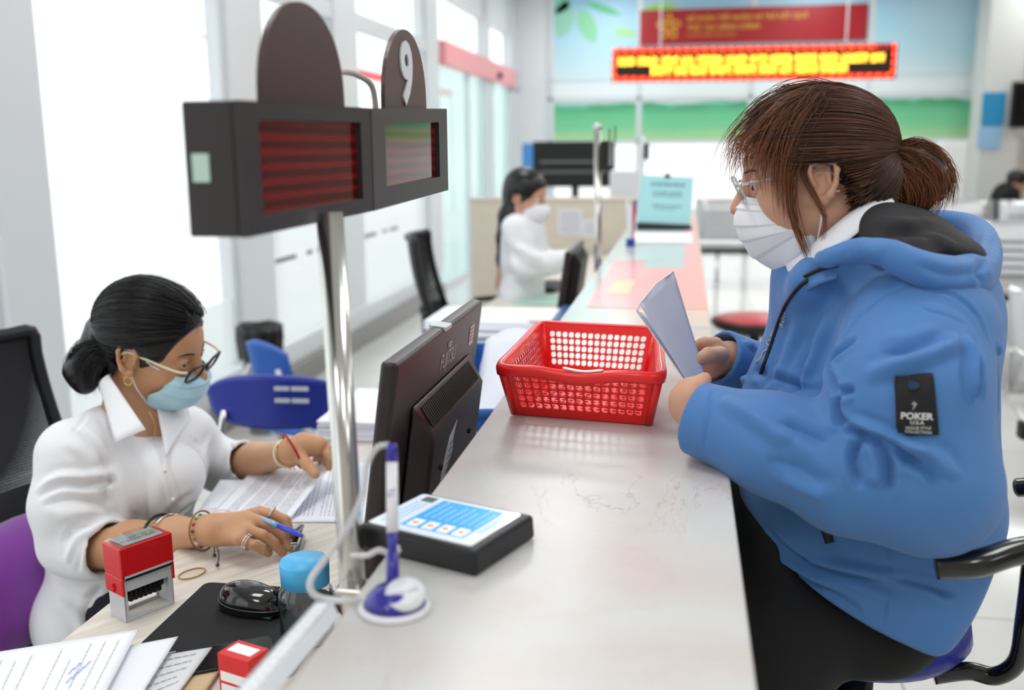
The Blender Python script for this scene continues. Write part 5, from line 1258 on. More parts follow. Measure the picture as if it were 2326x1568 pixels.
# ------------------------------------------------------------------ hair
def hair_mat(name, root, tip, rough=.35, streak=.5):
    if name in MATS: return MATS[name]
    m = mat(name, tip, rough, spec=.5); nt = m.node_tree; N = nt.nodes; L = nt.links; b = N['Principled BSDF']
    at = N.new('ShaderNodeAttribute'); at.attribute_name = 'tone'; cr = N.new('ShaderNodeValToRGB'); E = cr.color_ramp.elements
    E[0].color = lin(root); E[1].color = lin(tip); L.new(at.outputs['Fac'], cr.inputs[0]); L.new(cr.outputs[0], b.inputs['Base Color'])
    b.inputs['Anisotropic'].default_value = .5; return m
def strands(name, paths, m, parent, r0=.0007, n=4, seed=0, tone=None):
    """paths: list of (points, radius scale, root tone, tip tone); every hair is a tapering tube"""
    V = []; Fc = []; A = []
    for P, rs, t0, t1 in paths:
        N_ = len(P); pu = Vector((.3, .5, .8)); b0 = len(V)
        for i in range(N_):
            t = (P[min(i + 1, N_ - 1)] - P[max(i - 1, 0)]).normalized(); u = (pu - t * pu.dot(t))
            if u.length < 1e-4: u = t.orthogonal()
            u.normalize(); w = t.cross(u); pu = u; s = i / (N_ - 1); r = r0 * rs * (1 - s ** 3 * .85)
            for k in range(n):
                a = 2 * math.pi * k / n; V.append(P[i] + u * math.cos(a) * r + w * math.sin(a) * r); A.append(t0 + (t1 - t0) * s)
        for i in range(N_ - 1):
            for k in range(n): Fc.append((b0 + i * n + k, b0 + i * n + (k + 1) % n, b0 + (i + 1) * n + (k + 1) % n, b0 + (i + 1) * n + k))
    o = mesh(name, V, Fc, m, parent, smooth=True); at = o.data.attributes.new('tone', 'FLOAT', 'POINT'); at.data.foreach_set('value', A); return o
def tone_noise(o, base, amp, scale=60, axis=None):
    me = o.data; n = len(me.vertices); co = np.zeros(n * 3, np.float32); me.vertices.foreach_get('co', co); co = co.reshape(-1, 3)
    v = base + amp * np.sin(co[:, 0] * scale * 1.3 + 4 * np.sin(co[:, 2] * scale * .6)) * np.sin(co[:, 1] * scale + co[:, 2] * scale * .4)
    at = me.attributes.new('tone', 'FLOAT', 'POINT'); at.data.foreach_set('value', np.clip(v, 0, 1).astype(np.float32))
def combed(H, C, Rr, starts, T, n, seg, rnd, lift=(1.0, 1.035), jit=.05, tones=(0, .3), rs=(.6, 1.3), droop=0.):
    """hairs lying over the skull (ellipsoid C,Rr in head space) from the hairline to the tie T"""
    out = []
    C = Vector(C); tl = Vector([(T[i] - C[i]) / Rr[i] for i in range(3)])
    for k in range(n):
        a = rnd.random() * (len(starts) - 1); i = int(a); s = Vector(starts[i]).lerp(Vector(starts[min(i + 1, len(starts) - 1)]), a - i)
        sl = Vector([(s[j] - C[j]) / Rr[j] for j in range(3)]); sl += Vector([rnd.gauss(0, jit) for _ in range(3)])
        ls, lt = sl.length, tl.length; A, B = sl.normalized(), tl.normalized(); om = math.acos(max(-1, min(1, A.dot(B)))); lf = rnd.uniform(*lift)
        if om < .05: continue
        wv = rnd.uniform(-.02, .02); ph = rnd.uniform(0, 6); ax = A.cross(B).normalized(); st = rnd.uniform(0, .25) if rnd.random() < .5 else 0; P = []
        for j in range(seg):
            t = st + (1 - st) * j / (seg - 1); d = (A * math.sin((1 - t) * om) + B * math.sin(t * om)) / math.sin(om)
            d = (d + ax * wv * math.sin(t * 5 + ph)).normalized(); rr = (lf if 0 < t < 1 else 1.) * (ls * (1 - t) ** 3 + (1 - (1 - t) ** 3 - t ** 6) + lt * t ** 6)
            q = d * rr; P.append(H.p(C.x + q.x * Rr[0], C.y + q.y * Rr[1], C.z + q.z * Rr[2]))
        t0 = rnd.uniform(*tones); out.append((P, rnd.uniform(*rs), t0, min(1, t0 + rnd.uniform(0, .25))))
    return out
def clear_ear(H, Ps, r=.030):
    out = []; Ri = H.R.transposed()
    for p in Ps:
        ok = True
        for x in p[0]:
            l = Ri @ (x - H.O) / H.S
            if abs(l.y) / H.w > .05 and (l.x + .010) ** 2 + (l.z + .004) ** 2 < r * r: ok = False; break
        if ok: out.append(p)
    return out
def lock(guide, n, rnd, r0, r1, tones=(0, 1), seg=12, rs=(.5, 1.2), curl=.0, tipvar=.25):
    """a lock of hairs following a guide line, spread r0 at the root and r1 at the tip"""
    Gd = smooth_path(guide, 8); out = []
    for k in range(n):
        a = rnd.uniform(0, 6.283); q = rnd.random() ** .5; o = Vector((math.cos(a) * q, rnd.uniform(-.8, .8) * q, math.sin(a) * q)); e = 1 - rnd.random() * tipvar; ph = rnd.uniform(0, 6); P = []
        ov = Vector((rnd.gauss(0, .3), rnd.gauss(0, .3), rnd.gauss(0, .3)))
        for j in range(seg):
            t = e * j / (seg - 1); f_ = t * (len(Gd) - 1); i = min(int(f_), len(Gd) - 2); c = Gd[i].lerp(Gd[i + 1], f_ - i)
            P.append(c + (o + ov * t) * (r0 + (r1 - r0) * t) + Vector((math.sin(t * 7 + ph), 0, math.cos(t * 5 + ph))) * curl * t)
        t0 = rnd.uniform(*tones) ; out.append((P, rnd.uniform(*rs), max(0, t0 - .3), min(1, t0 + .35)))
    return out
# ------------------------------------------------------------------ hands
def finger(F_, P, r, k=.004):
    R = [r * x for x in (1.12, 1.02, .96, .84)][:len(P)]
    if len(P) == 3: R = [r * 1.1, r, r * .86]
    F_.chain(P, R, k)
def nail(P, tip, up, r, parent, m):
    """nail plate near fingertip: P last joint, tip, up = outward direction"""
    d = (Vector(tip) - Vector(P)).normalized(); u = Vector(up); u = (u - d * u.dot(d)).normalized(); w = d.cross(u); T = Matrix((d, w, u)).transposed()
    G().ball(Vector(tip) - d * r * .15 + u * r * .62, (r * .72, r * .58, r * .28), 14, T=T).obj('fingernail', m, parent, smooth=True)
def ring_on(a, b, r, w, m, parent, nm='finger_ring', n=20):
    a = Vector(a); d = (Vector(b) - a).normalized(); u = d.orthogonal(); v = d.cross(u)
    return G().tube([a + (u * math.cos(t) + v * math.sin(t)) * r for t in [2 * math.pi * i / n for i in range(n)]], w, 8, closed=True).obj(nm, m, parent, smooth=True)
# ================================================================== people
M_skin = mat('skin_warm', 'cf9d83', .5, sss=.1, var=.06, vscale=30); M_skin2 = mat('skin_tan', 'c5946f', .5, sss=.1, var=.06, vscale=30)
M_nail = mat('nail_pink', 'e0aea0', .25, coat=.4)
M_hairb = hair_mat('hair_black', '0b0a0c', '1d1a1c', .32); M_hairbr = hair_mat('hair_brown', '150e0c', '8f5430', .38)
M_mask = mat('mask_white', 'eef0f4', .75, sss=.0); M_maskb = mat('mask_blue', 'a9d6ea', .7, var=.12, vscale=30, col2='c4e4f0')
M_jack = mat('jacket_blue', '4679b6', .68, sheen=.15, bump=.25, bscale=1400)
M_shirt = mat('shirt_white', 'eaebef', .75, bump=.2, bscale=900)
M_blackcl = mat('trousers_black', '0c0c0e', .8)

# ---------------------------------------------------------------- customer
cu = thing('person', 'person in a hooded blue jacket and white mask seated on the stool, holding folded papers', 'person', (.30, 1.36, .69))
HC = Head((.160, 1.36, 1.369), (-math.cos(rad(8)), .03, -math.sin(rad(8))), (-math.sin(rad(8)), 0, math.cos(rad(8))), .90, 1.06)
q = pY
nearH = dict(wr=q(1560, 965, 1.215), )
bodyP = [HC.p(-.13, -.1, .13), HC.p(.13, .1, -.15), q(2240, 1250, 1.2), q(2240, 1250, 1.55), q(1540, 900, 1.2), q(1540, 1000, 1.5)]
Fb = fit(bodyP, .0025, .03)
HC.sculpt(Fb)
# chubby cheek and jaw, throat
Fb.ell(HC.p(.028, -.034, -.055), (.034, .030, .036), HC.Rn, .02); Fb.ell(HC.p(.028, .034, -.055), (.034, .030, .036), HC.Rn, .02)
Fb.cap(HC.p(.035, 0, -.088), HC.p(-.02, 0, -.12), .03, .04, .03)
nb_ = q(2010, 640, 1.37); Fb.cap(HC.p(-.028, 0, -.05), nb_, .060, .072, .03)
Fb.cap(HC.p(-.03, 0, -.10), q(1880, 640, 1.36), .05, .055, .03)
Fb.cap(nb_, q(2010, 900, 1.37), .085, .12, .04); Fb.cap(q(2010, 900, 1.37), q(1990, 1180, 1.37), .12, .13, .04)
Fb.cap(nb_, q(2080, 760, 1.21), .06, .045, .03); Fb.cap(nb_, q(2010, 760, 1.54), .06, .045, .03)
el = q(2105, 1120, 1.12); wr = q(1598, 945, 1.215)
Fb.chain([q(2080, 760, 1.21), el, q(1850, 1020, 1.15), wr], [.045, .04, .035, .024], .02)
el2 = q(1900, 1010, 1.56); wr2 = q(1655, 815, 1.47)
Fb.chain([q(2010, 760, 1.54), el2, wr2], [.045, .036, .024], .02)
# near hand (left): back of the hand beyond the sleeve, fingers round the sheaf's lower end
pm = q(1572, 915, 1.228)
Fb.chain([wr, pm], [.026, .027], .012); Fb.ell(pm, (.026, .018, .032), None, .012)
for a, r in (((1560, 895, 1.235), .0095), ((1566, 915, 1.245), .0095), ((1572, 935, 1.25), .009), ((1580, 950, 1.255), .0085)):
    b = q(a[0] - 6, a[1] - 16, a[2] + .02); c_ = q(a[0] + 10, a[1] - 20, a[2] + .045); finger(Fb, [q(a[0], a[1], a[2] - .008), b, c_], r)
Fb.chain([q(1572, 905, 1.215), q(1585, 880, 1.222), q(1600, 862, 1.232)], [.0115, .0105, .009], .006)
# far hand (right): fingers behind the sheaf, thumb across it
kn_ = q(1622, 812, 1.452); Fb.chain([wr2, kn_], [.023, .020], .012); Fb.ell(kn_, (.018, .017, .030), None, .010)
fing = [((1625, 780, 1.45), (1598, 779, 1.44), (1572, 790, 1.45)), ((1624, 800, 1.455), (1594, 804, 1.455), (1568, 815, 1.46)), ((1624, 824, 1.455), (1596, 834, 1.46), (1575, 842, 1.465)), ((1626, 848, 1.46), (1602, 860, 1.462), (1588, 868, 1.468))]
for f3 in fing: finger(Fb, [q(*t) for t in f3], .0086, .0015)
th = [q(1636, 806, 1.425), q(1610, 808, 1.385), q(1582, 820, 1.358)]; Fb.chain(th, [.0125, .0110, .0095], .006)
body = Fb.obj('body', M_skin, cu); HC.eyes(cu, (1, .42, -.2)); bvc = bvh(body)
nail(th[1], th[2], Vector((-.2, -1, .3)), .0092, cu, M_nail)
HC.brows(cu, mat('brow_brown', '3a251a', .7), bvc)
g = G()
for qd_ in (-1, 1):
    for k in range(9):
        t = k / 8; b_ = HC.p(.0865 - .006 * t, qd_ * (.0235 + .018 * t), .0045 + .001 * math.sin(3 * t)); g.tube([b_, b_ + HC.R @ Vector((.006, qd_ * .002 * t, .0015)) * HC.S], [.0005, .0001], 4)
g.obj('eyelash', mat('lash_black', '0c0a0a', .6), cu)
mk, mf = face_mask(HC, cu, M_mask, [(.094, -.014), (.112, -.030), (.115, -.056), (.108, -.080), (.092, -.108), (.062, -.130)],
    [(.074, .044, -.018), (.066, .053, -.036), (.052, .061, -.056), (.034, .067, -.066), (.012, .068, -.068), (.006, .064, -.100)], 5, amp=.003, ear=((-.002, .080, .022), (-.008, .080, -.024)))
lab(mk, 'white pleated surgical mask')
g = G()
for v in (.03, .055, .085, .11):
    for k in range(46): 
        a, b = mf(.06 + k * .0196, v), mf(.06 + k * .0196 + .008, v); o_ = HC.R @ Vector((.0016, 0, 0)); g.tube([a + o_, b + o_], .00035, 4)
for u in (.035, .055, .075, .965, .945, .925):
    for k in range(22): a, b = mf(u, .72 + k * .012), mf(u, .72 + k * .012 + .005); s_ = HC.R @ Vector((0, .0014 * (1 if u > .5 else -1), 0)); g.tube([a + s_, b + s_], .00035, 4)
g.obj('stitching', mat('stitch_grey', 'c9ccd4', .7), mk)
# clear glasses
M_clr = mat('clear_acetate', 'f0f4f6', .04, trans=.85, ior=1.35, spec=.7)
gl = None
def glasses(H, parent, mf_, mt, ml, w=.026, h=.019, drop=-.006, fx=.110, wrap=.35, rot=0., temple=None, fr=.0016, tr_=.002, lb=None):
    g = G(); LN = G()
    def rim(q):
        P = []
        for k in range(32):
            a = 2 * math.pi * k / 32; e = (abs(math.cos(a)) ** 3.2 + abs(math.sin(a)) ** 3.2) ** (-1 / 3.2); y = .0355 + w * math.cos(a) * e; z = drop + h * math.sin(a) * e * (1 if math.sin(a) > 0 else 1.0)
            P.append(H.p(fx - wrap * y * y * 14 * .3 - rot * (drop - z), q * y, z))
        return P
    o = None
    for q in (-1, 1):
        P = rim(q); g.tube(P, fr * H.S, 8, closed=True); c = sum(P, Vector()) / len(P)
        LN.add([c] + P, [(0, i + 1, (i + 1) % 32 + 1) for i in range(32)])
    g.tube(smooth_path([H.p(fx - .001, -.011, drop + .006), H.p(fx + .003, 0, drop + .009), H.p(fx - .001, .011, drop + .006)], 5), fr * H.S, 8)
    o = g.obj('glasses_frame', mf_, parent, smooth=True)
    if lb: lab(o, lb)
    LN.obj('lens', ml, o, smooth=True)
    for q in (-1, 1):
        ow = .0355 + w; a = H.p(fx - wrap * ow * ow * 14 * .3, q * (ow + .001), drop + .010)
        G().tube(smooth_path([a, H.p(.085, q * .0745, drop + .012), H.p(.02, q * .0775, .010), H.p(-.012, q * .0785, .012), H.p(-.03, q * .079, -.005)], 6), tr_ * H.S, 8).obj('temple_arm', mt, o, smooth=True)
    return o
glasses(HC, cu, M_clr, M_clr, glass('lens', 'f6f8fa', .10), fx=.106, drop=-.004, rot=.35, lb='clear plastic glasses')
# hair: skull cap, ponytail, thousands of strands
Fh = fit([HC.p(-.14, -.11, .15), HC.p(.13, .11, -.12), q(2165, 300, 1.36), q(2165, 500, 1.36), q(1990, 300, 1.25), q(1990, 500, 1.48)], .003, .02)
cC, cR = (-.016, 0, .038), (.102, .086, .087)
Fh.ell(HC.p(*cC), tuple(x * HC.S for x in cR), HC.Rn, .01)
Fh.ell(HC.p(-.06, 0, -.012), (.050, .056, .052), HC.Rn, .02)
Fh.ell(HC.p(.115, 0, -.045), (.075 * 1.1, .12, .115 * 1.1), HC.Rn, .008, True)
Fh.ell(HC.p(.085, 0, .03), (.03, .08, .055), HC.Rn, .01, True)
for s_ in (-1, 1):
    Fh.ell(HC.p(-.006, s_ * .094, -.010), (.027 * 1.1, .030, .036 * 1.1), HC.Rn, .005, True)
    Fh.ell(HC.p(.03, s_ * .09, -.08), (.07, .06, .065), HC.Rn, .006, True)
Fh.chain([q(2020, 372, 1.36), q(2075, 372, 1.365), q(2108, 405, 1.37), q(2085, 455, 1.37)], [.012, .020, .024, .018], .015)
Fh.cap(q(2060, 420, 1.37), q(2070, 440, 1.37), .02, .02, .02)
hc = Fh.obj('hair', M_hairbr, cu); tone_noise(hc, .10, .10, 90)
rnd = random.Random(12); tie = (-.120, 0, .026); Ps = []
front = [(.03, -.082, -.012), (.052, -.074, .028), (.068, -.055, .062), (.074, -.03, .085), (.07, 0, .098), (.074, .03, .085), (.068, .055, .062), (.052, .074, .028)]
Ps += combed(HC, cC, cR, front, tie, 1500, 14, rnd, (1.0, 1.05), .06, (.0, .42), (.6, 1.5))
Ps += combed(HC, cC, cR, [(.02, .085, .03), (.0, .088, .036), (-.035, .084, .005), (-.042, .080, -.02), (-.048, .074, -.04), (-.06, .055, -.06), (-.07, .0, -.07)], tie, 1700, 12, rnd, (.99, 1.03), .06, (.0, .45), (.6, 1.4))
Ps += combed(HC, cC, cR, [(.03, -.05, .10), (.03, 0, .108), (.0, -.07, .09), (-.02, -.04, .115), (-.02, .04, .115)], tie, 500, 12, rnd, (1.0, 1.04), .06, (.1, .9), (.6, 1.4))
Ps += combed(HC, (-.06, 0, -.012), (.064, .0725, .067), [(-.035, .064, .01), (-.042, .066, -.02), (-.045, .060, -.04), (-.05, .045, -.06), (-.055, .02, -.07)], (-.118, 0, .024), 700, 10, rnd, (1., 1.04), .06, (.0, .12), (.6, 1.4))
Ps = clear_ear(HC, Ps, .0255)
# fringe and side locks
def gd(*L): return [q(*t) for t in L]
fr_g = [
 (gd((1860, 222, 1.33), (1790, 240, 1.33), (1722, 290, 1.34), (1676, 335, 1.35), (1656, 400, 1.355)), 70, .020, .012, (.5, 1.)),
 (gd((1870, 214, 1.36), (1780, 232, 1.38), (1712, 282, 1.38), (1668, 330, 1.385), (1662, 400, 1.385)), 70, .020, .014, (.5, 1.)),
 (gd((1850, 222, 1.31), (1780, 252, 1.305), (1724, 310, 1.31), (1698, 352, 1.32), (1704, 415, 1.315)), 60, .018, .010, (.4, 1.)),
 (gd((1848, 225, 1.30), (1790, 262, 1.295), (1752, 320, 1.29), (1734, 375, 1.29), (1738, 440, 1.288)), 70, .018, .008, (.3, .95)),
 (gd((1850, 228, 1.30), (1808, 275, 1.29), (1780, 340, 1.285), (1770, 410, 1.282), (1776, 490, 1.28)), 80, .018, .008, (.25, .9)),
 (gd((1860, 230, 1.295), (1826, 290, 1.287), (1802, 350, 1.282), (1786, 420, 1.278), (1792, 520, 1.276)), 60, .014, .006, (.2, .8)),
 (gd((1850, 260, 1.29), (1818, 330, 1.282), (1796, 400, 1.278), (1800, 480, 1.274), (1826, 560, 1.275), (1842, 600, 1.28)), 46, .012, .004, (.2, .8)),
 (gd((1835, 340, 1.283), (1822, 395, 1.278), (1850, 448, 1.272), (1874, 500, 1.270), (1864, 562, 1.274)), 20, .006, .002, (.3, .7)),
 (gd((1858, 250, 1.30), (1770, 300, 1.30), (1705, 350, 1.31), (1690, 420, 1.305)), 24, .014, .02, (.6, 1.)),
 (gd((1850, 215, 1.35), (1760, 215, 1.36), (1690, 270, 1.37), (1645, 340, 1.37), (1636, 420, 1.37)), 14, .01, .02, (.7, 1.)),
 (gd((1900, 198, 1.36), (1830, 185, 1.36), (1765, 205, 1.36), (1752, 240, 1.36)), 8, .006, .008, (.7, 1.)),
]
for gde, n_, a, b, tn in fr_g: Ps += lock(gde, n_, rnd, a, b, tn, 12, (.5, 1.25), .0012)
# ponytail
for gde, n_, a, b in ((gd((2022, 352, 1.36), (2075, 335, 1.36), (2122, 362, 1.37), (2142, 415, 1.37), (2128, 470, 1.37)), 260, .010, .018), (gd((2022, 360, 1.34), (2070, 358, 1.335), (2110, 395, 1.335), (2112, 450, 1.34), (2082, 480, 1.35)), 260, .010, .020),
                      (gd((2022, 372, 1.33), (2052, 390, 1.33), (2072, 430, 1.33), (2062, 478, 1.34)), 180, .009, .016), (gd((2022, 360, 1.36), (2090, 345, 1.37), (2140, 395, 1.37), (2152, 440, 1.37)), 50, .008, .014), (gd((2015, 350, 1.38), (2060, 345, 1.40), (2100, 390, 1.41), (2090, 470, 1.40)), 120, .01, .018)):
    Ps += lock(gde, n_, rnd, a, b, (.15, .95), 12, (.5, 1.3), .001)
Ps += lock(gd((2010, 440, 1.31), (2030, 455, 1.31), (2040, 480, 1.32)), 20, rnd, .01, .012, (.3, .8), 6)
strands('loose_hair', Ps, M_hairbr, cu, .00062, 4)
ring_on(q(2022, 352, 1.36), q(2060, 352, 1.36), .019, .0035, M_blackcl, cu, 'hair_tie')

# trousers
Ft = fit([q(2200, 1300, 1.2), q(2200, 1600, 1.6), q(1690, 1100, 1.2), Vector((.02, 1.2, .05)), Vector((.5, 1.55, .1))], .005, .06)
hp = q(2020, 1400, 1.36); Ft.ell(q(1980, 1355, 1.36), (.09, .16, .08), None, .04)
for hx_, kx, y, kz in ((q(1985, 1388, 1.28), Vector((.125, 1.24, .79)), 1.24, .8), (q(1985, 1370, 1.46), Vector((.125, 1.42, .855)), 1.42, .8)):
    Ft.cap(hx_, kx, .072, .080, .04); ank = Vector((kx.x + .10, kx.y, .17)); Ft.chain([kx, (kx + ank) / 2 + Vector((-.02, 0, 0)), ank], [.076, .058, .042], .03)
    Ft.ell(ank + Vector((-.05, 0, -.06)), (.11, .04, .04), None, .03)
Ft.ell(q(1745, 1240, 1.34), (.06, .12, .10), None, .04)
Ft.obj('trousers', M_blackcl, cu)
# jacket
Fj = fit([q(2300, 640, 1.1), q(2300, 1480, 1.62), q(1540, 900, 1.1), q(1700, 1480, 1.62), q(1900, 560, 1.36), q(1650, 800, 1.55)], .0032, .07)
def pr(px_, py_, Y, rx, rz, ry, a=0, k=.05):
    P = q(px_, py_, Y); R = Matrix.Rotation(rad(-a), 3, 'Y'); Fj.ell(P, (px2m(rx, P), ry, px2m(rz, P)), np.array([[R[i][j] for j in range(3)] for i in range(3)]), k)
pr(2010, 800, 1.37, 225, 215, .170, 20)
pr(1975, 960, 1.36, 262, 230, .185)
pr(1968, 1130, 1.35, 285, 215, .19)
pr(1985, 1285, 1.35, 262, 205, .195, 25); pr(2085, 1350, 1.35, 158, 150, .185)
Fj.cap(q(1900, 640, 1.36), q(2050, 700, 1.36), .085, .115, .05)
Fj.cap(q(2020, 690, 1.36), q(2090, 760, 1.22), .085, .085, .06); Fj.cap(q(2020, 690, 1.36), q(2010, 790, 1.53), .085, .075, .06)
# chest front edge
Fj.cap(q(1872, 700, 1.36), q(1806, 900, 1.36), .052, .070, .03)
# stand collar: ring round the neck
for s0, s1 in (((1935, 548, 1.30), (1840, 640, 1.275)), ((1840, 640, 1.275), (1825, 685, 1.31)), ((1900, 560, 1.45), (1812, 650, 1.42)), ((1812, 650, 1.42), (1815, 685, 1.37))):
    Fj.cap(q(*s0), q(*s1), .020, .022, .025)
Fj.cap(HC.p(-.03, 0, -.09), q(1895, 660, 1.36), .058, .052, .01, True)
Fj.cap(q(2085, 770, 1.205), q(2070, 850, 1.19), .080, .07, .02)
# cut the hem along its slant, open the cuffs
hA, hB = q(1760, 1322, 1.17), q(2130, 1494, 1.17); dn = (hB - hA).normalized(); dn = Vector((dn.x, 0, dn.z)).normalized(); nn = Vector((dn.z, 0, -dn.x))
if nn.z > 0: nn = -nn
Rb = np.array([[dn.x, 0, nn.x], [0, 1, 0], [dn.z, 0, nn.z]]); cc = (hA + hB) / 2 + nn * .2; cc.y = 1.36
Fj.box(cc, (.45, .35, .20), Rb, .008, True)
hB2, hC = q(2120, 1486, 1.2), q(2235, 1385, 1.2); dn2 = (hC - hB2).normalized(); dn2 = Vector((dn2.x, 0, dn2.z)).normalized(); n2 = Vector((dn2.z, 0, -dn2.x))
if n2.z > 0: n2 = -n2
cc = (hB2 + hC) / 2 + n2 * .2; cc.y = 1.36; Fj.box(cc, (.3, .35, .20), np.array([[dn2.x, 0, n2.x], [0, 1, 0], [dn2.z, 0, n2.z]]), .03, True)
hB3, hC3 = q(1690, 1228, 1.2), q(1860, 1382, 1.2); dn3 = (hC3 - hB3).normalized(); dn3 = Vector((dn3.x, 0, dn3.z)).normalized(); n3 = Vector((dn3.z, 0, -dn3.x))
if n3.z > 0: n3 = -n3
cc = (hB3 + hC3) / 2 + n3 * .2; cc.y = 1.36; Fj.box(cc, (.3, .35, .20), np.array([[dn3.x, 0, n3.x], [0, 1, 0], [dn3.z, 0, n3.z]]), .02, True)
def cuff(F_, a, b, r0, dp):
    d = (Vector(b) - Vector(a)).normalized(); F_.cap(Vector(a) - d * dp, Vector(a) + d * .10, r0, r0 * 1.02, .002, True)
d1 = (q(1590, 952, 1.215) - q(1760, 1010, 1.17)).normalized(); e1_ = q(1590, 952, 1.215)
def cutplane(F_, c, d, r):
    d = Vector(d).normalized(); u = d.orthogonal().normalized(); w = d.cross(u); R = np.array([[d[i], u[i], w[i]] for i in range(3)]); F_.box(Vector(c) + d * .06, (.06, r, r), R, .003, True)
d2 = (q(1640, 816, 1.47) - q(1740, 865, 1.52)).normalized(); e2_ = q(1630, 812, 1.467)
FOLD = [
 ([(1945, 765), (1892, 815), (1884, 850), (1903, 895)], .010, -.014),
 ([(1903, 895), (1940, 884)], .008, -.008), ([(1903, 900), (1902, 940), (1918, 968)], .010, -.012),
 ([(1915, 972), (1960, 983), (2020, 1005), (2095, 1058)], .010, -.012), ([(1930, 958), (2000, 985), (2050, 1010), (2110, 1030)], .010, .009),
 ([(1970, 995), (1942, 1020), (1938, 1060), (1955, 1110)], .009, -.009), ([(1990, 1000), (2015, 1040), (2020, 1090), (2010, 1125)], .009, -.008), ([(1975, 1010), (1985, 1060), (1985, 1105)], .012, .007),
 ([(2030, 1040), (2095, 1062), (2130, 1100)], .010, -.007), ([(2060, 1000), (2130, 1040), (2170, 1090)], .012, .006),
 ([(2194, 762), (2203, 811), (2202, 860), (2209, 916)], .007, .010), ([(2215, 790), (2222, 850), (2218, 905)], .010, -.010), ([(2190, 768), (2120, 800), (2040, 830), (1960, 855)], .014, .008), ([(2150, 765), (2080, 790), (1990, 800)], .016, -.006),
 ([(2060, 640), (2095, 652), (2160, 668), (2215, 715), (2250, 790)], .006, -.004), ([(2060, 645), (2000, 680), (1940, 735), (1900, 800)], .006, -.003), ([(2075, 632), (2067, 640)], .010, -.008),
 ([(1800, 1000), (1760, 980), (1700, 940), (1640, 905)], .016, .006), ([(1880, 1010), (1830, 980), (1770, 955)], .014, -.007), ([(1870, 1110), (1800, 1060), (1740, 1050)], .02, -.005), ([(1885, 1140), (1830, 1110), (1780, 1085)], .018, .005),
 ([(1620, 885), (1608, 950), (1600, 1020)], .006, -.0025),
 ([(1820, 720), (1780, 830), (1745, 900)], .016, .006), ([(1850, 780), (1800, 880), (1790, 920)], .014, -.007), ([(1900, 690), (1850, 800), (1830, 860)], .016, .006), ([(1740, 860), (1790, 870), (1840, 905)], .012, -.006), ([(1760, 935), (1820, 930), (1890, 945)], .012, -.008), ([(1740, 910), (1800, 900), (1870, 915)], .012, .006),
 ([(1735, 1190), (1775, 1240), (1850, 1290), (1960, 1320), (2060, 1360)], .010, -.008), ([(1745, 1230), (1790, 1275), (1900, 1340)], .010, .007), ([(1775, 1270), (1830, 1308), (1960, 1390)], .009, -.006), ([(1830, 1270), (1930, 1290), (2020, 1310), (2140, 1350)], .010, .006), ([(2015, 1310), (2090, 1330), (2170, 1360)], .009, -.009),
 ([(2017, 1200), (2018, 1320), (2003, 1440)], .003, -.003), ([(2225, 1050), (2180, 1090), (2150, 1150)], .014, -.008), ([(2250, 1110), (2200, 1130), (2170, 1180)], .014, .007), ([(2245, 1170), (2200, 1180), (2160, 1215)], .012, -.007), ([(2225, 1020), (2205, 1080)], .01, -.006),
 ([(1720, 770), (1700, 830), (1690, 870)], .01, .006), ([(1665, 780), (1690, 830), (1740, 850)], .012, -.008), ([(1700, 790), (1720, 760)], .012, .006), ([(1640, 790), (1650, 840), (1640, 880)], .008, -.003),
 ([(2070, 700), (2150, 720), (2200, 760)], .02, .006), ([(1990, 560), (2060, 610), (2120, 640)], .014, .006), ([(2240, 830), (2262, 900), (2240, 980)], .014, -.007), ([(2260, 780), (2280, 850), (2265, 930)], .012, .006),
]
_ix = [k for k, t_ in enumerate(FOLD) if t_[0][0] == (1820, 720)][0]
FP = folds([(p_, w_ * .62, a_ * 1.1) for p_, w_, a_ in FOLD[_ix:]], .0005, 5); FPS = folds([(p_, w_ * .62, a_ * 1.1) for p_, w_, a_ in FOLD[:_ix]], .0005, 5)
jk = Fj.obj('jacket', M_jack, cu, FP)
elj = q(2090, 1085, 1.125)
Fn = fit([q(2200, 700, 1.1), q(2230, 1200, 1.1), q(1540, 900, 1.2), q(2000, 700, 1.28)], .0027, .06)
Fn.chain([q(2085, 765, 1.212), q(2060, 900, 1.15), elj], [.088, .084, .078], .03)
Fn.chain([elj, q(1930, 1075, 1.14), q(1760, 1010, 1.17), q(1590, 952, 1.215)], [.076, .066, .056, .046], .03); Fn.ell(q(2135, 1130, 1.125), (.05, .055, .05), None, .04)
cutplane(Fn, e1_ + d1 * .006, d1, .075); cuff(Fn, e1_, e1_ + d1, .040, .05)
sln = Fn.obj('sleeve', M_jack, jk, FPS)
Ff = fit([q(2060, 800, 1.6), q(1880, 1000, 1.62), q(1620, 780, 1.45)], .003, .08)
Ff.chain([q(2000, 800, 1.53), q(1880, 960, 1.56), q(1740, 865, 1.52), q(1640, 816, 1.47)], [.075, .066, .052, .044], .02)
cutplane(Ff, e2_, d2, .07); cuff(Ff, e2_, e2_ + d2, .037, .05); Ff.obj('sleeve', M_jack, jk, folds([([(1665, 780), (1690, 830), (1720, 850)], .008, -.008), ([(1700, 790), (1720, 760)], .008, .006)], .0005, 5))
class _Two:
    def __init__(s, *b): s.b = b
    def ray_cast(s, o, d):
        h = [x.ray_cast(o, d) for x in s.b]; h = [x for x in h if x[0] is not None]
        return min(h, key=lambda x: x[3]) if h else (None, None, None, None)
bvj = _Two(bvh(jk), bvh(sln))
def onj(px_, py_, off=.001, bv=None):
    h = (bv or bvj).ray_cast(CAM, ray(px_, py_).normalized())
    return h[0] + h[1] * off if h[0] is not None else None
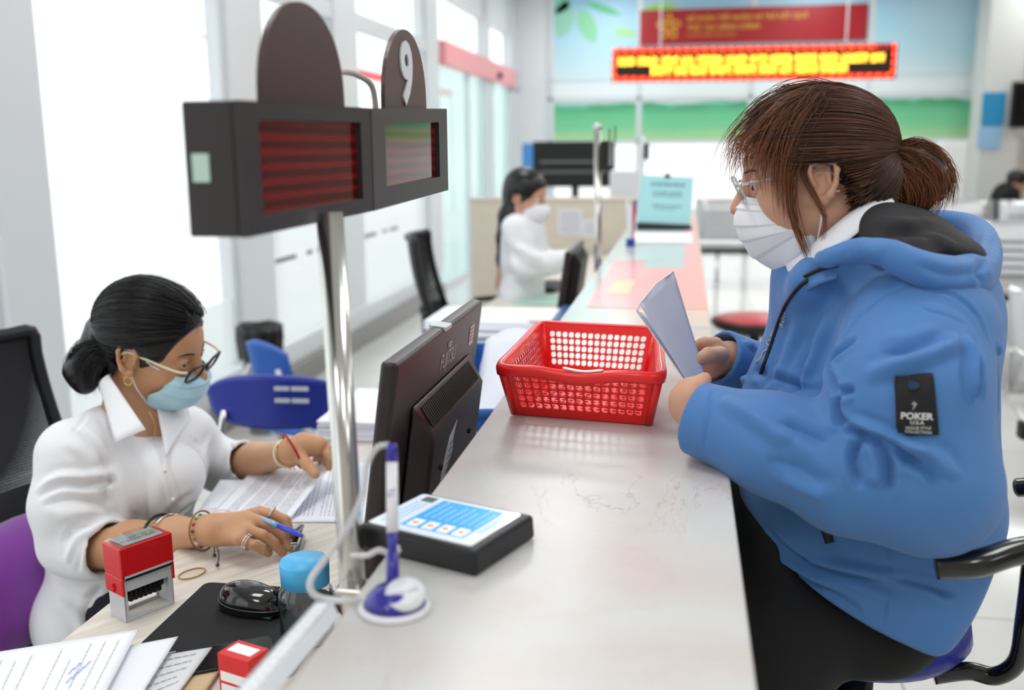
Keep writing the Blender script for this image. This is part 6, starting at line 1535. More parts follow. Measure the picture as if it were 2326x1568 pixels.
def line_on(pts, r, nm, m, parent, off=.0006, bv=None, n=8, flat=1.):
    P = [onj(p.x, p.y, off, bv) for p in smooth_path([(x, y, 0) for x, y in pts], n)]; P = [p for p in P if p is not None]; S_ = [P[0]]
    for p in P[1:]:
        if (p - S_[-1]).length < .05: S_.append(p)
    return G().tube(S_, r, 6, flat=flat).obj(nm, m, parent, smooth=True) if len(S_) > 2 else None
def patch_on(poly_uv, nu, nv, nm, m, parent, off=.0015, bv=None, th=.0015):
    """piece of cloth lying on the surface; poly_uv are 4 pixel corners"""
    a, b, c, d = [Vector((x, y, 0)) for x, y in poly_uv]
    def f(u, v):
        p = (a * (1 - u) + b * u) * (1 - v) + (d * (1 - u) + c * u) * v; return onj(p.x, p.y, off, bv)
    V = [f(i / nu, j / nv) for j in range(nv + 1) for i in range(nu + 1)]
    if any(v is None for v in V): return None
    return mesh(nm, V, [(j * (nu + 1) + i, (j + 1) * (nu + 1) + i, (j + 1) * (nu + 1) + i + 1, j * (nu + 1) + i + 1) for j in range(nv) for i in range(nu)], m, parent, smooth=True, solid=th, offset=0)
M_zip = mat('zip_black', '101014', .5); M_patch = mat('patch_black', '121214', .7)
line_on([(1868, 622), (1830, 640), (1806, 662), (1786, 692), (1770, 730), (1750, 790), (1728, 850)], .0028, 'front_zip', M_zip, jk)
sp_ = patch_on([(2032, 852), (2118, 852), (2131, 986), (2038, 986)], 10, 14, 'sleeve_patch', M_patch, jk, .0030, th=.002)
if sp_:
    def plane_text(s, x, y, size, m, par_, sx=1., bold=0., body_w=None):
        o = onj(x, y, .0046); px_ = onj(x + 25, y + 2, .0046) - onj(x - 25, y, .0046); py_ = onj(x, y - 15, .0046) - onj(x, y + 12, .0046)
        return text('patch_lettering', s, size, m, par_, frame(o, px_, py_), align='CENTER', sx=sx, bold=bold)
    M_pt = mat('print_white', 'd9d9d9', .6)
    plane_text('POKER', 2081, 951, .0096, M_pt, sp_, 1.05, .0003); plane_text('U.S.A', 2082, 962, .0054, M_pt, sp_, 1.1, .0001); plane_text('VOGUE STYLE', 2084, 972, .0042, M_pt, sp_, .95, .00004); plane_text('COLLECTION', 2084, 981, .0042, M_pt, sp_, 1.0, .00004)
    o = onj(2074, 877, .0042); T = frame(o, onj(2090, 877) - onj(2060, 877), onj(2074, 865) - onj(2074, 890))
    G().lathe([(.0042, 0), (.0062, .0008), (.0066, 0)], 24, T).obj('eyelet', mat('eyelet_dark', '2e2c30', .3, metal=.8), sp_, smooth=True); G().lathe([(.0042, .0002), (0, .0002)], 20, T).obj('eyelet_hole', mat('hole_blue', '2d4f7c', .6), sp_)
    G().prism([(.002, .006), (-.003, -.0005), (-.0003, -.0005), (-.002, -.007), (.0032, .001), (.0005, .001)], frame(onj(2076, 918, .0045), T.to_3x3() @ Vector((1, 0, 0)), T.to_3x3() @ Vector((0, 1, 0))), .0003).obj('bolt_mark', mat('mark_grey', '8a8f92', .5), sp_)
line_on([(1862, 1172), (1872, 1195), (1880, 1215), (1885, 1232)], .0062, 'pocket_zip', M_zip, jk, .0005, bvh(jk))
# embroidery on the chest
M_emb = mat('thread_cream', 'd8cfae', .6)
line_on([(1768, 742), (1752, 760), (1760, 768), (1742, 778), (1750, 790), (1735, 800), (1728, 815), (1718, 824)], .0007, 'embroidered_line', M_emb, jk, .0008, n=3)
try:
    for k_, (ch, x, y) in enumerate((('U', 1778, 708), ('O', 1776, 722), ('E', 1772, 736))):
        a = onj(x, y, .0012); ex_ = onj(x - 1, y + 6) - onj(x + 1, y - 6); ey_ = onj(x + 6, y) - onj(x - 6, y); text('embroidered_letter', ch, .011, M_emb, jk, frame(a, ex_, ey_), align='CENTER')
except Exception: pass
# hood: blue bowl behind the neck with a black lining
Fo = fit([q(1830, 450, 1.1), q(2290, 680, 1.6)], .003, .05)
loop = [(1868, 588, 1.235), (1940, 570, 1.20), (2010, 574, 1.175), (2080, 606, 1.165), (2145, 628, 1.175), (2195, 630, 1.215), (2228, 604, 1.29), (2238, 562, 1.38), (2224, 526, 1.45), (2180, 508, 1.50), (2110, 502, 1.53), (2010, 505, 1.52), (1940, 540, 1.49)]
rr_ = [.007, .010, .012, .014, .019, .022, .020, .016, .013, .012, .012, .014, .012]
lp = smooth_path([q(*t) for t in loop], 4, closed=True); lr = [rr_[i // 4] * (1 - (i % 4) / 4) + rr_[(i // 4 + 1) % len(rr_)] * (i % 4) / 4 for i in range(len(lp))]
Fo.chain(lp + lp[:1], lr + lr[:1], .012)
Fo.cap(q(2190, 628, 1.22), q(2215, 640, 1.30), .02, .02, .02)
hood = Fo.obj('hood', M_jack, cu, folds([([(2240, 590), (2225, 620), (2235, 640)], .008, -.006), ([(2080, 600), (2160, 625), (2230, 615)], .006, -.004), ([(1940, 560), (2010, 575)], .01, .004), ([(2245, 530), (2232, 560), (2243, 580)], .006, .004)], .0003, 7))
Fl = fit([q(1880, 430, 1.1), q(2260, 640, 1.6)], .003, .05)
def pl(px_, py_, Y, rx, rz, ry, a=0, k=.02, sub=False):
    P = q(px_, py_, Y); R = Matrix.Rotation(rad(-a), 3, 'Y'); Fl.ell(P, (px2m(rx, P), ry, px2m(rz, P)), np.array([[R[i][j] for j in range(3)] for i in range(3)]), k, sub)
pl(2025, 520, 1.36, 115, 62, .140, -12); pl(1990, 520, 1.31, 60, 52, .090, 30); pl(2110, 548, 1.34, 95, 48, .135, -20); pl(2050, 560, 1.25, 85, 36, .06, -14); pl(2160, 566, 1.33, 48, 22, .11, -10); pl(2205, 548, 1.36, 32, 26, .085, 0, .01, True)
Fl.cap(HC.p(-.03, 0, -.06), q(1990, 620, 1.36), .066, .078, .01, True)
Fl.obj('hood_lining', mat('lining_black', '2a282b', .8), cu, folds([([(1990, 545), (2060, 530), (2130, 545)], .008, -.005), ([(1985, 500), (2060, 505), (2120, 500)], .01, .005), ([(2060, 545), (2130, 540), (2170, 570)], .008, .004)], .0008, 8))
# white shirt collar
def strip(A, B, nm, m, parent, th=.002, n=8):
    a = smooth_path(A, n); b = smooth_path(B, n); V = []
    for k in range(len(a)):
        for j in range(5): V.append(a[k].lerp(b[k], j / 4))
    return mesh(nm, V, [(i * 5 + j, i * 5 + j + 1, (i + 1) * 5 + j + 1, (i + 1) * 5 + j) for i in range(len(a) - 1) for j in range(4)], m, parent, smooth=True, solid=th, offset=0)
M_col = mat('collar_white', 'ecedf2', .7)
sc_ = strip(gd((2025, 447, 1.31), (1950, 472, 1.285), (1875, 530, 1.278), (1825, 575, 1.285), (1786, 600, 1.32)), gd((2040, 478, 1.29), (1975, 510, 1.262), (1905, 565, 1.255), (1850, 615, 1.262), (1798, 640, 1.30)), 'shirt_collar', M_col, cu)
strip(gd((1786, 600, 1.32), (1776, 592, 1.36), (1772, 590, 1.40)), gd((1798, 640, 1.30), (1786, 632, 1.35), (1780, 625, 1.40)), 'shirt_collar', M_col, cu)
Fs_ = fit([q(1780, 600, 1.3), q(1900, 760, 1.42)], .004, .05); Fs_.chain([q(1835, 625, 1.36), q(1850, 720, 1.36)], [.035, .05], .02); Fs_.obj('shirt', M_col, cu)
# jacket collar flap by the zip
ct_ = strip(gd((1905, 600, 1.225), (1860, 612, 1.235), (1815, 635, 1.27), (1782, 665, 1.32)), gd((1902, 632, 1.212), (1865, 645, 1.225), (1825, 668, 1.26), (1790, 700, 1.305)), 'collar_flap', M_jack, cu, .003)
G().tube(smooth_path(gd((1905, 602, 1.222), (1860, 613, 1.231), (1815, 636, 1.266), (1782, 664, 1.316)), 6), .0026, 8).obj('collar_zip', M_zip, cu, smooth=True)
st2 = strip(gd((1772, 588, 1.42), (1768, 610, 1.42), (1772, 650, 1.40)), gd((1790, 600, 1.41), (1790, 630, 1.41), (1790, 665, 1.38)), 'far_collar', M_jack, cu, .003)
G().tube(smooth_path(gd((1770, 587, 1.418), (1766, 610, 1.418), (1770, 652, 1.398)), 5), .0026, 8).obj('collar_zip', M_zip, cu, smooth=True)
# folded papers in the hands
hp_ = thing('folded_papers', 'sheaf of folded white papers held upright by the customer', 'paper', q(1575, 860, 1.30))
def fold_sheet(tl, tr, br, bl, bow, nm='sheet', m=None, th=.0012):
    A, B, C, D = q(*tl), q(*tr), q(*br), q(*bl)
    def f(u, v):
        p = (D * (1 - u) + C * u) * (1 - v) + (A * (1 - u) + B * u) * v; return p + Vector((-.6, -.8, 0)) * bow * math.sin(math.pi * u) * (.4 + .6 * v)
    return G().grid(f, 12, 12).obj(nm, m or M_paper, hp_, smooth=True, solid=th, offset=0)
fold_sheet((1453, 690, 1.30), (1530, 618, 1.40), (1611, 884, 1.345), (1577, 892, 1.30), .012, m=mat('paper_bluish', 'cdd0e2', .6))
fold_sheet((1447, 708, 1.302), (1462, 712, 1.335), (1597, 890, 1.335), (1572, 890, 1.305), .004)
fold_sheet((1446, 706, 1.30), (1480, 730, 1.42), (1606, 888, 1.37), (1570, 884, 1.31), -.006, m=MATS['paper_bluish'])
G().tube([q(1447, 708, 1.30), q(1452, 692, 1.30), q(1490, 645, 1.345), q(1529, 617, 1.40)], .0012, 6).obj('fold_edge', M_paper, hp_, smooth=True)
# ---------------------------------------------------------------- near clerk
ck = thing('person', 'seated clerk in a white shirt and blue mask leaning over papers at the near desk', 'person', (-1.08, 1.70, .47))
def Rypr(yaw, pitch, roll):
    f = Vector((math.cos(yaw) * math.cos(pitch), math.sin(yaw) * math.cos(pitch), -math.sin(pitch))); l = Vector((0, 0, 1)).cross(f).normalized(); u = f.cross(l)
    return f, u * math.cos(roll) - l * math.sin(roll)
fw, up_ = Rypr(.0, .30, .15)
HK = Head((-.982, 1.70, 1.047), fw, up_, .955, 1.0)
Fk = fit([HK.p(-.13, -.1, .13), HK.p(.13, .1, -.15), q(90, 1000, 1.5), q(200, 1300, 1.6), q(660, 1250, 1.45), q(760, 1000, 1.8), q(250, 1200, 1.9), q(640, 1270, 1.37), q(400, 1290, 1.40)], .0023, .03)
HK.sculpt(Fk)
nbk = q(300, 985, 1.70); Fk.cap(HK.p(-.03, 0, -.06), nbk, .052, .062, .025); Fk.cap(HK.p(-.005, 0, -.10), q(345, 985, 1.70), .034, .045, .03)
Fk.ell(q(325, 1040, 1.70), (.070, .132, .070), None, .03); Fk.cap(q(295, 1060, 1.70), q(260, 1250, 1.68), .07, .09, .04)
Fk.cap(nbk, q(165, 1035, 1.56), .05, .042, .03); Fk.cap(nbk, q(420, 985, 1.84), .05, .042, .03)
elk = q(158, 1262, 1.545); wrk = pZ(462, 1206, .790)
Fk.chain([q(165, 1035, 1.56), elk], [.042, .032], .02); Fk.chain([elk, q(300, 1235, 1.51), q(400, 1216, 1.49), wrk], [.033, .037, .029, .0235], .02)
# right hand: flat fan of fingers over the desk, pen between index and middle
def Z(x, y, z): return pZ(x, y, z)
palm = [Z(492, 1204, .795), Z(555, 1196, .800)]
Fk.chain([wrk, palm[0], palm[1]], [.0235, .025, .026], .012)
Fk.ell(Z(535, 1214, .788), (.034, .03, .014), None, .012)
Kx = [Z(590, 1165, .806), Z(583, 1186, .808), Z(564, 1206, .803), Z(545, 1224, .795)]
for k_ in Kx: Fk.cap(Z(505, 1200, .794), k_, .018, .0118, .007)
F4 = [[Kx[0], Z(620, 1170, .806), Z(648, 1182, .797), Z(660, 1216, .775)], [Kx[1], Z(615, 1194, .803), Z(640, 1215, .787), Z(656, 1243, .766)], [Kx[2], Z(597, 1216, .797), Z(622, 1234, .781), Z(641, 1254, .762)], [Kx[3], Z(575, 1238, .788), Z(595, 1249, .776), Z(610, 1257, .764)]]
for f4, r in zip(F4, (.0094, .0094, .009, .0080)): Fk.chain(f4, [r * 1.15, r * 1.0, r * .96, r * .84], .0018)
Fk.chain([Z(520, 1192, .785), Z(570, 1190, .772), Z(615, 1195, .767), Z(640, 1205, .766)], [.016, .0115, .0105, .009], .006)
# left hand pinching the page corner
elk2 = q(505, 1075, 1.93); wrk2 = pZ(660, 1028, .835)
Fk.chain([q(420, 985, 1.84), elk2], [.045, .038], .02); Fk.chain([elk2, q(580, 1045, 1.86), wrk2], [.037, .034, .0235], .02)
Fk.chain([wrk2, Z(690, 1012, .845), Z(722, 1012, .845)], [.0235, .0235, .019], .010)
Fk.chain([Z(678, 1035, .832), Z(697, 1055, .820), Z(716, 1077, .806)], [.0135, .0110, .0095], .006)
LF = [[Z(725, 1010, .846), Z(745, 1020, .838), Z(750, 1042, .822), Z(748, 1062, .804)], [Z(720, 1003, .85), Z(738, 1010, .845), Z(744, 1032, .83), Z(740, 1052, .806)], [Z(712, 1002, .848), Z(728, 1008, .842), Z(734, 1030, .822), Z(728, 1048, .80)], [Z(703, 1006, .842), Z(718, 1012, .835), Z(722, 1032, .815), Z(716, 1044, .80)]]
for f4, r in zip(LF, (.0090, .0090, .0086, .0078)): Fk.chain(f4, [r * 1.1, r, r * .95, r * .82], .0015)
bk = Fk.obj('body', M_skin2, ck); bvk = bvh(bk); HK.eyes(ck, (1, -.35, .02))
HK.brows(ck, mat('brow_black', '1a1412', .7), bvk)
g = G()
for qd_ in (-1, 1):
    for k in range(9):
        t = k / 8; b_ = HK.p(.0865 - .006 * t, qd_ * (.0235 + .018 * t), .0045 + .001 * math.sin(3 * t)); g.tube([b_, b_ + HK.R @ Vector((.005, qd_ * .002 * t, .001))], [.0005, .0001], 4)
g.obj('eyelash', MATS['lash_black'], ck)
for f4, r in zip(F4, (.0098, .0098, .0094, .0084)): nail(f4[2], f4[3], Vector((.15, -.35, 1)), r * .84, ck, M_nail)
nail(Z(697, 1055, .820), Z(716, 1077, .806), Vector((0, -.6, .8)), .0095, ck, M_nail)
mk, mf = face_mask(HK, ck, M_maskb, [(.106, -.022), (.120, -.036), (.120, -.058), (.112, -.082), (.092, -.104), (.060, -.118)],
    [(.070, .050, -.020), (.066, .057, -.036), (.058, .063, -.052), (.046, .066, -.062), (.036, .066, -.072), (.032, .060, -.094)], 4, amp=.003, strap_m=M_mask, ear=((.000, .077, .016), (-.004, .078, -.024)))
lab(mk, 'light blue pleated surgical mask')
glasses(HK, ck, mat('frame_black', '15151a', .25), mat('temple_cream', 'ddd3b4', .35), glass('lens2', 'f2f4fa', .12), w=.0255, h=.0165, fx=.112, drop=-.008, rot=.3, tr_=.0026, fr=.0025, lb='black-rimmed glasses with cream temples')
P = HK.p(-.002, -.083, -.036); G().tube([P + Vector((.008 * math.cos(t), 0, .008 * math.sin(t) - .008)) for t in [2 * math.pi * i / 20 for i in range(20)]], .0011, 8, closed=True).obj('earring', mat('gold', 'e2c070', .2, metal=1), ck, smooth=True)
G().tube(smooth_path([q(338, 935, 1.635), q(352, 965, 1.635), q(350, 1000, 1.64)], 5), .0007, 6).obj('necklace', MATS['gold'], ck, smooth=True)
# hair
Fh = fit([HK.p(-.14, -.11, .15), HK.p(.13, .11, -.12), q(160, 780, 1.6), q(160, 900, 1.75)], .003, .02)
kC, kR = (-.018, 0, .038), (.109, .088, .098)
Fh.ell(HK.p(*kC), tuple(x * HK.S for x in kR), HK.Rn, .01); Fh.ell(HK.p(-.06, 0, -.012), (.060, .062, .060), HK.Rn, .02)
Fh.ell(HK.p(.122, 0, -.025), (.076, .112, .102), HK.Rn, .008, True)
for s_ in (-1, 1):
    Fh.ell(HK.p(-.006, s_ * .094, -.010), (.027, .028, .034), HK.Rn, .005, True); Fh.ell(HK.p(.03, s_ * .09, -.085), (.06, .06, .065), HK.Rn, .006, True)
Fh.chain([HK.p(-.115, -.01, .0), q(212, 815, 1.68), q(190, 845, 1.68), q(193, 872, 1.68)], [.026, .034, .034, .02], .015)
hk = Fh.obj('hair', M_hairb, ck); tone_noise(hk, .15, .15, 90)
Pk = combed(HK, kC, kR, [(.02, -.084, -.01), (.05, -.074, .028), (.068, -.052, .064), (.074, -.02, .088), (.068, 0, .10), (.074, .03, .085), (.05, .072, .03)], (-.122, -.01, .006), 1500, 14, rnd, (1.0, 1.02), .035, (.0, .8), (.5, 1.2))
Pk += combed(HK, kC, kR, [(.0, -.088, .02), (-.03, -.078, -.03), (-.05, -.06, -.055), (-.06, -.03, -.07)], (-.122, -.01, .006), 500, 12, rnd, (.99, 1.02), .04, (.0, .8), (.5, 1.2))
Pk = clear_ear(HK, Pk, .027)
for gde, n_, a, b in ((gd((245, 800, 1.66), (205, 785, 1.65), (172, 810, 1.66), (168, 850, 1.67), (190, 888, 1.68)), 220, .010, .016), (gd((245, 805, 1.65), (210, 800, 1.64), (185, 830, 1.64), (195, 880, 1.66)), 220, .012, .016), (gd((245, 815, 1.65), (220, 830, 1.64), (210, 860, 1.65), (215, 885, 1.67)), 160, .01, .014), (gd((245, 795, 1.68), (190, 780, 1.68), (162, 815, 1.69), (160, 855, 1.70)), 60, .008, .012)):
    Pk += lock(gde, n_, rnd, a, b, (0, .9), 12, (.5, 1.2), .001)
Pk += lock([HK.p(.07, -.02, .09), HK.p(.085, -.03, .088), HK.p(.092, -.035, .075)], 10, rnd, .02, .012, (.2, .8), 8, (.4, .8))
strands('loose_hair', Pk, M_hairb, ck, .0006, 4)
# shirt
Fs = fit([q(60, 1000, 1.45), q(60, 1480, 1.6), q(600, 1100, 1.95), q(470, 900, 1.9)], .0032, .06)
def ps2(px_, py_, Y, rx, rz, ry, a=0, k=.045):
    P = q(px_, py_, Y); R = Matrix.Rotation(rad(-a), 3, 'Y'); Fs.ell(P, (px2m(rx, P), ry, px2m(rz, P)), np.array([[R[i][j] for j in range(3)] for i in range(3)]), k)
ps2(290, 1075, 1.70, 150, 140, .165); ps2(375, 1085, 1.64, 88, 85, .07, 0, .03); ps2(385, 1075, 1.77, 80, 80, .07, 0, .03); ps2(275, 1230, 1.69, 150, 150, .155); ps2(262, 1390, 1.68, 150, 130, .165); ps2(195, 1395, 1.60, 105, 95, .10)
Fs.cap(q(235, 1000, 1.66), q(170, 1035, 1.575), .062, .060, .04); Fs.cap(q(300, 985, 1.72), q(425, 985, 1.84), .062, .054, .04)
Fs.chain([q(168, 1035, 1.57), q(152, 1150, 1.54), q(165, 1235, 1.54)], [.062, .060, .056], .025)
Fs.chain([q(165, 1235, 1.54), q(205, 1245, 1.53), q(244, 1246, 1.52)], [.056, .054, .052], .02)
Fs.chain([q(425, 985, 1.84), q(500, 1060, 1.90), q(560, 1050, 1.87)], [.052, .052, .046], .02)
# V opening and neck hole
Fs.cap(HK.p(-.03, 0, -.07), nbk + Vector((0, 0, .0)), .052, .058, .008, True); Fs.chain([q(335, 925, 1.64), q(350, 960, 1.58), q(365, 1003, 1.555)], [.042, .032, .010], .006, True); Fs.chain([q(345, 940, 1.59), q(362, 1000, 1.535)], [.03, .010], .004, True)
dk = (q(244, 1246, 1.52) - q(205, 1245, 1.53)).normalized() + Vector((.1, -.1, -.15)); ck_ = q(246, 1248, 1.52); cutplane(Fs, ck_, dk, .08); cuff(Fs, ck_, ck_ + dk, .046, .03)
dk2 = (q(560, 1050, 1.87) - q(500, 1060, 1.90)).normalized(); ck2 = q(560, 1050, 1.87); cutplane(Fs, ck2, dk2, .07); cuff(Fs, ck2, ck2 + dk2, .040, .03)
KF = [([(160, 960), (215, 1010), (250, 1080), (265, 1150)], .008, -.006), ([(150, 1000), (200, 1040), (225, 1100)], .010, .005),
 ([(85, 1130), (140, 1100), (200, 1105), (262, 1090)], .007, -.007), ([(80, 1120), (130, 1085), (200, 1080), (265, 1070)], .008, .006), ([(95, 1150), (170, 1135), (240, 1150)], .009, -.005), ([(262, 1085), (240, 1110), (250, 1150)], .007, -.006),
 ([(140, 1240), (170, 1200), (240, 1180)], .006, -.006), ([(150, 1280), (180, 1220), (262, 1190)], .007, .006), ([(175, 1300), (190, 1240), (225, 1205)], .005, -.004),
 ([(120, 1180), (200, 1165), (250, 1170)], .01, .005), ([(345, 1005), (372, 1080), (395, 1180), (400, 1250)], .0035, .0025), ([(362, 1008), (395, 1090), (420, 1160)], .0035, -.0025),
 ([(300, 1020), (330, 1100), (340, 1200)], .012, -.005), ([(270, 1060), (290, 1150), (280, 1230)], .012, .005), ([(440, 1120), (400, 1150), (370, 1190)], .009, -.006), ([(435, 1150), (400, 1180)], .008, .004), ([(450, 1000), (430, 1040), (425, 1090)], .009, -.006), ([(480, 990), (460, 1040), (470, 1080)], .008, .005),
 ([(130, 1330), (180, 1360), (230, 1350)], .010, -.005), ([(120, 1370), (170, 1400), (200, 1440)], .010, .005), ([(520, 1000), (530, 1050), (520, 1090)], .006, -.004), ([(200, 930), (185, 960), (160, 985)], .004, -.003), ([(235, 1330), (200, 1380), (210, 1440)], .009, -.005)]
shk = Fs.obj('shirt', M_shirt, ck, folds(KF, .0008, 6)); bvs = bvh(shk)
for x, y in ((373, 1070), (392, 1135), (403, 1195)):
    o = onj(x, y, .001, bvs)
    if o: 
        g = G(); g.ball(o, (.0045, .0022, .0045), 14); g.obj('button', mat('button_pearl', 'eeece6', .25), shk, smooth=True)
def flap(pts, nm='collar', th=.0022, nu=8):
    """pts: 4 corners (px,py,Y) with a bowed outer edge"""
    a, b, c, d = [q(*t) for t in pts]
    def f(u, v):
        p = (a * (1 - u) + b * u) * (1 - v) + (d * (1 - u) + c * u) * v; return p + Vector((.2, -1, .3)) * .008 * math.sin(math.pi * u) * (1 - v * .5)
    return G().grid(f, nu, nu).obj(nm, M_shirt, shk, smooth=True, solid=th, offset=0)
flap(((226, 872, 1.645), (248, 853, 1.63), (331, 976, 1.565), (262, 1008, 1.545)))
flap(((358, 930, 1.66), (425, 925, 1.76), (432, 955, 1.74), (378, 1040, 1.585)))
flap(((226, 872, 1.645), (248, 853, 1.63), (262, 842, 1.70), (240, 850, 1.74)))
line_on([(226, 1098), (228, 1120), (262, 1085)], .0008, 'tab_seam', M_shirt, shk, .0008, bvs)
# lap and legs
Fl = fit([Vector((-1.25, 1.5, .05)), Vector((-.5, 1.9, .65))], .006, .08)
Fl.ell((-1.06, 1.69, .535), (.16, .18, .085), None, .03)
for y in (1.60, 1.80):
    Fl.cap((-1.02, y, .55), (-.62, y, .545), .078, .062, .03); Fl.chain([(-.62, y, .545), (-.60, y, .32), (-.60, y, .10)], [.06, .05, .036], .02); Fl.ell((-.55, y, .05), (.10, .038, .035), None, .02)
Fl.obj('trousers', mat('trousers_navy', '14151d', .8), ck)
# bracelets and rings
M_silv = mat('silver', 'd6d6da', .15, metal=1); GOLD = MATS['gold']
bl_ = ring_on(wrk + (wrk - palm[0]) * .05, palm[0], .0240, .0016, mat('braid_brown', '8a6a34', .6), ck, 'bead_bracelet', 30)
d = (palm[0] - wrk).normalized(); u = d.orthogonal().normalized(); w = d.cross(u)
for k, cc in enumerate(('16171c', 'c9cfd8', 'b8781e', '7a2a10', 'c01020', '2f8a2a', '1a3a1c')):
    # beads on the side toward the camera
    tc_ = (CAM - wrk); tc_ = (tc_ - d * tc_.dot(d)).normalized(); sd = d.cross(tc_); a = rad(-75 + 25 * k) ; 
    P = wrk + (tc_ * math.cos(a) - sd * math.sin(a) * (1 if sd.z < 0 else -1)) * .0252
    G().ball(P, .0042, 12).obj('bead', mat('bead_' + cc, cc, .08, coat=1), bl_, smooth=True)
for k, (dx, l) in enumerate(((0, .028), (.006, .045))):
    a = Z(487 + k * 3, 1236, .770); b = Z(488 + (k * 6 if k else -1), 1262 + k * 22, .756); G().tube(smooth_path([a, (a + b) / 2 + Vector((.004 * k, 0, 0)), b], 5), .0009, 6).obj('bracelet_cord', mat('cord_dark', '1c1814', .7), bl_, smooth=True); G().ball(b, .0035, 10).obj('cord_bead', MATS['bead_16171c'], bl_, smooth=True)
fa = q(392, 1217, 1.49); ring_on(fa, wrk, .0305, .0014, M_silv, ck, 'bangle', 32); ring_on(q(372, 1220, 1.495), wrk, .0318, .0028, mat('band_black', '141417', .4), ck, 'wristband', 32)
ring_on(F4[0][0].lerp(F4[0][1], .9), F4[0][2], .0108, .0012, M_silv, ck); ring_on(F4[3][0].lerp(F4[3][1], .55), F4[3][1], .0098, .0012, M_silv, ck); ring_on(F4[3][0].lerp(F4[3][1], .70), F4[3][1], .0096, .001, M_silv, ck)
M_rc = mat('red_cord', 'a80e16', .6)
ring_on(wrk2.lerp(Z(690, 1012, .845), .15), Z(690, 1012, .845), .0258, .0024, M_rc, ck, 'red_bracelet', 30); ring_on(wrk2 + (elk2 - wrk2) * .05, wrk2, .0255, .0022, mat('pearl', 'eadfd0', .2, coat=.8), ck, 'pearl_bracelet', 30)
ring_on(wrk2 + (elk2 - wrk2) * .02, wrk2, .0255, .0014, GOLD, ck, 'gold_bracelet', 30)
a = q(655, 1038, wrk2.y - .02); 
for dx in (8, 18): G().tube(smooth_path([Z(657, 1035, .825), Z(655 + dx * .4, 1052, .812), Z(652 + dx, 1068, .80)], 5), .001, 6).obj('cord_end', M_rc, ck, smooth=True)
# the pen between her fingers
pn = thing('ballpoint_pen', 'blue ballpoint pen between the near clerk\'s fingers', 'pen', Z(655, 1203, .80))
a, b = Z(617, 1188, .812), Z(688, 1218, .806); dd = b - a
G().tube([a + dd * .22, a + dd * .6, a + dd * .94, b], [.0046, .0052, .0036, .0022], 14).obj('grip', mat('pen_blue', '3a4cc8', .3), pn, smooth=True)
G().tube([a - dd * .5, a, a + dd * .22], [.0042, .0042, .0046], 14).obj('barrel', mat('pen_clearblue', '7fb2e0', .15, coat=.5), pn, smooth=True); G().tube([b, b + dd * .03], [.0016, .0006], 8).obj('tip', M_steel, pn, smooth=True)

# ---------------------------------------------------------------- distant clerk
c2 = thing('person', 'distant clerk in a white shirt and white mask working at the far desk', 'person', (-.86, 4.42, .47))
fw, up_ = Rypr(-.35, .20, 0.05); H2 = Head(q(1196, 447, 4.4), fw, up_, .93, 1.)
F2 = fit([H2.p(-.13, -.1, .14), H2.p(.13, .1, -.15), q(1140, 700, 4.3), q(1300, 600, 4.2), q(1300, 600, 4.65)], .006, .04)
H2.sculpt(F2, False); F2.cap(H2.p(-.03, 0, -.06), q(1185, 510, 4.42), .052, .06, .03); F2.cap(q(1185, 520, 4.42), q(1180, 640, 4.42), .08, .11, .05)
F2.chain([q(1175, 530, 4.27), q(1195, 600, 4.22), q(1255, 597, 4.25), q(1290, 588, 4.26)], [.045, .036, .028, .024], .02)
F2.chain([q(1290, 588, 4.26), q(1305, 590, 4.26), q(1318, 593, 4.27)], [.026, .026, .012], .02)
for k in range(4): F2.cap(q(1303, 588 + k * 3, 4.24 + k * .018), q(1322, 594 + k * 3, 4.24 + k * .018), .010, .008, .004)
F2.cap(q(1300, 594, 4.24), q(1312, 603, 4.23), .011, .009, .004)
F2.chain([q(1190, 530, 4.58), q(1240, 600, 4.62), q(1300, 585, 4.5)], [.045, .036, .022], .02)
F2.obj('body', M_skin, c2); H2.eyes(c2, (1, 0, -.3))
mk, _ = face_mask(H2, c2, M_mask, [(.104, -.012), (.128, -.034), (.132, -.056), (.122, -.082), (.095, -.106), (.055, -.12)], [(.050, .056, -.014), (.046, .062, -.035), (.036, .066, -.056), (.030, .067, -.066), (.024, .066, -.076), (.02, .060, -.098)], 2, amp=.001)
Fx = fit([H2.p(-.14, -.11, .15), H2.p(.13, .11, -.12), q(1130, 640, 4.4)], .006, .04)
Fx.ell(H2.p(-.018, 0, .038), (.102, .083, .093), H2.Rn, .01); Fx.ell(H2.p(-.06, 0, -.012), (.06, .064, .06), H2.Rn, .02); Fx.ell(H2.p(.125, 0, -.035), (.078, .115, .1), H2.Rn, .008, True)
for s_ in (-1, 1): Fx.ell(H2.p(-.006, s_ * .094, -.010), (.025, .026, .032), H2.Rn, .005, True)
Fx.chain([q(1170, 455, 4.4), q(1155, 490, 4.38), q(1146, 540, 4.38), q(1140, 590, 4.38), q(1136, 628, 4.39)], [.045, .045, .036, .024, .008], .02)
hx2 = Fx.obj('hair', M_hairb, c2); tone_noise(hx2, .2, .15, 60)
Fx = fit([q(1110, 470, 4.2), q(1110, 720, 4.2), q(1310, 700, 4.65)], .007, .05)
for a_, b_, c_, d_, e_ in ((1190, 535, 50, 55, .17), (1192, 590, 56, 60, .17), (1185, 665, 52, 60, .18)):
    P = q(a_, b_, 4.42); Fx.ell(P, (px2m(c_, P), e_, px2m(d_, P)), None, .05)
Fx.chain([q(1172, 520, 4.27), q(1195, 600, 4.22), q(1255, 597, 4.25), q(1286, 589, 4.26)], [.064, .056, .046, .04], .03)
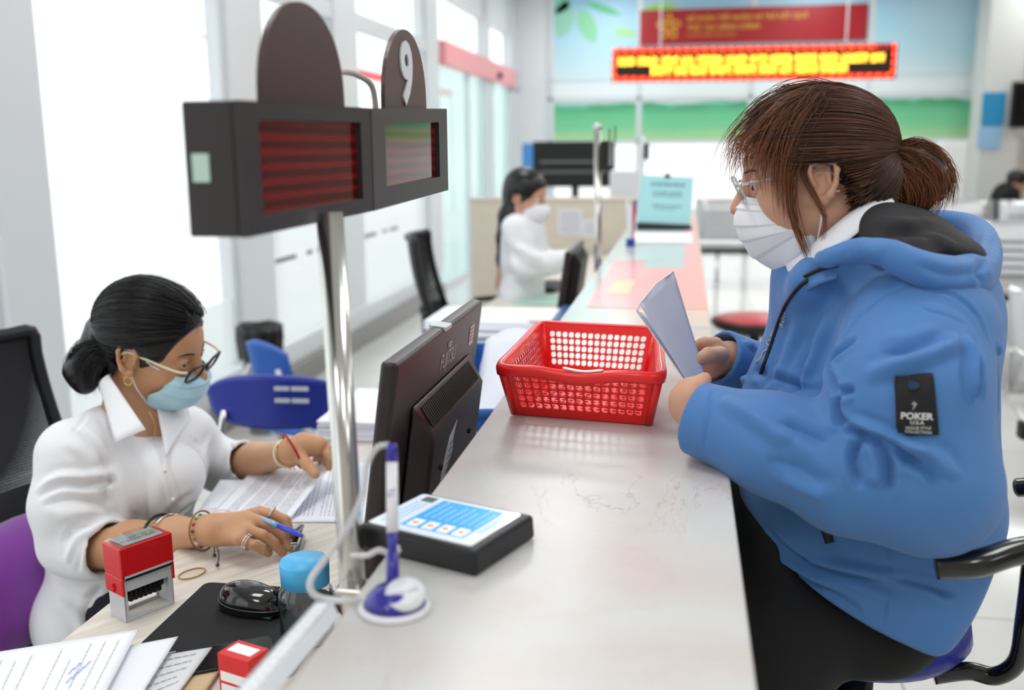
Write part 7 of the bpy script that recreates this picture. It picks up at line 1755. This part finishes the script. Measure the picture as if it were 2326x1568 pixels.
Fx.chain([q(1195, 520, 4.58), q(1240, 600, 4.62), q(1290, 585, 4.52)], [.06, .05, .036], .03); Fx.cap(H2.p(-.03, 0, -.09), q(1190, 500, 4.42), .05, .05, .01, True)
Fx.obj('shirt', M_shirt, c2, folds([([(1150, 560), (1190, 600), (1240, 620)], .02, -.012), ([(1170, 560), (1230, 590)], .02, .01), ([(1150, 620), (1200, 640)], .02, -.01)], .001, 5))
Fx = fit([Vector((-1.0, 4.2, .05)), Vector((-.35, 4.65, .65))], .01, .09); Fx.ell((-.84, 4.42, .535), (.16, .18, .085), None, .03)
for y in (4.33, 4.52): Fx.cap((-.8, y, .55), (-.45, y, .55), .075, .06, .03); Fx.chain([(-.45, y, .545), (-.43, y, .3), (-.43, y, .1)], [.06, .05, .04], .02); Fx.ell((-.4, y, .05), (.1, .04, .04), None, .02)
Fx.obj('trousers', M_blackcl, c2)
# ---------------------------------------------------------------- man in black, far right
c3 = thing('person', 'person in black bending forward on a seat at the far right', 'person', q(2285, 520, 12.0))
H3 = Head(q(2308, 415, 12.0), (.85, -.2, -.45), (.4, 0, .9), .98, 1.)
F3 = fit([H3.p(-.13, -.1, .15), H3.p(.13, .1, -.15), q(2250, 520, 11.8), q(2345, 520, 12.2)], .012, .08)
H3.sculpt(F3, False); b0 = q(2284, 440, 12.0); F3.cap(H3.p(-.03, 0, -.06), b0, .055, .07, .03); F3.cap(b0, q(2282, 500, 12.0), .10, .12, .05)
F3.chain([q(2290, 445, 11.85), q(2305, 475, 11.82), q(2328, 468, 11.85)], [.05, .045, .035], .02); F3.ell(q(2333, 466, 11.85), (.05, .035, .025), None, .02); F3.obj('body', M_skin2, c3)
Fx = fit([H3.p(-.13, -.1, .15), H3.p(.13, .1, -.1)], .012, .04); Fx.ell(H3.p(-.018, 0, .042), (.112, .09, .1), H3.Rn, .01); Fx.ell(H3.p(.125, 0, -.035), (.075, .115, .1), H3.Rn, .008, True); hh3 = Fx.obj('hair', M_hairb, c3); tone_noise(hh3, .1, .1)
Fx = fit([q(2250, 400, 11.8), q(2345, 520, 12.25)], .014, .1); Fx.cap(b0, q(2282, 505, 12.0), .13, .15, .05); Fx.ell(q(2284, 450, 12.0), (.15, .20, .12), None, .05); Fx.chain([q(2290, 442, 11.83), q(2305, 478, 11.82), q(2322, 472, 11.84)], [.075, .065, .055], .03); Fx.obj('black_top', M_blackcl, c3)
Fx = fit([q(2270, 520, 11.8), q(2345, 620, 12.25)], .014, .12); b1 = q(2284, 508, 12.0)
for dy in (-.1, .1): 
    kn = b1 + Vector((.36, dy, .0)); Fx.cap(b1 + Vector((0, dy, 0)), kn, .085, .07, .03); Fx.cap(kn, Vector((kn.x, kn.y, .1)), .065, .05, .03); Fx.ell((kn.x + .06, kn.y, .05), (.13, .045, .045), None, .02)
Fx.obj('trousers', mat('jeans_grey', '4a5058', .8), c3)
sb = Vector((b1.x, 12.0, b1.z - .11)); t = thing('seat_block', 'dark bench seat under the bending person at the far right', 'bench', (sb.x, sb.y, 0))
G().box((sb.x - .25, 11.75, sb.z - .05), (sb.x + .25, 12.25, sb.z)).obj('seat', M_perf, t, bevel=.01); g = G(); [g.box((sb.x + a_ - .02, 12 + b_ - .02, 0), (sb.x + a_ + .02, 12 + b_ + .02, sb.z - .05)) for a_ in (-.2, .2) for b_ in (-.2, .2)] ; g.obj('leg_frame', M_chrome, t)
